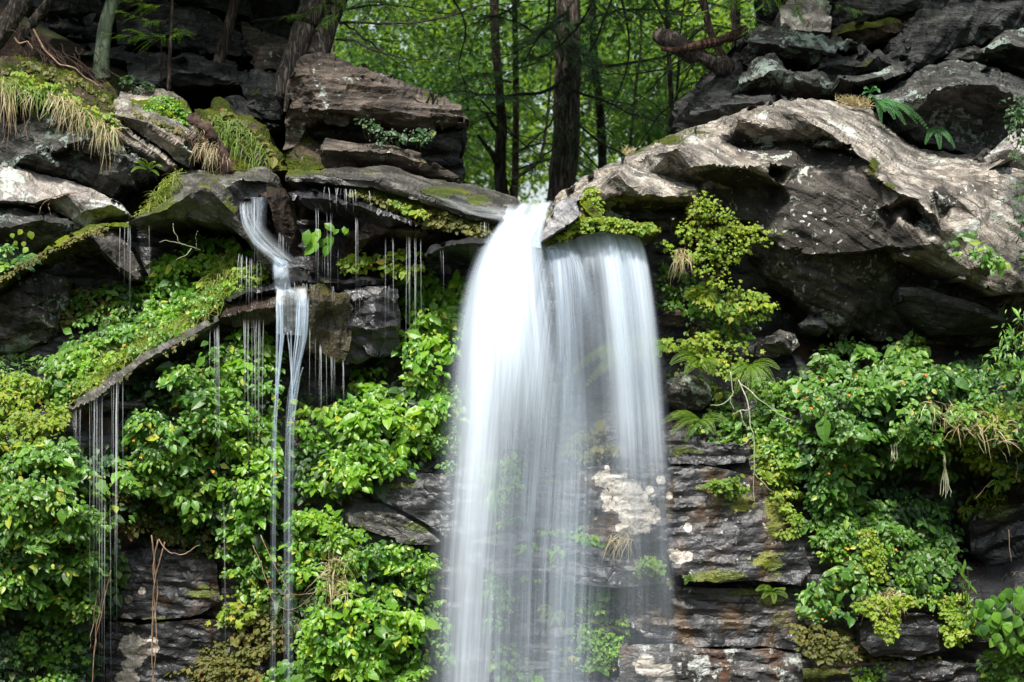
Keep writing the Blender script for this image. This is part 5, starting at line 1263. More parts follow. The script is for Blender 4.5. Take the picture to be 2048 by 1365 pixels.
# ---- leafy masses: (label, polygon, material, leaf, size px, options)
J = 'jewelweed'
foliage('jewelweed_thicket', 'leafy shrub clump spilling under the arched rock left of the small stream', 'shrub', [(300,520),(345,500),(372,470),(420,455),(465,470),(488,505),(478,560),(452,600),(400,640),(330,665),(285,640),(305,590)], LM['bright'], leaf='ovate', lpx=18, bulge=.35, seed=1)
foliage('weed_tangle', 'tangled yellow green seedlings along the top of the slanting wet ledge', 'weeds', [(100,800),(180,720),(270,665),(360,640),(430,590),(470,560),(450,610),(380,665),(300,700),(230,745),(170,800),(110,840)], LM['yellow'], leaf='small', lpx=11, bulge=.35, cover=2.2, clump=34, seed=2)
foliage('jewelweed_thicket', 'dark leaved plants with broad leaves in the shade behind the ledge tangle', 'shrub', [(95,720),(140,680),(210,655),(280,655),(280,690),(200,720),(150,760),(105,790),(80,760)], LM['cool'], leaf='ovate', lpx=22, bulge=.35, seed=3)
foliage('weed_tangle', 'pale yellow tinged weeds at the left margin above the jewelweed mass', 'weeds', [(-60,780),(40,740),(110,770),(140,830),(110,870),(40,900),(-60,900)], LM['yellow'], leaf='ovate', lpx=15, bulge=.35, seed=4)
foliage('jewelweed_thicket', 'great jewelweed mass dotted with orange flowers hanging down the left margin', 'jewelweed', [(-60,880),(60,880),(110,860),(160,890),(200,960),(232,1010),(215,1090),(210,1170),(170,1240),(90,1250),(40,1230),(-60,1240)], LM['mid'], leaf='ovate', lpx=20, bulge=.5, cover=3, clump=60, seed=5, flowers=24)
foliage('maple_seedlings', 'shaded lobed seedlings under the great jewelweed mass', 'seedlings', [(40,1260),(90,1235),(160,1250),(185,1290),(170,1340),(150,1380),(60,1380),(20,1320)], LM['mid'], leaf='lobed', lpx=24, bulge=.25, cover=1.9, clump=40, seed=6)
foliage('creeping_plants', 'sparse creeping plants at the lower left corner', 'creeper', [(-60,1250),(30,1260),(40,1390),(-60,1390)], LM['dark'], leaf='small', lpx=14, bulge=.2, cover=1.2, seed=7)
foliage('jewelweed_thicket', 'bushy jewelweed mass under the tip of the slanting ledge', 'jewelweed', [(250,850),(300,800),(345,735),(400,700),(440,690),(440,800),(438,900),(420,1000),(390,1060),(330,1040),(300,985),(245,980),(225,920)], LM['mid'], leaf='ovate', lpx=20, bulge=.42, cover=2.8, clump=55, seed=8, flowers=12)
foliage('creeping_plants', 'fine leaved creeper trailing below the bushy jewelweed mass', 'creeper', [(230,985),(300,1010),(380,1060),(430,1070),(420,1120),(360,1100),(290,1060),(240,1080)], LM['olive'], leaf='small', lpx=12, bulge=.15, cover=1.5, clump=30, seed=9)
foliage('jewelweed_thicket', 'bright leaves seen through the thread curtain below the stepped ledge', 'jewelweed', [(425,690),(460,665),(520,660),(548,680),(560,740),(560,900),(556,1000),(520,1080),(470,1080),(440,1020),(432,900)], LM['bright'], leaf='ovate', lpx=20, bulge=.3, cover=2.6, clump=48, seed=10, flowers=8)
foliage('jewelweed_thicket', 'glossy leaf mass right of the second thin fall', 'jewelweed', [(585,800),(640,815),(700,790),(720,740),(755,735),(770,780),(850,830),(850,900),(800,935),(760,960),(700,1000),(640,1010),(600,990),(578,900)], LM['bright'], leaf='ovate', lpx=21, bulge=.36, cover=2.6, clump=52, seed=11, flowers=4)
foliage('jewelweed_thicket', 'brilliant green leaf curtain between the black block and the waterfall', 'jewelweed', [(800,560),(830,520),(860,510),(900,535),(950,545),(948,600),(925,660),(905,740),(890,820),(880,880),(840,870),(815,800),(800,730),(810,640)], LM['bright'], leaf='ovate', lpx=24, bulge=.32, cover=3.0, clump=48, seed=12)
foliage('creeping_plants', 'feathery dim leaves at the left edge of the water column', 'creeper', [(860,760),(905,740),(925,800),(915,900),(900,960),(860,900),(830,860)], LM['cool'], leaf='small', lpx=13, bulge=.25, cover=2.0, clump=34, seed=13)
foliage('yellow_seedlings', 'row of yellow green seedlings on the wet shelf above the black block', 'seedlings', [(682,520),(720,500),(760,510),(800,500),(840,495),(850,530),(800,552),(740,550),(690,545)], LM['yellow'], depth=.45, leaf='ovate', lpx=17, bulge=.12, cover=1.7, clump=26, seed=14, droop=.2)
foliage('creeping_plants', 'dark mixed greenery left of the lower thin falls', 'creeper', [(430,1030),(520,1080),(545,1060),(550,1140),(520,1200),(470,1190),(440,1130)], LM['mid'], leaf='small', lpx=15, bulge=.22, cover=2.0, clump=38, seed=15)
foliage('jewelweed_thicket', 'yellow green leaf mass sprawling under the wet bluish slab', 'jewelweed', [(585,1030),(660,1010),(690,1045),(760,1085),(850,1100),(875,1130),(860,1200),(800,1190),(740,1200),(700,1180),(640,1200),(590,1180),(575,1100)], LM['bright'], leaf='ovate', lpx=17, bulge=.3, cover=2.4, clump=46, seed=16)
foliage('jewelweed_thicket', 'dense glossy leaf mound at the bottom edge left of the fall', 'jewelweed', [(600,1250),(660,1200),(720,1195),(800,1215),(850,1230),(862,1300),(850,1400),(560,1400),(600,1330)], LM['bright'], leaf='ovate', lpx=22, bulge=.42, cover=3.0, clump=50, seed=17)
foliage('maple_seedlings', 'pale lobed leaves above the lower thin falls', 'seedlings', [(440,1190),(500,1175),(540,1160),(545,1200),(500,1240),(450,1262),(425,1250)], LM['yellow'], leaf='lobed', lpx=26, bulge=.2, cover=1.4, clump=30, seed=18)
foliage('moss_fringe', 'shaggy moss and tiny fern fringe around the foot of the thin falls', 'moss', [(540,1110),(600,1120),(620,1180),(640,1240),(600,1290),(540,1310),(470,1330),(380,1365),(400,1300),(480,1250),(530,1210)], LM['olive'], leaf='small', lpx=9, bulge=.12, cover=2.0, clump=26, seed=19)
foliage('maple_seedlings', 'young bushes at the bottom edge between thin falls and glossy mound', 'seedlings', [(540,1340),(580,1315),(640,1330),(650,1400),(530,1400)], LM['cool'], leaf='round', lpx=17, bulge=.2, cover=2.0, clump=28, seed=20)
foliage('creeping_plants', 'rosy tinted low herbs at the bottom edge beside the dark wall', 'creeper', [(350,1340),(440,1310),(520,1330),(530,1400),(340,1400)], LM['olive'], leaf='small', lpx=12, bulge=.15, cover=1.6, clump=30, seed=21)
foliage('creeping_plants', 'small plants clinging in the dark below the curved rock rib', 'creeper', [(100,600),(150,575),(210,580),(260,600),(270,640),(200,650),(120,650),(90,625)], LM['olive'], leaf='small', lpx=13, bulge=.15, cover=1.1, clump=34, seed=22)
foliage('creeping_plants', 'dim little sprigs in the shade left of the shrub clump', 'creeper', [(210,590),(290,570),(300,620),(280,650),(220,640)], LM['dark'], leaf='ovate', lpx=15, bulge=.2, cover=1.3, clump=34, seed=23)
foliage('young_shrub', 'light green sapling sprig and ferns above the slanting beam', 'shrub', [(-60,510),(20,490),(60,500),(75,515),(30,540),(-60,580)], LM['mid'], depth=.45, leaf='small', lpx=14, bulge=.2, cover=2.2, clump=30, seed=24)
# seen through the falling water
foliage('creeping_plants', 'pale leaf cluster glimpsed through the main water column', 'creeper', [(970,930),(1030,920),(1045,980),(1035,1040),(1000,1060),(975,1000)], LM['bright'], leaf='ovate', lpx=18, bulge=.2, cover=2.0, clump=34, seed=25)
foliage('creeping_plants', 'leafy band veiled by water below the middle of the wall', 'creeper', [(1040,1090),(1100,1060),(1180,1050),(1200,1090),(1140,1140),(1080,1160),(1030,1150)], LM['bright'], leaf='ovate', lpx=17, bulge=.2, cover=2.0, clump=34, seed=26)
foliage('creeping_plants', 'leaf clusters low inside the veil of water', 'creeper', [(980,1120),(1020,1130),(1030,1200),(1000,1260),(960,1240)], LM['bright'], leaf='ovate', lpx=17, bulge=.15, cover=1.5, clump=34, seed=27)
foliage('moss_fringe', 'mossy green mat behind the thin right part of the veil', 'moss', [(1140,1180),(1210,1170),(1250,1220),(1260,1260),(1220,1340),(1150,1340),(1160,1260)], LM['bright'], leaf='small', lpx=10, bulge=.15, cover=2.2, clump=30, seed=28)
foliage('creeping_plants', 'sprigs at the bottom edge inside the water veil', 'creeper', [(980,1290),(1030,1290),(1040,1340),(1080,1350),(1080,1390),(980,1390)], LM['cool'], leaf='lobed', lpx=22, bulge=.15, cover=1.3, clump=34, seed=29)
foliage('yellow_seedlings', 'yellow lobed leaves shining through the water near the bottom', 'seedlings', [(1115,1290),(1150,1270),(1165,1310),(1120,1330)], LM['yellow'], leaf='lobed', lpx=24, bulge=.15, cover=1.6, clump=24, seed=30)
foliage('yellow_seedlings', 'yellow sprig just right of the water veil at the bottom', 'seedlings', [(1205,1315),(1255,1300),(1262,1320),(1215,1340)], LM['yellow'], leaf='lobed', lpx=24, bulge=.12, cover=1.5, clump=20, seed=31)
foliage('moss_fringe', 'small green tuft beside the broken pale crust', 'moss', [(1260,1125),(1300,1110),(1330,1130),(1320,1155),(1280,1150)], LM['fern'], leaf='small', lpx=11, bulge=.1, cover=2, clump=22, depth=.15, seed=32)
foliage('creeping_plants', 'mossy sprigs veiled by water below the fern branch', 'creeper', [(1140,870),(1210,860),(1240,900),(1180,925),(1130,910)], LM['olive'], leaf='small', lpx=13, bulge=.15, cover=1.6, clump=30, seed=33)
# right of the fall
foliage('vine_curtain', 'yellow green trailing vine curtain under the crested boulder', 'vine', [(1310,490),(1350,460),(1375,410),(1410,395),(1440,420),(1480,450),(1520,450),(1560,460),(1540,500),(1480,510),(1470,560),(1450,580),(1400,560),(1350,520)], LM['yellow'], depth=.35, leaf='lobed', lpx=15, bulge=.2, cover=1.25, clump=40, seed=40, flowers=0)
foliage('vine_curtain', 'leafy sprays of light green in the dark hollow beside the water', 'vine', [(1380,560),(1440,560),(1500,580),(1560,600),(1550,640),(1480,650),(1440,640),(1390,620)], LM['yellow'], depth=.5, leaf='ovate', lpx=16, bulge=.25, cover=1.3, clump=38, seed=41)
foliage('vine_curtain', 'yellowish seedlings around the pinkish stone by the water', 'vine', [(1325,680),(1400,660),(1450,660),(1500,700),(1520,740),(1460,760),(1400,740),(1340,720)], LM['yellow'], depth=.5, leaf='lobed', lpx=19, bulge=.2, cover=1.3, clump=38, seed=42)
foliage('jewelweed_thicket', 'broad bank of cool green jewelweed with orange flowers under the overhang', 'jewelweed', [(1590,760),(1650,700),(1700,680),(1780,690),(1830,670),(1880,710),(1960,740),(2110,740),(2110,880),(1990,900),(1900,880),(1830,900),(1760,880),(1690,900),(1620,850)], LM['cool'], leaf='ovate', lpx=20, bulge=.45, cover=3.0, clump=56, seed=43, flowers=30)
foliage('jewelweed_thicket', 'lower fringe of jewelweed hanging over the black cave at right', 'jewelweed', [(1610,860),(1690,900),(1740,910),(1800,880),(1860,890),(1900,900),(1910,950),(1870,960),(1840,935),(1780,935),(1740,960),(1700,1000),(1640,1010),(1600,960)], LM['cool'], leaf='ovate', lpx=19, bulge=.4, cover=2.6, clump=48, seed=44, flowers=14)
foliage('weed_tangle', 'pale weeds and dry stalks on the far right bank', 'weeds', [(1900,820),(1980,800),(2110,820),(2110,930),(2040,960),(1960,940),(1910,900)], LM['yellow'], leaf='small', lpx=13, bulge=.35, cover=2.0, clump=40, seed=45)
foliage('jewelweed_thicket', 'dark green leaves climbing the right side of the cave', 'jewelweed', [(1760,1000),(1830,990),(1880,1010),(1920,1080),(1900,1150),(1850,1160),(1800,1120),(1760,1060)], LM['cool'], leaf='ovate', lpx=17, bulge=.3, cover=2.2, clump=42, seed=46)
foliage('jewelweed_thicket', 'mixed leaves tumbling beside the yellow green moss strip', 'jewelweed', [(1610,1000),(1680,1000),(1720,1040),(1700,1090),(1640,1080),(1600,1050)], LM['cool'], leaf='ovate', lpx=18, bulge=.28, cover=2.2, clump=40, seed=47)
foliage('moss_strip', 'yellow green strip of tiny leaved plants running down the wet slab', 'moss', [(1500,880),(1550,870),(1590,930),(1600,1000),(1600,1060),(1590,1100),(1560,1080),(1550,1020),(1530,960),(1505,930)], LM['yellow'], leaf='small', lpx=10, bulge=.2, cover=2.2, clump=30, seed=48)
foliage('moss_strip', 'small fern mossy tuft on the wet slab under the crack', 'moss', [(1410,970),(1440,955),(1490,955),(1500,985),(1460,992),(1430,985)], LM['fern'], leaf='small', lpx=11, bulge=.15, cover=2.2, clump=24, depth=.28, seed=49)
foliage('bush', 'small jewelweed bush on the ledge above the mossy block', 'shrub', [(1590,1190),(1630,1150),(1680,1130),(1740,1150),(1765,1180),(1740,1220),(1700,1240),(1640,1250),(1600,1230)], LM['cool'], leaf='ovate', lpx=22, bulge=.35, cover=2.2, clump=42, seed=50, flowers=8)
foliage('bush', 'low leafy bushes on the mossy ledge right of the small bush', 'shrub', [(1770,1160),(1840,1150),(1890,1180),(1880,1215),(1800,1200),(1765,1190)], LM['mid'], leaf='ovate', lpx=16, bulge=.25, cover=2.0, clump=34, seed=51)
foliage('moss_strip', 'bright cushion of clover like plants beside the heart leaved plant', 'moss', [(1880,1200),(1930,1180),(1950,1220),(1940,1280),(1900,1295),(1878,1250)], LM['yellow'], leaf='round', lpx=10, bulge=.2, cover=2.6, clump=24, seed=52)
foliage('yellow_seedlings', 'two yellow green seedlings on the wet wall above the bush', 'seedlings', [(1655,1095),(1690,1080),(1695,1110),(1670,1118)], LM['yellow'], leaf='ovate', lpx=20, bulge=.15, cover=1.8, clump=18, seed=53)
foliage('yellow_seedlings', 'single yellow green seedling over the moss stripe', 'seedlings', [(1735,1095),(1765,1085),(1770,1110),(1745,1115)], LM['yellow'], leaf='ovate', lpx=18, bulge=.12, cover=1.8, clump=16, seed=54)
foliage('weed_tangle', 'yellow green growth at the right margin beside the cave', 'weeds', [(1920,1010),(1970,970),(2010,960),(2010,1010),(1960,1050),(1930,1060)], LM['yellow'], leaf='lance', lpx=18, bulge=.2, cover=2.0, clump=30, seed=55)
foliage('weed_tangle', 'dark herbs at the lowest right corner', 'weeds', [(1960,1310),(2100,1280),(2110,1400),(1960,1400)], LM['mid'], leaf='small', lpx=13, bulge=.2, cover=2.0, clump=32, seed=56)
foliage('creeping_plants', 'moss and herbs on the bottom edge right of the pale beds', 'creeper', [(1690,1330),(1780,1310),(1800,1390),(1700,1390)], LM['bright'], leaf='small', lpx=12, bulge=.15, cover=1.6, clump=30, seed=57)
foliage('creeping_plants', 'dim greenery filling the shade between the ferns and the jewelweed bank', 'creeper', [(1500,760),(1580,760),(1620,850),(1600,960),(1560,940),(1520,880),(1490,820)], LM['mid'], leaf='small', lpx=14, bulge=.2, cover=2.2, clump=36, seed=58)
foliage('leafy_twig', 'leafy twig with pointed leaves against the pale boulder face', 'shrub', [(1880,490),(1930,465),(1960,480),(2010,520),(2000,560),(1960,540),(1930,520)], LM['cool'], depth=-.02, leaf='ovate', lpx=22, bulge=.2, cover=1.1, clump=36, seed=59)
foliage('leafy_twig', 'small leaves hanging over the pale boulder at the right margin', 'shrub', [(2010,200),(2060,180),(2070,400),(2070,560),(2040,520),(2030,400),(2020,300)], LM['dark'], depth=-.1, leaf='ovate', lpx=16, bulge=.2, cover=.9, clump=34, seed=60)
foliage('leafy_branch', 'pointed leaved branch reaching in at the right margin above the bank', 'shrub', [(1960,720),(2000,690),(1990,640),(2020,610),(2070,620),(2080,740),(2000,760)], LM['mid'], depth=-.1, leaf='lance', lpx=26, bulge=.3, cover=1.8, clump=34, seed=61)
foliage('ivy_strip', 'bright ivy leaves along the brow above the hanging straw', 'ivy', [(28,140),(60,150),(110,165),(160,190),(200,215),(240,240),(255,262),(225,262),(180,225),(120,195),(60,180),(34,170)], LM['yellow'], depth=1.0, leaf='ovate', lpx=14, bulge=.12, cover=1.7, clump=24, seed=62)
foliage('creeping_plants', 'few green sprigs at the base of the hump and trunks', 'creeper', [(240,150),(290,150),(310,180),(260,185)], LM['dark'], depth=1.6, leaf='small', lpx=11, bulge=.1, cover=1.2, clump=22, seed=63)
foliage('creeping_plants', 'sparse leaves clinging to the brown layered boulder', 'creeper', [(690,232),(740,230),(770,262),(880,255),(870,280),(760,290),(700,262)], LM['dark'], depth=1.25, leaf='small', lpx=13, bulge=.08, cover=.8, clump=26, seed=64)
foliage('creeping_plants', 'moss and sprouts between arched rock and pale boulder', 'creeper', [(270,430),(300,390),(340,350),(370,335),(350,365),(310,410),(285,440)], LM['yellow'], depth=.62, leaf='lance', lpx=14, bulge=.12, cover=1.6, clump=20, seed=65)

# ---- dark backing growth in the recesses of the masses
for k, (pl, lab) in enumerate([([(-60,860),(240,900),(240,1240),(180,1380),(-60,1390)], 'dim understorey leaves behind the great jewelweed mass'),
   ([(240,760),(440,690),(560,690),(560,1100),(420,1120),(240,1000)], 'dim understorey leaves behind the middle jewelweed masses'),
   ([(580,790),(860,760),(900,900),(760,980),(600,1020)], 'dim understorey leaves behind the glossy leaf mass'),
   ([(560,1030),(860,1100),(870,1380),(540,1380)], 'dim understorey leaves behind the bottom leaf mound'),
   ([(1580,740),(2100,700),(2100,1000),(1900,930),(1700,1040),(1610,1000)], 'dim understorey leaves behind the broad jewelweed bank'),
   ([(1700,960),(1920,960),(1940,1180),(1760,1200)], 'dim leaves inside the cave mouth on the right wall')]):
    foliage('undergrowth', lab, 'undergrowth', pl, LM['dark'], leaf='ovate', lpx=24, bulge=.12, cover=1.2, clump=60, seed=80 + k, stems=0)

# ---- heart leaved plant: each leaf a part
def big_leaf_plant(label, spots, d, size, mat, seed, tmpl=L_round, cat='plant'):
    r = np.random.default_rng(seed)
    cx = np.mean([s[0] for s in spots]); lowest = max(s[1] for s in spots)
    root = thing('broadleaf_plant', label, cat, P3(cx, lowest + 20, d + .1))
    st = []
    for (x, y) in spots:
        p = P3(x + r.normal(0, 3), y + r.normal(0, 3), d - .18 * r.random())
        nr = np.array([[r.normal(0, .25), -.9 + r.normal(0, .1), .5 + r.normal(0, .2)]])
        tp = np.array([[r.normal(0, .5), -.2, -.8 + r.normal(0, .2)]])
        s = size / 256 * r.uniform(.7, 1.2)
        V, T, a = scatter(tmpl, np.array([p]), tp, nr, np.array([s]), np.array([r.random() * .8]))
        place('leaf', V, T, mat, parent=root, attrs={'rnd': a})
        st.append((P3(cx + (x - cx) * .5, (y + lowest) / 2 + 14, d + .12), p))
    V, T, _ = stalks([a for a, b in st], [b for a, b in st], .004, r)
    place('stems', V, T, M_stem, parent=root, kind='stuff')
r_ = np.random.default_rng(4)
L_heart = fold_leaf(.85, .58, .14, .2, 6)
big_leaf_plant('heart leaved plant with large drooping leaves at the lower right margin', [tuple(p) for p in poly_points([(1955,1200),(2000,1175),(2070,1165),(2070,1290),(2020,1300),(1960,1270),(1950,1230)], 120, r_)], .05, 24, LM['mid'], 5, L_heart)
big_leaf_plant('vivid green sprout with broad leaves in the black cavity', [(628,452),(648,450),(660,470),(616,470),(636,478),(654,486),(630,490),(642,462),(622,460),(648,474)], .15, 30, LM['bright'], 6, L_ovate)
big_leaf_plant('small green sprout right of the vivid one in the cavity', [(688,452),(696,456),(684,460),(700,462)], .2, 16, LM['bright'], 7, L_ovate)
big_leaf_plant('upright leafy stem with dark pointed leaves over the cave edge', [(1915+10*math.sin(i*1.3)+i*2.6, 1110+i*9) for i in range(16)], .1, 24, LM['cool'], 8, L_lance)
big_leaf_plant('pale round leaved sprig above the slanting beam', [(26,466),(50,455),(60,462),(46,486),(56,492),(30,480)], .5, 16, LM['yellow'], 9, L_round)

# ---- ferns
fern('bright green fern hanging over the shoulder of the crested boulder', 1752, 205, 1.15, [(1738,196,0.031),(1770,225,0.037),(1790,240,0.043),(1812,252,0.043),(1790,215,0.037),(1836,250,0.043),(1858,262,0.043),(1762,248,0.031),(1820,232,0.037)], LM['fernc'], 1)
fern('darker fern tuft lower on the shaded rock beside the boulder shoulder', 1868, 258, 1.2, [(1850,290,0.031),(1880,300,0.037),(1900,285,0.037),(1910,298,0.031)], LM['fernc'], 2)
fern('tiny fern on the flat pale slab', 1740, 190, 1.5, [(1728,178,0.019),(1752,176,0.019),(1760,186,0.019),(1724,190,0.019)], LM['fernc'], 3)
fern('long fern spray crossing behind the falling water', 1330, 690, .3, [(1230,750,0.081),(1170,775,0.081),(1280,730,0.074),(1120,770,0.062),(1200,720,0.062),(1250,700,0.050)], LM['fern'], 4, pairs=14)
fern('pale fern at the right edge of the water', 1300, 700, .1, [(1315,684,0.043),(1322,715,0.043),(1290,690,0.037),(1312,735,0.037)], LM['fern'], 5)
fern('yellow green fern below the pinkish stone', 1400, 720, .35, [(1340,730,0.056),(1370,750,0.056),(1420,750,0.050),(1330,705,0.043),(1440,735,0.050),(1352,682,0.037)], LM['fern'], 6)
fern('fern fan under the tilted grey stone by the water edge', 1400, 840, .35, [(1322,848,0.056),(1340,870,0.056),(1370,885,0.050),(1345,835,0.043),(1430,870,0.050),(1460,850,0.043)], LM['fern'], 7)
fern('fern spray in the middle of the green gap right of the water', 1500, 730, .35, [(1470,790,0.056),(1500,800,0.062),(1530,790,0.062),(1550,770,0.056),(1450,760,0.050),(1560,740,0.043)], LM['fern'], 8)
fern('small bright fern under the low ledge of the wet slab', 1545, 1186, .12, [(1512,1182,0.031),(1524,1198,0.031),(1570,1180,0.031),(1575,1196,0.031),(1548,1208,0.031),(1530,1178,0.025)], LM['fern'], 9)
fern('fern tuft at the far right beside the moss', 2000, 965, .3, [(1975,975,0.031),(1990,990,0.037),(2015,980,0.037),(2030,965,0.037),(1985,950,0.031)], LM['fern'], 10)
fern('shaded green fern left of the slanting beam', 20, 535, .4, [(60,520,0.037),(70,545,0.037),(40,560,0.037),(0,560,0.037),(85,530,0.031),(-10,540,0.031)], LM['fernc'], 11)
fern('fern veiled by water near the bottom of the fall', 1110, 1225, .2, [(1080,1240,0.037),(1095,1262,0.037),(1125,1260,0.037),(1128,1235,0.031),(1075,1222,0.031)], LM['fern'], 12)
fern('strap leaved fern in the cleft beside the pale boulder', 300, 345, .75, [(270,325,0.019),(285,318,0.019),(310,325,0.019),(325,335,0.019),(262,345,0.019),(318,352,0.019)], LM['fern'], 13)
fern('small yellow fern right of the cleft in the lower wall', 1376, 1162, .12, [(1366,1156,0.019),(1385,1154,0.019),(1390,1164,0.019),(1370,1170,0.019)], LM['fern'], 14)
fern('maidenhair fern beside the vivid mound at the bottom', 760, 1190, .1, [(735,1180,0.031),(750,1210,0.031),(775,1210,0.031),(785,1185,0.031),(745,1170,0.025)], LM['fern'], 15)

# ---- grasses, straw, roots and vines
grass('straw_tuft', 'long pale straw hanging from the turf at the upper left corner', 'dry grass', [(-40,145),(10,150),(34,165),(36,190),(-40,200)], M_grassd, 80, .17, depth=.95, wd=.0035, up=-.6, curl=1.2, seed=1, spread=.28)
for k, (x, y, n, L, lab) in enumerate([(62,190,90,.26,'narrow straw wisp beneath the bright ivy'),(108,195,150,.32,'straw wisp dangling over the layered boulder peak'),(135,205,240,.42,'thickest straw wisp in the middle of the brow'),(165,225,160,.40,'straw wisp right of the thickest one'),(195,245,200,.40,'ragged straw wisp near the end of the ivy'),(222,262,160,.42,'last brownish straw wisp beside the tilted slabs')]):
    grass('straw_tuft', lab, 'dry grass', [(x-14,y-14),(x+14,y-8),(x+14,y+10),(x-14,y+6)], M_grassd, int(n * .20), L * .40, depth=.86, wd=.003, up=-.6, side=.12, curl=1.0, seed=2 + k, spread=.7)
grass('grass_tuft', 'yellow green grass hanging on the bank behind the arched rock', 'grass', [(430,230),(480,240),(520,280),(540,320),(500,330),(460,300),(430,260)], LM['fern'], 260, .10, depth=1.2, up=.1, curl=1.1, seed=10, spread=.8)
grass('grass_tuft', 'grass in the cleft between pale boulder and arched rock', 'grass', [(270,440),(300,400),(345,345),(360,345),(320,405),(290,440)], M_grassy, 300, .12, depth=.6, up=.5, side=.3, seed=11)
grass('grass_tuft', 'straw tinted grass under the root stump', 'dry grass', [(392,285),(420,282),(440,300),(425,310),(395,300)], M_grassd, 60, .12, depth=.92, wd=.0022, up=-.2, curl=1.2, seed=12, spread=.3)
grass('grass_tuft', 'short grass and flowers on the lip behind the boulder shoulder', 'dry grass', [(1670,200),(1735,205),(1740,218),(1690,212)], M_grassd, 260, .09, depth=1.35, up=.9, curl=.4, seed=13)
grass('grass_tuft', 'single pale tuft on the sloping crest near the notch', 'dry grass', [(1248,302),(1268,300),(1266,312),(1252,312)], M_grassd, 50, .07, depth=1.1, up=.9, curl=.3, seed=14)
grass('grass_tangle', 'yellow thread like stems lying along the slanting wet ledge', 'grass', [(180,760),(260,690),(350,640),(430,575),(460,560),(450,600),(380,650),(300,690),(230,735),(190,790)], M_grassy, 1500, .16, wd=.0022, up=.25, curl=.5, seed=15, spread=.8, out=.45, kind='stuff')
grass('grass_tangle', 'yellow grass cushion at the head of the wet ledge', 'grass', [(420,530),(460,500),(480,510),(470,545),(440,570),(420,600),(405,590)], M_grassy, 500, .14, wd=.003, up=.2, curl=.7, seed=16, out=.5, kind='stuff')
grass('grass_tuft', 'orange brown grass tuft among leaves below the wet slab', 'dry grass', [(650,1130),(680,1100),(700,1120),(695,1190),(665,1200),(648,1170)], M_grassd, 320, .16, up=.3, curl=.8, seed=17, out=.4)
grass('grass_tuft', 'dead drooping grass veiled at the edge of the water', 'dry grass', [(1215,1070),(1260,1065),(1270,1080),(1230,1095)], M_grassd, 70, .12, depth=.12, wd=.002, up=-.2, side=-.5, curl=1.0, seed=18, spread=.6)
grass('grass_tuft', 'dry tuft with pale stems on the mossy block', 'dry grass', [(1720,1190),(1800,1180),(1810,1200),(1725,1205)], M_grassd, 160, .12, depth=.12, up=.1, curl=1.0, seed=19)
grass('grass_tuft', 'dead stalks in the pale weeds of the right bank', 'dry grass', [(1830,800),(2000,830),(2048,880),(2000,900),(1900,850)], M_grassd, 260, .14, up=.3, curl=.6, seed=20, out=.6)
grass('grass_tuft', 'dangling dead stems below the yellow vine curtain', 'dry grass', [(1345,500),(1372,495),(1385,520),(1355,522)], M_grassd, 60, .10, depth=.15, wd=.0018, up=-.3, curl=1.2, seed=21, spread=.8)
def rr_(a, b): return float(r_.uniform(a, b))
strands('hanging_roots', 'bare roots dangling from the turf at the upper left corner', 'roots', [[(x, 165, .95), (x + rr_(-12, 8), 220, .9), (x + rr_(-25, 10), 250 + rr_(0, 60), .9)] for x in (2, 8, 14, 20, 27, 32, 54, 58)], M_vine, .004, 1)
strands('hanging_roots', 'dark roots and twigs spread over the slope by the leaning trunks', 'roots', [[(30 + i * 12 + rr_(-20, 20), 60 + i * 4 + rr_(-12, 12), 1.9), (60 + i * 13 + rr_(-30, 30), 95 + i * 4 + rr_(-15, 15), 1.72), (100 + i * 13 + rr_(-50, 50), 135 + i * 5 + rr_(-18, 18), 1.5)] for i in range(13)], M_root, .005, 2, parts='root', wiggle=.05)
strands('tree_root', 'pale curved root on the slope above the turf brow', 'roots', [[(30,75,1.8),(40,88,1.6),(55,84,1.6),(65,100,1.55)], [(66,60,1.9),(90,100,1.65),(120,128,1.6),(150,138,1.5),(175,158,1.45),(200,172,1.4)]], M_vine, .010, 3)
strands('root_clump', 'thin dark roots fanning below the second leaning trunk', 'roots', [[(65 + rr_(-6, 6), 60, 2.0), (80 + rr_(-14, 20), 90 + rr_(-5, 5), 1.8), (110 + rr_(-30, 40), 128 + rr_(-10, 10), 1.6)] for i in range(16)], M_root, .005, 4)
strands('hanging_vine', 'twisted reddish vine hanging down the dark lower wall', 'vine', [[(303,1070,.1),(308,1130,.12),(314,1180,.15),(308,1260,.15),(304,1380,.15)],[(316,1080,.1),(306,1140,.12),(310,1200,.15),(311,1280,.13),(305,1380,.15)],[(330,1085,.12),(312,1150,.12),(306,1210,.14),(303,1300,.12),(309,1380,.15)],[(318,1080,.12),(340,1105,.1),(370,1108,.1),(400,1090,.1)]], M_vine, .0065, 5, parts='vine_stem')
strands('hanging_vine', 'pair of pale bare vines below the great jewelweed mass', 'vine', [[(222,1140,-.1),(205,1210,-.08),(190,1290,-.05),(183,1380,-.05)],[(215,1150,-.08),(198,1230,-.06),(188,1300,-.05),(186,1380,-.05)],[(196,1180,-.08),(184,1260,-.05),(180,1300,0)],[(225,1160,-.05),(212,1180,-.08),(200,1240,-.05)]], M_vine, .0055, 6, parts='vine_stem')
strands('arching_stems', 'bare stems arching in loops over the moss near the thin falls', 'vine', [[(505,1090,-.05),(530,1150,-.1),(545,1200,-.1),(580,1220,-.1),(620,1195,-.05),(640,1175,0)],[(520,1070,-.05),(570,1170,-.12),(600,1190,-.1),(660,1180,-.05)],[(570,1180,-.1),(568,1220,-.05),(562,1290,0)],[(660,1050,-.1),(655,1150,-.05),(650,1250,0)]], M_vine, .004, 7, parts='vine_stem')
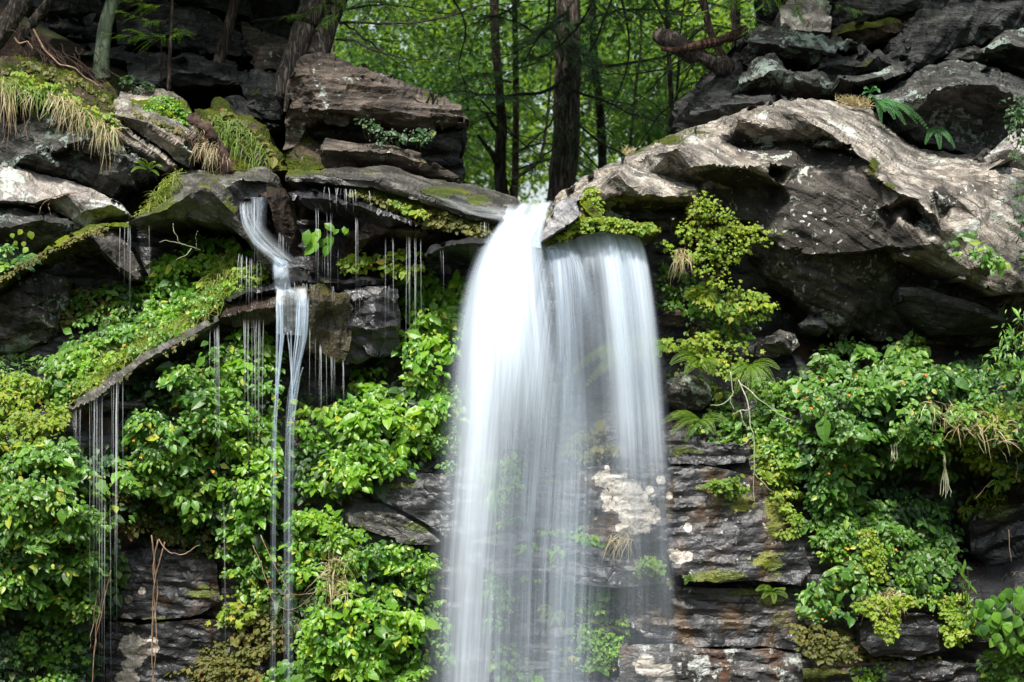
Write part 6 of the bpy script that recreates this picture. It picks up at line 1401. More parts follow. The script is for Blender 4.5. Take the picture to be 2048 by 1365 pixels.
strands('bare_branch', 'bare pale branch hanging forked in front of the right hand greenery', 'branch', [[(1462,745,.0),(1466,780,-.02),(1462,800,-.05),(1468,820,-.05)],[(1478,760,.0),(1495,810,-.08),(1500,850,-.1),(1508,880,-.1),(1507,940,-.1),(1508,1000,-.08),(1518,1008,-.05)],[(1480,765,.0),(1520,800,-.05),(1560,830,-.05),(1592,845,0)],[(1500,820,-.08),(1480,822,-.06),(1465,828,-.05)],[(1504,875,-.1),(1490,888,-.08),(1478,892,-.05)],[(1510,950,-.1),(1525,965,-.08),(1545,985,-.05)],[(1466,790,-.02),(1450,805,-.03),(1420,812,0)],[(1480,822,-.06),(1488,845,-.06),(1496,858,-.06)]], M_twigp, .0055, 8, parts='twig')
strands('bare_branch', 'bare yellowish twigs forking over the dark hollow by the shrub clump', 'branch', [[(400,500,.3),(360,488,.25),(335,482,.2),(320,486,.2)],[(365,490,.25),(350,470,.2),(345,448,.2)],[(385,496,.3),(372,510,.25),(352,520,.2)],[(395,500,.3),(392,480,.25),(396,462,.2)]], M_twigp, .004, 9, parts='twig')
strands('hanging_roots', 'hanging catkin like stems in the black cave of the right wall', 'roots', [[(1888,905,.2),(1890,935,.15),(1884 + i * 4, 960 + i * 5, .15),(1878 + i * 6, 990 + 5 * (i % 3), .15)] for i in range(5)] + [[(1782 + i * 6, 890, .1),(1784 + i * 5, 915, .08),(1783 + i * 4, 925, .1)] for i in range(3)], M_twigp, .007, 10)
strands('hanging_roots', 'few pale roots at the right margin over the cave', 'roots', [[(2030,900,.1),(2034,930,.1),(2030,965,.1)],[(1985,890,.1),(1984,925,.1)],[(2018,1060,.2),(2020,1100,.2),(2024,1125,.2)],[(1950,1000,.2),(1985,960,.15)]], M_vine, .004, 11)
strands('hanging_roots', 'curved pale root across the broad pale boulder', 'roots', [[(155,384,.62),(120,390,.6),(95,400,.58),(82,415,.58),(78,428,.6)],[(100,396,.58),(98,415,.6),(102,434,.62)]], M_vine, .005, 12)
# ---- root stump
st = thing('root_stump', 'shaggy reddish root stump perched on the mossy bank', 'stump', P3(410, 320, 1.1))
stg = tube(smooth_path(A([(385,238,1.0),(400,250,.95),(415,262,.95),(430,285,1.0),(440,300,1.0),(452,325,1.0),(458,345,1.0)]), 36), np.linspace(.055, .035, 36), 16, rough=1.0, seed=3, freq=16)
place('stump', stg[0], stg[1], M_root, parent=st)
for i in range(90):
    a = P3(384 + i * .75 + rr_(-12, 12), 250 + i * .8 + rr_(-10, 14), .92); b = a + np.array((rr_(-.10, .05), -.05, -rr_(.05, .17)))
    V, T = tube(smooth_path([a, (a + b) / 2 + np.array((rr_(-.03, .03), -.03, 0)), b], 8), np.linspace(.004, .0015, 8), 3)
    place('rootlet', V, T, M_root if i % 2 else M_vine, parent=st)
# pale knobs on its top

def fuzz(label, poly, mat, d, lpx=6, cover=2.6, seed=0):
    return foliage('moss_fringe', label, 'moss', poly, mat, depth=d, leaf='small', lpx=lpx, bulge=.05, cover=cover, clump=13, seed=seed, stems=0, droop=.9, stray=.25)
fuzz('fringe of bright moss sprigs along the lip above the wide sheet of water', [(1110,474),(1140,452),(1165,436),(1185,432),(1240,438),(1305,448),(1318,460),(1290,468),(1230,464),(1190,456),(1150,466),(1120,482)], LM['yellow'], -.06, seed=101)
fuzz('moss sprigs on the cushion at the low end of the boulder', [(1160,400),(1172,382),(1194,370),(1198,400),(1204,440),(1180,430)], LM['yellow'], .08, seed=102)
fuzz('shaggy moss sprigs hanging in the band under the long wet slab', [(690,380),(760,392),(850,414),(930,440),(985,458),(960,472),(900,462),(850,446),(790,420),(730,404)], LM['olive'], .2, lpx=9, cover=3, seed=103)
fuzz('yellow green moss tufts at the upper edge of the narrow black slab', [(775,396),(820,410),(860,432),(830,432),(790,414)], LM['yellow'], .14, lpx=8, seed=104)
fuzz('orange green moss along the slanting beam', [(-40,580),(20,540),(80,506),(140,476),(200,452),(255,447),(200,462),(140,486),(80,518),(20,552),(-30,590)], LM['olive'], .2, lpx=6, seed=105)
fuzz('moss sprigs covering the vivid hump', [(300,190),(345,192),(370,212),(384,245),(350,250),(310,236),(285,215)], LM['bright'], 1.25, lpx=6, cover=2, seed=106)
fuzz('moss and seedlings over the mossy grassy bank', [(400,240),(450,220),(500,240),(540,290),(560,330),(520,340),(460,330),(415,300)], LM['olive'], 1.28, lpx=9, cover=1.4, seed=107)
fuzz('moss sprigs on the mossy block and its drooping strip', [(1700,1195),(1760,1186),(1830,1190),(1878,1200),(1870,1216),(1800,1215),(1795,1265),(1778,1285),(1756,1262),(1740,1235),(1705,1215)], LM['yellow'], -.04, lpx=8, cover=1.6, seed=108)
fuzz('golden moss crust on the wall left of the mossy block', [(1580,1245),(1640,1250),(1700,1275),(1720,1320),(1640,1322),(1600,1298)], LM['olive'], .08, lpx=8, cover=1.4, seed=109)
fuzz('moss stripe running down the wall between seedlings', [(1716,1060),(1745,1055),(1765,1090),(1772,1160),(1745,1165),(1728,1130)], LM['yellow'], .08, lpx=7, cover=1.6, seed=110)
fuzz('olive moss on the turf brow', [(0,140),(60,120),(130,140),(200,180),(235,210),(200,235),(120,190),(40,180)], LM['olive'], 1.25, lpx=9, cover=1.0, seed=111)
fuzz('moss in the grooves of the slab below the vivid hump', [(250,215),(290,225),(350,250),(385,275),(350,268),(290,245)], LM['olive'], .98, lpx=7, cover=1.3, seed=112)
fuzz('moss line at the foot of the wet ledge by the small stream', [(180,800),(260,745),(350,690),(440,645),(400,668),(300,722),(220,775)], LM['olive'], -.16, lpx=7, cover=1.5, seed=113)
foliage('creeping_plants', 'mixed seedlings filling the wall left of the dark cave', 'creeper', [(1640,1000),(1720,980),(1770,1020),(1780,1060),(1720,1060),(1700,1090),(1650,1080)], LM['mid'], leaf='small', lpx=13, bulge=.25, cover=1.8, clump=34, seed=120)
foliage('creeping_plants', 'light sprigs among the dripping threads left of the small stream', 'creeper', [(462,540),(520,525),(540,540),(540,575),(480,585),(455,600)], LM['yellow'], depth=.5, leaf='small', lpx=10, bulge=.12, cover=2.2, clump=22, seed=121)
foliage('creeping_plants', 'yellowing leaves around the foot of the crested boulder hollow', 'creeper', [(1370,390),(1400,380),(1440,400),(1480,440),(1440,440),(1390,420)], LM['yellow'], depth=.2, leaf='lobed', lpx=12, bulge=.12, cover=.9, clump=26, seed=122)

grass('grass_tuft', 'green blades mixed into the hanging straw under the ivy', 'grass', [(0,150),(60,165),(150,205),(230,255),(230,270),(140,225),(50,185),(0,175)], LM['fern'], 260, .11, depth=.9, wd=.003, up=-.2, side=.2, curl=1.1, seed=30, spread=.6)

foliage('creeping_plants', 'light sprigs and moss on the wall between the water and the fern spray', 'creeper', [(1330,740),(1400,750),(1470,790),(1500,860),(1480,900),(1420,880),(1360,870),(1420,820),(1400,780),(1340,760)], LM['mid'], leaf='small', lpx=14, bulge=.18, cover=1.3, clump=30, seed=130)
foliage('jewelweed_thicket', 'scattered leafy plants over mossy wall between the bush and the cave', 'jewelweed', [(1620,1070),(1720,1060),(1800,1080),(1880,1110),(1900,1160),(1820,1170),(1760,1150),(1680,1140),(1630,1110)], LM['mid'], leaf='ovate', lpx=17, bulge=.25, cover=1.2, clump=34, seed=131, flowers=3)
foliage('creeping_plants', 'small herbs on the lowest wall under the mossy block', 'creeper', [(1600,1300),(1700,1290),(1880,1310),(1960,1330),(1950,1390),(1600,1390)], LM['olive'], leaf='small', lpx=12, bulge=.12, cover=.9, clump=30, seed=132)
foliage('creeping_plants', 'leafy creeper hiding the rock under the yellow vine curtain', 'vine', [(1320,520),(1400,560),(1470,600),(1520,660),(1480,700),(1400,680),(1340,640),(1310,580)], LM['mid'], depth=.8, leaf='small', lpx=13, bulge=.2, cover=1.0, clump=30, seed=133)
foliage('creeping_plants', 'soft ferny growth along the left foot of the water column', 'creeper', [(850,1190),(890,1200),(900,1280),(890,1360),(850,1300)], LM['cool'], leaf='small', lpx=14, bulge=.2, cover=2.0, clump=28, seed=134)
foliage('creeping_plants', 'dim sprigs over the dark beds under the great jewelweed mass', 'creeper', [(180,1060),(240,1080),(250,1180),(215,1240),(180,1220)], LM['mid'], leaf='small', lpx=13, bulge=.15, cover=1.3, clump=28, seed=135)

foliage('weed_tangle', 'soft bright seedlings filling the slope above the slanting wet ledge', 'weeds', [(80,770),(150,700),(230,650),(300,625),(380,600),(440,565),(450,600),(390,650),(290,700),(200,755),(120,810)], LM['bright'], leaf='small', lpx=13, bulge=.42, cover=2.0, clump=34, seed=140)
foliage('creeping_plants', 'broken greenery in the shade between curved rib and shrub clump', 'creeper', [(130,590),(210,575),(290,560),(320,600),(300,650),(220,660),(140,650)], LM['mid'], leaf='ovate', lpx=14, bulge=.25, cover=1.3, clump=30, seed=141)
foliage('weed_tangle', 'yellow green grass seedlings at the left margin under the dark rock', 'weeds', [(-40,720),(60,700),(120,720),(110,770),(40,790),(-40,800)], LM['mid'], leaf='lance', lpx=16, bulge=.3, cover=1.8, clump=32, seed=142)
# ================================================================ TREES
B_grey = bark_mat('bark_grey', (.12,.10,.085), (.26,.225,.19))
B_lich = bark_mat('bark_lichened', (.07,.075,.06), (.16,.17,.135), lich=1.3)
B_dark = bark_mat('bark_dark', (.065,.054,.047), (.14,.115,.10))
B_brown = bark_mat('bark_brown', (.085,.062,.050), (.19,.14,.115))
B_hem = bark_mat('bark_hemlock', (.17,.14,.12), (.36,.29,.25), scale=1.2)
M_heart = bark_mat('broken_wood', (.07,.035,.025), (.15,.085,.06), scale=.8)

def spray(path, r, twig=.22, lsize=.030, dens=1.0, flat=(0, -.35, 1)):
    """hemlock / feathery spray: twigs left and right along a branch with short needles"""
    P, D, Nn, S_ = [], [], [], []
    n = len(path)
    tang = np.gradient(path, axis=0); tang /= np.linalg.norm(tang, axis=1)[:, None]
    nr = np.array(flat) + r.normal(0, .15, 3); nr /= np.linalg.norm(nr)
    seglen = np.linalg.norm(np.diff(path, axis=0), axis=1).sum()
    m = int(seglen / .055 * dens)
    for i in range(m):
        f = r.uniform(.12, 1.0) ; k = min(n - 1, int(f * (n - 1)))
        s = r.choice((-1, 1)); side = np.cross(nr, tang[k]) * s
        d = side + tang[k] * r.uniform(.4, 1.0) + np.array((0, 0, -.18)); d /= np.linalg.norm(d)
        L = twig * (1.15 - .75 * f) * r.uniform(.5, 1.2)
        c = max(2, int(L / (lsize * .42)))
        t = (np.arange(c) + .5) / c
        pts = path[k] + d * (L * t)[:, None] + np.array((0, 0, -1)) * (.25 * L * t ** 2)[:, None]
        for s2 in (-1, 1):
            P.append(pts); dd = np.cross(nr, d) * s2 + d * .7
            D.append(np.tile(dd, (c, 1)) + r.normal(0, .12, (c, 3))); Nn.append(np.tile(nr, (c, 1)) + r.normal(0, .15, (c, 3)))
            S_.append(lsize * (1.1 - .5 * t) * r.uniform(.8, 1.2, c))
    if not P: return None
    P = np.concatenate(P)
    return scatter(L_needle, P, np.concatenate(D), np.concatenate(Nn), np.concatenate(S_), np.clip(r.beta(2, 2, len(P)), 0, 1))

def trunk_path(pts, n=40): return smooth_path(A([p[:3] for p in pts]), n)
def tree(name, label, cat, stems, bark, seed=0, branches=(), needles=None, nsize=.03, twig=.22, brad=.012, crown=None, group=None, dens=1.0, bare=0.0, rough=.22, sides=12):
    """stems: list of polylines (px,py,y,radius m); branches: polylines (px,py,y)"""
    r = np.random.default_rng(seed + 40)
    b = A([stems[0][0][:3]])[0]
    root = thing(name, label, cat, b, group)
    for k, s in enumerate(stems):
        p = trunk_path(s); q = smooth_path([(x[3], 0) for x in s], len(p))[:, 0]
        V, T = tube(p, q, sides, rough=rough, seed=seed + k, freq=5)
        place('trunk', V, T, bark, parent=root, smooth=True)
    for k, s in enumerate(branches):
        p = smooth_path(A(s), 34)
        L = np.linalg.norm(np.diff(p, axis=0), axis=1).sum()
        p = p + np.column_stack([.02 * fbm(np.column_stack((np.arange(34) * .3, np.full(34, k * 2.7 + c), np.full(34, seed))), 3, k) for c in range(3)])
        g = [tube(p, np.linspace(brad * min(1.5, .6 + L * .3), brad * .25, 34), 5)]
        for _ in range(int(L * 3.2)):
            f = r.integers(4, 32); d = (p[min(33, f + 1)] - p[f - 1]); d /= np.linalg.norm(d)
            e = p[f] + (d * .7 + r.normal(0, .45, 3) + np.array((0, 0, -.1))) * r.uniform(.15, .5)
            mid = (p[f] + e) / 2 + r.normal(0, .02, 3)
            g.append(tube(smooth_path([p[f], mid, e], 6), np.linspace(brad * .35, brad * .12, 6), 3))
        V, T, _ = cat_geo(g)
        br = place('branch', V, T, M_twig, parent=root)
        if needles is not None and r.random() >= bare:
            sp = spray(p, r, twig, nsize, dens)
            if sp: 
                me_o = place('needles', sp[0], sp[1], needles, parent=br, attrs={'rnd': sp[2]}, kind='stuff') if False else None
                me_o = place('foliage', sp[0], sp[1], needles, parent=root, attrs={'rnd': sp[2]}, kind='stuff')
    if crown:  # foliage kept out of view, placed and sized to shade the banks
        (cx, cz, cy, rad, h, n, lm, ls) = crown; n = int(n * 1.5); ls = ls * 1.3      # world centre x, z bottom, y, radius, height, leaves
        u = r.random(n); an = r.uniform(0, 2 * np.pi, n); rr = rad * (1 - u * .75) * np.sqrt(r.random(n))
        P = np.column_stack((cx + rr * np.cos(an), cy + rr * np.sin(an), cz + h * u + .25 * r.normal(0, 1, n)))
        P[:, 2] -= .18 * rr
        c = (fbm(P * 1.1, 2, seed) > -.25) & (P[:, 2] > .168 * (P[:, 1] + 16) + .35); P = P[c]; n = len(P)
        D = np.column_stack((P[:, 0] - cx, P[:, 1] - cy, -.3 * np.ones(n))) + r.normal(0, .5, (n, 3))
        V, T, a = scatter(L_quad, P, D, np.tile((0, -.2, 1.), (n, 1)) + r.normal(0, .3, (n, 3)), ls * r.uniform(.6, 1.3, n), np.clip(r.beta(2, 2, n), 0, 1))
        place('crown', V, T, lm, parent=root, attrs={'rnd': a}, kind='stuff')
    return root

HN = LM['hem']
# trunks on the left bank, their crowns rising above the picture
tree('leaning_tree', 'thick grey trunk slanting across the upper left corner', 'tree', [[(-60,130,2.0,.10),(-15,85,2.0,.098),(28,28,2.0,.092),(60,-30,2.0,.09),(140,-200,2.1,.08),(220,-420,2.3,.06)]], B_grey, 1, crown=(-3.6, 4.1, 2.9, 2.6, 4.5, 5200, HN, .125))
tree('leaning_tree', 'slender second trunk slanting beside the thick grey one', 'tree', [[(38,90,2.3,.055),(62,50,2.3,.05),(95,8,2.3,.045),(120,-40,2.3,.042),(190,-200,2.4,.035)]], B_grey, 2)
tree('tree', 'upright trunk coated in green lichen on the left bank', 'tree', [[(204,160,2.0,.085),(202,140,2.0,.078),(205,100,2.0,.072),(212,50,2.05,.066),(226,0,2.1,.062),(235,-60,2.1,.06),(250,-400,2.2,.05)]], B_lich, 3, crown=(-3.2, 4.1, 2.9, 2.6, 4, 5200, HN, .125))
tree('sapling', 'thin straight sapling rising behind the mossy hump', 'sapling', [[(337,182,1.9,.018),(339,120,1.9,.016),(343,60,1.9,.015),(344,0,1.9,.014),(346,-120,1.9,.012)],[(322,165,2.0,.008),(323,120,2.0,.007),(322,60,2.0,.006),(318,20,2.0,.004)]], B_brown, 4,
     branches=[[(344,62,1.9),(310,78,1.8),(260,72,1.7),(215,66,1.6)],[(344,40,1.9),(300,40,1.75),(262,30,1.65),(236,20,1.6)],[(344,10,1.9),(300,10,1.8),(250,-4,1.7)],[(343,70,1.9),(300,70,1.75),(262,60,1.6)],[(344,68,1.9),(360,66,1.8),(368,60,1.7)]], needles=LM['bright'], nsize=.030, twig=.22, brad=.006, dens=2.6)
tree('tree', 'dark reddish trunk leaning right on the left bank', 'tree', [[(428,175,2.5,.062),(436,130,2.5,.055),(452,70,2.5,.052),(468,10,2.5,.048),(478,-60,2.5,.045),(500,-300,2.6,.04)]], B_brown, 5, crown=(-2.2, 4.1, 2.9, 2.6, 4, 5200, HN, .125))
tree('twin_tree', 'great twin stemmed tree gripping the brown layered boulder', 'tree', [[(560,190,2.0,.085),(572,150,2.0,.09),(592,100,2.05,.10),(610,50,2.1,.11),(632,0,2.2,.12),(650,-60,2.2,.12),(700,-400,2.4,.10)],[(628,118,2.15,.13),(640,80,2.2,.12),(655,40,2.25,.11),(672,0,2.3,.10),(690,-60,2.3,.09),(760,-350,2.4,.07)],[(600,130,2.0,.05),(585,160,1.95,.045),(575,200,1.85,.03),(570,225,1.8,.015)]], B_grey, 6,
     branches=[[(680,45,2.2),(720,46,2.0),(800,46,1.9),(880,36,1.9),(940,18,2.0),(1000,10,2.1),(1080,0,2.2)],[(672,78,2.2),(710,84,2.0),(760,104,1.9),(810,118,1.9),(860,120,1.9),(920,112,2.0)],[(690,45,2.2),(720,70,2.1),(760,100,2.2),(800,130,2.4),(850,150,2.5)],[(680,20,2.2),(760,10,2.4),(860,22,2.6),(960,30,2.8)]],
     needles=HN, nsize=.032, twig=.26, dens=.5, crown=(-1.5, 4.1, 2.9, 2.6, 4.5, 5200, HN, .125))
for k, (x, y0, w_, dd, lab) in enumerate([(545,60,.07,5.5,'blurred pale trunk behind the leaning dark one'),(500,100,.05,6.5,'thin far trunk left of the pale one')]):
    tree('tree', lab, 'tree', [[(x-4,y0+90,dd,w_),(x,y0,dd,w_*.9),(x+8,-40,dd,w_*.8),(x+10,-300,dd,w_*.6)]], B_brown, 20 + k)
# the notch
tree('hemlock', 'tall hemlock trunk standing in the gap right above the waterfall', 'hemlock tree', [[(1124,420,6.5,.165),(1125,390,6.5,.16),(1130,300,6.5,.155),(1134,200,6.5,.145),(1136,100,6.5,.135),(1137,0,6.5,.125),(1138,-400,6.5,.09)]], B_hem, 7,
     branches=[[(1134,150,6.5),(1100,180,5.6),(1040,190,4.8),(980,190,4.2),(930,182,3.8),(880,188,3.4)],[(1136,110,6.5),(1180,130,5.5),(1260,128,4.8),(1340,110,4.2),(1400,90,3.8)],[(1134,100,6.5),(1080,70,5.8),(1020,40,5.2),(960,30,4.8)],[(1136,60,6.5),(1200,30,5.6),(1280,18,5.0),(1380,26,4.4)],
        [(1134,200,6.5),(1090,260,6),(1040,300,5.6)],[(1134,220,6.5),(1180,270,6),(1230,300,5.6),(1290,320,5.4)],[(1136,180,6.5),(1200,200,5.8),(1270,230,5.4),(1330,250,5.0)],[(1136,40,6.5),(1090,60,5.2),(1060,100,4.6),(1040,140,4.2)],
        [(1136,70,6.5),(1150,90,5.4),(1180,130,4.8),(1190,160,4.4)],[(1136,20,6.5),(1110,50,5.4),(1120,90,4.8),(1135,120,4.4)],[(1134,240,6.5),(1100,300,6.2),(1060,340,6)],[(1134,260,6.5),(1190,330,6),(1240,350,5.8)]],
     needles=HN, nsize=.04, twig=.42, brad=.016, dens=1.0, crown=(.6, 4.2, 7, 3, 6, 8000, HN, .14))
tree('tree', 'crooked dark trunk behind the slab left of the hemlock', 'tree', [[(1008,400,7.0,.075),(1002,360,7.0,.07),(1000,300,7.0,.065),(1003,250,7.0,.06),(998,180,7.0,.055),(990,60,7,.05),(985,-200,7,.04)],[(1000,340,7.0,.035),(985,310,6.9,.03),(970,290,6.9,.022),(955,270,6.9,.015)],[(1002,270,7,.03),(985,250,7,.025),(972,225,7,.018)]], B_dark, 8,
     branches=[[(1000,230,7),(960,240,6.6),(930,262,6.4)],[(1000,200,7),(1040,200,6.8),(1080,240,6.6)],[(998,150,7),(960,150,6.6),(920,170,6.4)]], needles=LM['forestd'], nsize=.06, twig=.4, dens=.8)
tree('tree', 'slim dark trunk right of the hemlock', 'tree', [[(1206,370,8.5,.06),(1204,300,8.5,.055),(1200,220,8.5,.052),(1192,150,8.5,.05),(1186,60,8.5,.045),(1180,-200,8.5,.04)]], B_dark, 9,
     branches=[[(1204,250,8.5),(1250,290,8),(1300,330,7.6)],[(1200,200,8.5),(1260,210,8),(1320,240,7.4)],[(1196,150,8.5),(1160,170,8),(1130,200,7.6)]], needles=LM['forestd'], nsize=.06, twig=.45, dens=.8)
tree('tree', 'thin pale trunk seen against the bright gap near the boulder', 'tree', [[(1350,330,7,.04),(1347,280,7,.036),(1344,220,7,.034),(1338,120,7,.03),(1330,-100,7,.03)]], B_dark, 10, branches=[[(1346,250,7),(1310,210,6.6),(1270,190,6.4)],[(1344,200,7),(1380,170,6.6),(1420,160,6.4)]], needles=LM['forestd'], nsize=.05, twig=.4)
tree('tree', 'brown bare trunk leaning at the foot of the dark rocks', 'tree', [[(1478,185,2.6,.055),(1462,150,2.6,.045),(1440,105,2.6,.04),(1420,60,2.6,.036),(1406,0,2.6,.034),(1395,-60,2.6,.032),(1370,-300,2.7,.03)]], B_brown, 11,
     branches=[[(1406,10,2.6),(1380,30,2.5),(1330,20,2.5),(1290,-10,2.5)],[(1424,66,2.6),(1400,60,2.5),(1370,72,2.5)],[(1462,150,2.5),(1440,125,2.4),(1430,118,2.4)]], needles=HN, dens=.4, bare=.3, crown=(1.7, 4.1, 2.9, 2.6, 4, 5200, HN, .125))
tree('tree', 'slim straight trunk touching the dark rocks', 'tree', [[(1474,150,3.0,.03),(1470,100,3.0,.026),(1468,50,3.0,.024),(1466,0,3.0,.024),(1464,-200,3,.02)]], B_dark, 12, branches=[[(1468,40,3),(1500,34,2.9),(1540,50,2.8)],[(1467,10,3),(1520,-2,2.9),(1560,12,2.8)]], needles=HN, dens=.4)
tree('hemlock', 'unseen hemlock added behind the black rocks to shade the upper right bank', 'hemlock tree', [[(1880,40,4.0,.13),(1885,-100,4.0,.12),(1890,-500,4.0,.08)]], B_dark, 13, crown=(3.4, 4.1, 2.9, 2.6, 4.5, 5200, HN, .125))  # out-of-view tree, put in for the shade of its crown
# twigs arching down from the upper edge
tree('bare_branches', 'web of bare dead hemlock branches arching across the gap', 'branches', [[(1240,-40,4.5,.03),(1250,-200,4.5,.04)]], B_dark, 14,
     branches=[[(1240,-40,4.5),(1200,60,4.4),(1170,120,4.3),(1120,200,4.2),(1060,250,4.1)],[(1240,-20,4.5),(1260,100,4.4),(1230,200,4.4),(1190,260,4.4)],[(1100,-20,4.5),(1090,60,4.3),(1040,100,4.2),(960,130,4.1)],[(1050,-20,4),(1020,20,4),(960,40,4),(890,80,4)],
      [(1420,40,3.5),(1360,100,3.6),(1300,180,3.7),(1240,230,3.8)],[(1440,60,3.4),(1380,140,3.5),(1350,200,3.6),(1330,260,3.7)],[(1300,-20,4),(1340,60,4),(1380,120,4),(1400,200,4)],[(900,-20,4.4),(930,60,4.4),(920,140,4.5),(960,220,4.6)],[(1200,-20,4.2),(1150,60,4.2),(1080,120,4.3),(1000,150,4.4)],
      [(1400,100,3.8),(1320,140,3.9),(1240,150,4),(1180,140,4.2)],[(1390,180,3.8),(1330,220,3.9),(1280,290,4),(1250,340,4.2)],[(960,200,5),(1000,240,5),(1060,300,5.2),(1120,340,5.4)]], needles=HN, bare=.45, dens=.35, brad=.012)
tree('hemlock_bough', 'feathery hemlock boughs hanging from above over the upper right rocks', 'branches', [[(1560,-60,2.4,.02),(1580,-160,2.4,.03)]], B_dark, 15,
     branches=[[(1560,-60,2.4),(1540,-10,2.2),(1510,30,2.1),(1490,70,2.0)],[(1560,-60,2.4),(1590,0,2.2),(1600,40,2.1)],[(1560,-60,2.4),(1500,-20,2.3),(1440,10,2.3),(1380,36,2.3)],[(1560,-60,2.4),(1620,-20,2.2),(1680,10,2.1),(1730,24,2.0)]], needles=LM['mid'], nsize=.03, twig=.2, dens=1.6, brad=.006)
tree('hemlock_bough', 'pale green feathery boughs drooping beside the twin stemmed tree', 'branches', [[(700,-60,2.6,.02),(720,-160,2.6,.03)]], B_dark, 16,
     branches=[[(700,-60,2.6),(660,-10,2.1),(620,20,2.0),(570,34,1.9)],[(700,-60,2.6),(690,0,2.1),(670,30,2.0),(640,50,1.9)],[(700,-60,2.6),(760,0,2.2),(800,40,2.2),(830,90,2.2)],[(700,-60,2.6),(740,10,2.3),(720,50,2.2),(700,90,2.2)],[(900,-60,2.6),(860,-10,2.4),(800,10,2.3),(740,20,2.2)]], needles=LM['mid'], nsize=.03, twig=.22, dens=1.6, brad=.006)
tree('hemlock_bough', 'dark sprays of hemlock hanging over the middle of the gap', 'branches', [[(1180,-60,4.2,.02),(1190,-160,4.2,.03)]], B_dark, 17,
     branches=[[(1180,-60,4.2),(1150,0,4),(1110,40,3.9),(1060,60,3.8)],[(1180,-60,4.2),(1220,10,4),(1270,50,3.9),(1310,90,3.8)],[(1180,-60,4.2),(1190,30,4),(1170,90,3.9),(1180,140,3.8)],[(1060,-60,4.2),(1040,0,4),(1000,30,4),(950,50,4)],[(1320,-60,4),(1300,0,4),(1250,40,4),(1220,80,4)]], needles=HN, nsize=.04, twig=.3, dens=1.6, brad=.007)
# fallen broken log
lg = thing('fallen_log', 'broken reddish log jutting from the dark rocks', 'log', P3(1400, 110, 2.2))
V, T = tube(smooth_path(A([(1318,58,2.1),(1326,72,2.1),(1350,86,2.1),(1390,108,2.2),(1430,128,2.3),(1480,150,2.6)]), 40), np.r_[np.linspace(.035, .075, 6), np.linspace(.078, .085, 34)], 12, rough=.5, seed=5, freq=9)
place('log', V, T, B_dark, parent=lg)
V, T = tube(smooth_path(A([(1322,98,2.0),(1350,100,2.0),(1390,92,2.1),(1440,82,2.3),(1490,62,2.6)]), 30), np.linspace(.02, .05, 30), 9, rough=.5, seed=6, freq=9)
place('split_branch', V, T, M_heart, parent=lg)
for i in range(7):
    a = P3(1322 + i * 2, 56 + i * 6, 2.08); b = a + np.array((-.05 - .03 * (i % 3), -.01, .03 - .01 * i))
    V, T = tube(np.array([a, (a + b) / 2, b]), [.012, .008, .002], 4); place('splinter', V, T, M_heart, parent=lg)

# ---- the wood behind the gap: each tree with trunk and its own foliage
def broadleaf(label, x, y, rx, rz, z0, n, mat, lsize, seed, tr=.022, group='broadleaved trees in the wood beyond the gap', tmpl=L_quad, thr=-.06, fr=1.3):
    """world coordinates"""
    r = np.random.default_rng(seed + 70)
    root = thing('forest_tree', label, 'tree', (x, y, .9), group)
    p = smooth_path([(x, y, .8), (x + r.normal(0, .35), y, z0 * .6 + .4), (x + r.normal(0, .35), y, z0), (x + r.normal(0, .5), y, z0 + rz), (x + r.normal(0, .3), y, z0 + 2 * rz)], 24)
    V, T = tube(p, np.linspace(tr, tr * .4, 24), 8, rough=.2, seed=seed, freq=4)
    place('trunk', V, T, B_brown, parent=root, smooth=True)
    g = []
    for i in range(9):
        k = r.integers(4, 22); e = p[k] + np.array((r.normal(0, rx * .5), r.normal(0, rx * .4), abs(r.normal(0, .6))))
        g.append(tube(smooth_path([p[k], (p[k] + e) / 2 + np.array((0, 0, .15)), e], 8), np.linspace(tr * .3, tr * .06, 8), 4))
    V, T, _ = cat_geo(g); place('limbs', V, T, M_twig, parent=root, kind='stuff')
    n = int(n * 2.8); lsize = lsize * .72; u = r.normal(0, 1, (n, 3)); u /= np.linalg.norm(u, axis=1)[:, None]
    P = np.array((x, y, z0 + rz)) + u * (r.random(n) ** .5)[:, None] * np.array((rx, rx * .8, rz))
    c = fbm(P * fr, 3, seed) > thr; P = P[c]; n = len(P)
    nr = np.tile((0, -.25, 1.), (n, 1)) + r.normal(0, .45, (n, 3))
    D = r.normal(0, 1, (n, 3)) * np.array((1, 1, .3)) + np.array((0, 0, -.3))
    V, T, a = scatter(tmpl, P, D, nr, lsize * r.uniform(.6, 1.3, n), np.clip(r.beta(2, 2, n), 0, 1))
    place('crown', V, T, mat, parent=root, attrs={'rnd': a}, kind='stuff')
    return root
F1, F2 = LM['forest'], LM['forestd']
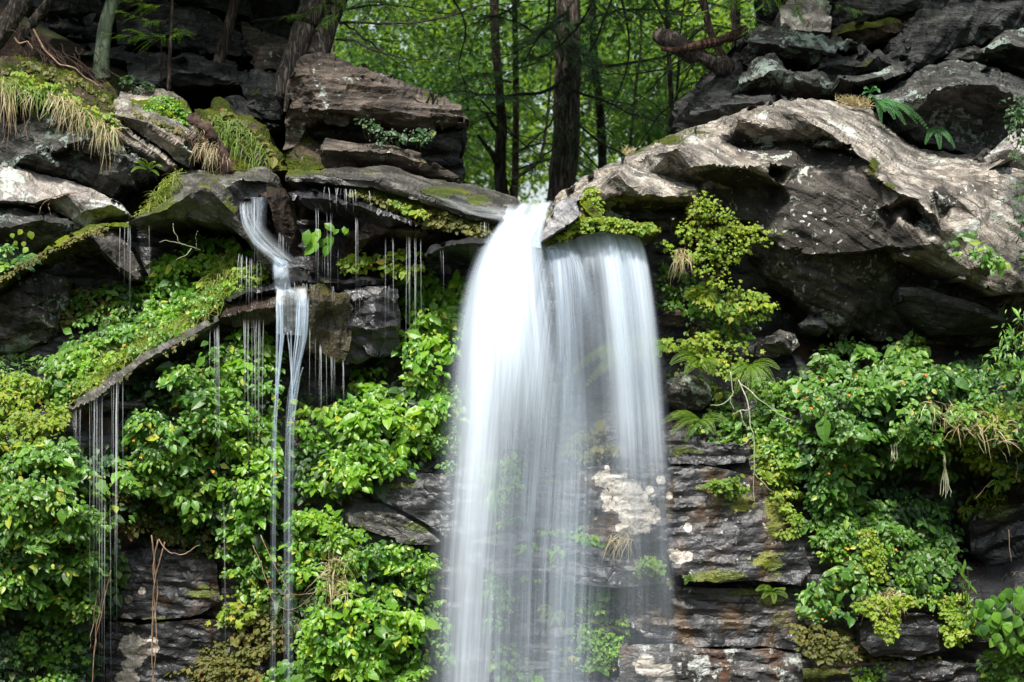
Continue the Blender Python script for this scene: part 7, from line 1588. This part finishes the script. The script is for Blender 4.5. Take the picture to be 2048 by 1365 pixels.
fs = [
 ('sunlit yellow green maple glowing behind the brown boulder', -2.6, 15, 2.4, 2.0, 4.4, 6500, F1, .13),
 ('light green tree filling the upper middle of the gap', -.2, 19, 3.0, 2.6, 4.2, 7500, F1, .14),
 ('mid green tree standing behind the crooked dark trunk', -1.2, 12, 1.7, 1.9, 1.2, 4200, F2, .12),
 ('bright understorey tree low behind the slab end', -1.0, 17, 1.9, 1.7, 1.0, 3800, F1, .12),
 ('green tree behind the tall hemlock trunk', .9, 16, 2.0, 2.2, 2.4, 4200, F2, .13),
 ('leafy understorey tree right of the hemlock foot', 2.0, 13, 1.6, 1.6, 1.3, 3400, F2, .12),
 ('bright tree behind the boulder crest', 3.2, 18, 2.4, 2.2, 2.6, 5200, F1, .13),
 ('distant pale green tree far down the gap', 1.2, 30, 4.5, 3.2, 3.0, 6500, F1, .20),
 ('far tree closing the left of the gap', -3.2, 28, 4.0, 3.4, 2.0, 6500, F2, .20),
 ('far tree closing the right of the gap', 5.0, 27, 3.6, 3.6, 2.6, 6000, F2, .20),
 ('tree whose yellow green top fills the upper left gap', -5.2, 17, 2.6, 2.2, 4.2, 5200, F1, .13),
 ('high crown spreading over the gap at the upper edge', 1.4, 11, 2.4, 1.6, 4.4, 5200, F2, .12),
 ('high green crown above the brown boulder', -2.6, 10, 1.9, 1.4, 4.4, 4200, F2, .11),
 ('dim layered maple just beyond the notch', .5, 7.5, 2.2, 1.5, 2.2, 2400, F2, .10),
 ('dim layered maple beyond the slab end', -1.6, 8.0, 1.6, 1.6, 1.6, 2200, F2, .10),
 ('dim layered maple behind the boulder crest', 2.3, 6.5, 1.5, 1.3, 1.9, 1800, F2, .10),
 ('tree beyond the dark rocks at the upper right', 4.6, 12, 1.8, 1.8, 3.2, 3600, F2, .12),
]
for k, f in enumerate(fs):
    broadleaf(*f, seed=k)
# hemlock boughs hanging into the gap from trees whose trunks stand among the broadleaves
for k, (x, y, lab) in enumerate([(-2.2, 8.5, 'hemlock with drooping boughs left of the gap'), (.0, 9.5, 'slender hemlock in the middle of the gap'), (2.6, 8.0, 'hemlock with dark drooping boughs right of the tall trunk'), (-1.0, 22, 'far hemlock between the pale leaves')]):
    r = np.random.default_rng(k + 900)
    root = thing('hemlock', lab, 'hemlock tree', (x, y, .9))
    p = smooth_path([(x, y, .8), (x + .05, y, 3), (x, y, 6), (x, y, 11)], 30)
    V, T = tube(p, np.linspace(.05, .02, 30), 8, rough=.2, seed=k, freq=5); place('trunk', V, T, B_brown, parent=root, smooth=True)
    for i in range(30):
        z = 1.9 + i * .22; an = r.uniform(0, 2 * np.pi); L = r.uniform(.9, 1.9)
        d = np.array((math.cos(an), math.sin(an), 0)); a = np.array((x, y, z))
        bp = smooth_path([a, a + d * L * .5 + np.array((0, 0, .1)), a + d * L + np.array((0, 0, -.22 * L))], 14)
        V, T = tube(bp, np.linspace(.016, .003, 14), 4); place('branch', V, T, M_twig, parent=root)
        sp = spray(bp, r, .5, .07, .62)
        if sp: place('foliage', sp[0], sp[1], HN, parent=root, attrs={'rnd': sp[2]}, kind='stuff')
# far wood behind everything
def far_wood():
    r = np.random.default_rng(77); n = 34000
    x = r.uniform(-34, 34, n); y = r.uniform(40, 52, n); z = r.uniform(.5, 1, n) ** .7 * (13 + 2 * np.sin(x * .4)) * r.random(n) ** .55 + .5
    P = np.column_stack((x, y, z)); c = fbm(P * .5, 3, 5) > -.12; P = P[c]; n = len(P)
    V, T, a = scatter(L_quad, P, r.normal(0, 1, (n, 3)), np.tile((0, -.3, 1.), (n, 1)) + r.normal(0, .5, (n, 3)), .42 * r.uniform(.6, 1.4, n), r.random(n))
    place('far_wood', V, T, F1, attrs={'rnd': a}, kind='stuff', label='far sunlit wood closing the view beyond the gap', category='wood')
far_wood()
# unseen leaves across the gorge, added behind the camera to darken the undersides
def gorge_shade_wood():
    r = np.random.default_rng(78); n = 7000
    an = r.uniform(-.15 * np.pi, 1.15 * np.pi, n); rad = r.uniform(34, 50, n)
    P = np.column_stack((rad * np.cos(an), -rad * np.sin(an), r.uniform(-2, 15, n)))
    V, T, a = scatter(L_quad, P, r.normal(0, 1, (n, 3)), r.normal(0, 1, (n, 3)) + np.array((0, 0, .6)), 1.4 * r.uniform(.6, 1.4, n), r.random(n))
    place('gorge_shade_wood', V, T, F2, attrs={'rnd': a}, kind='stuff', label='unseen wooded slope added across the gorge to darken the undersides', category='wood')
gorge_shade_wood()
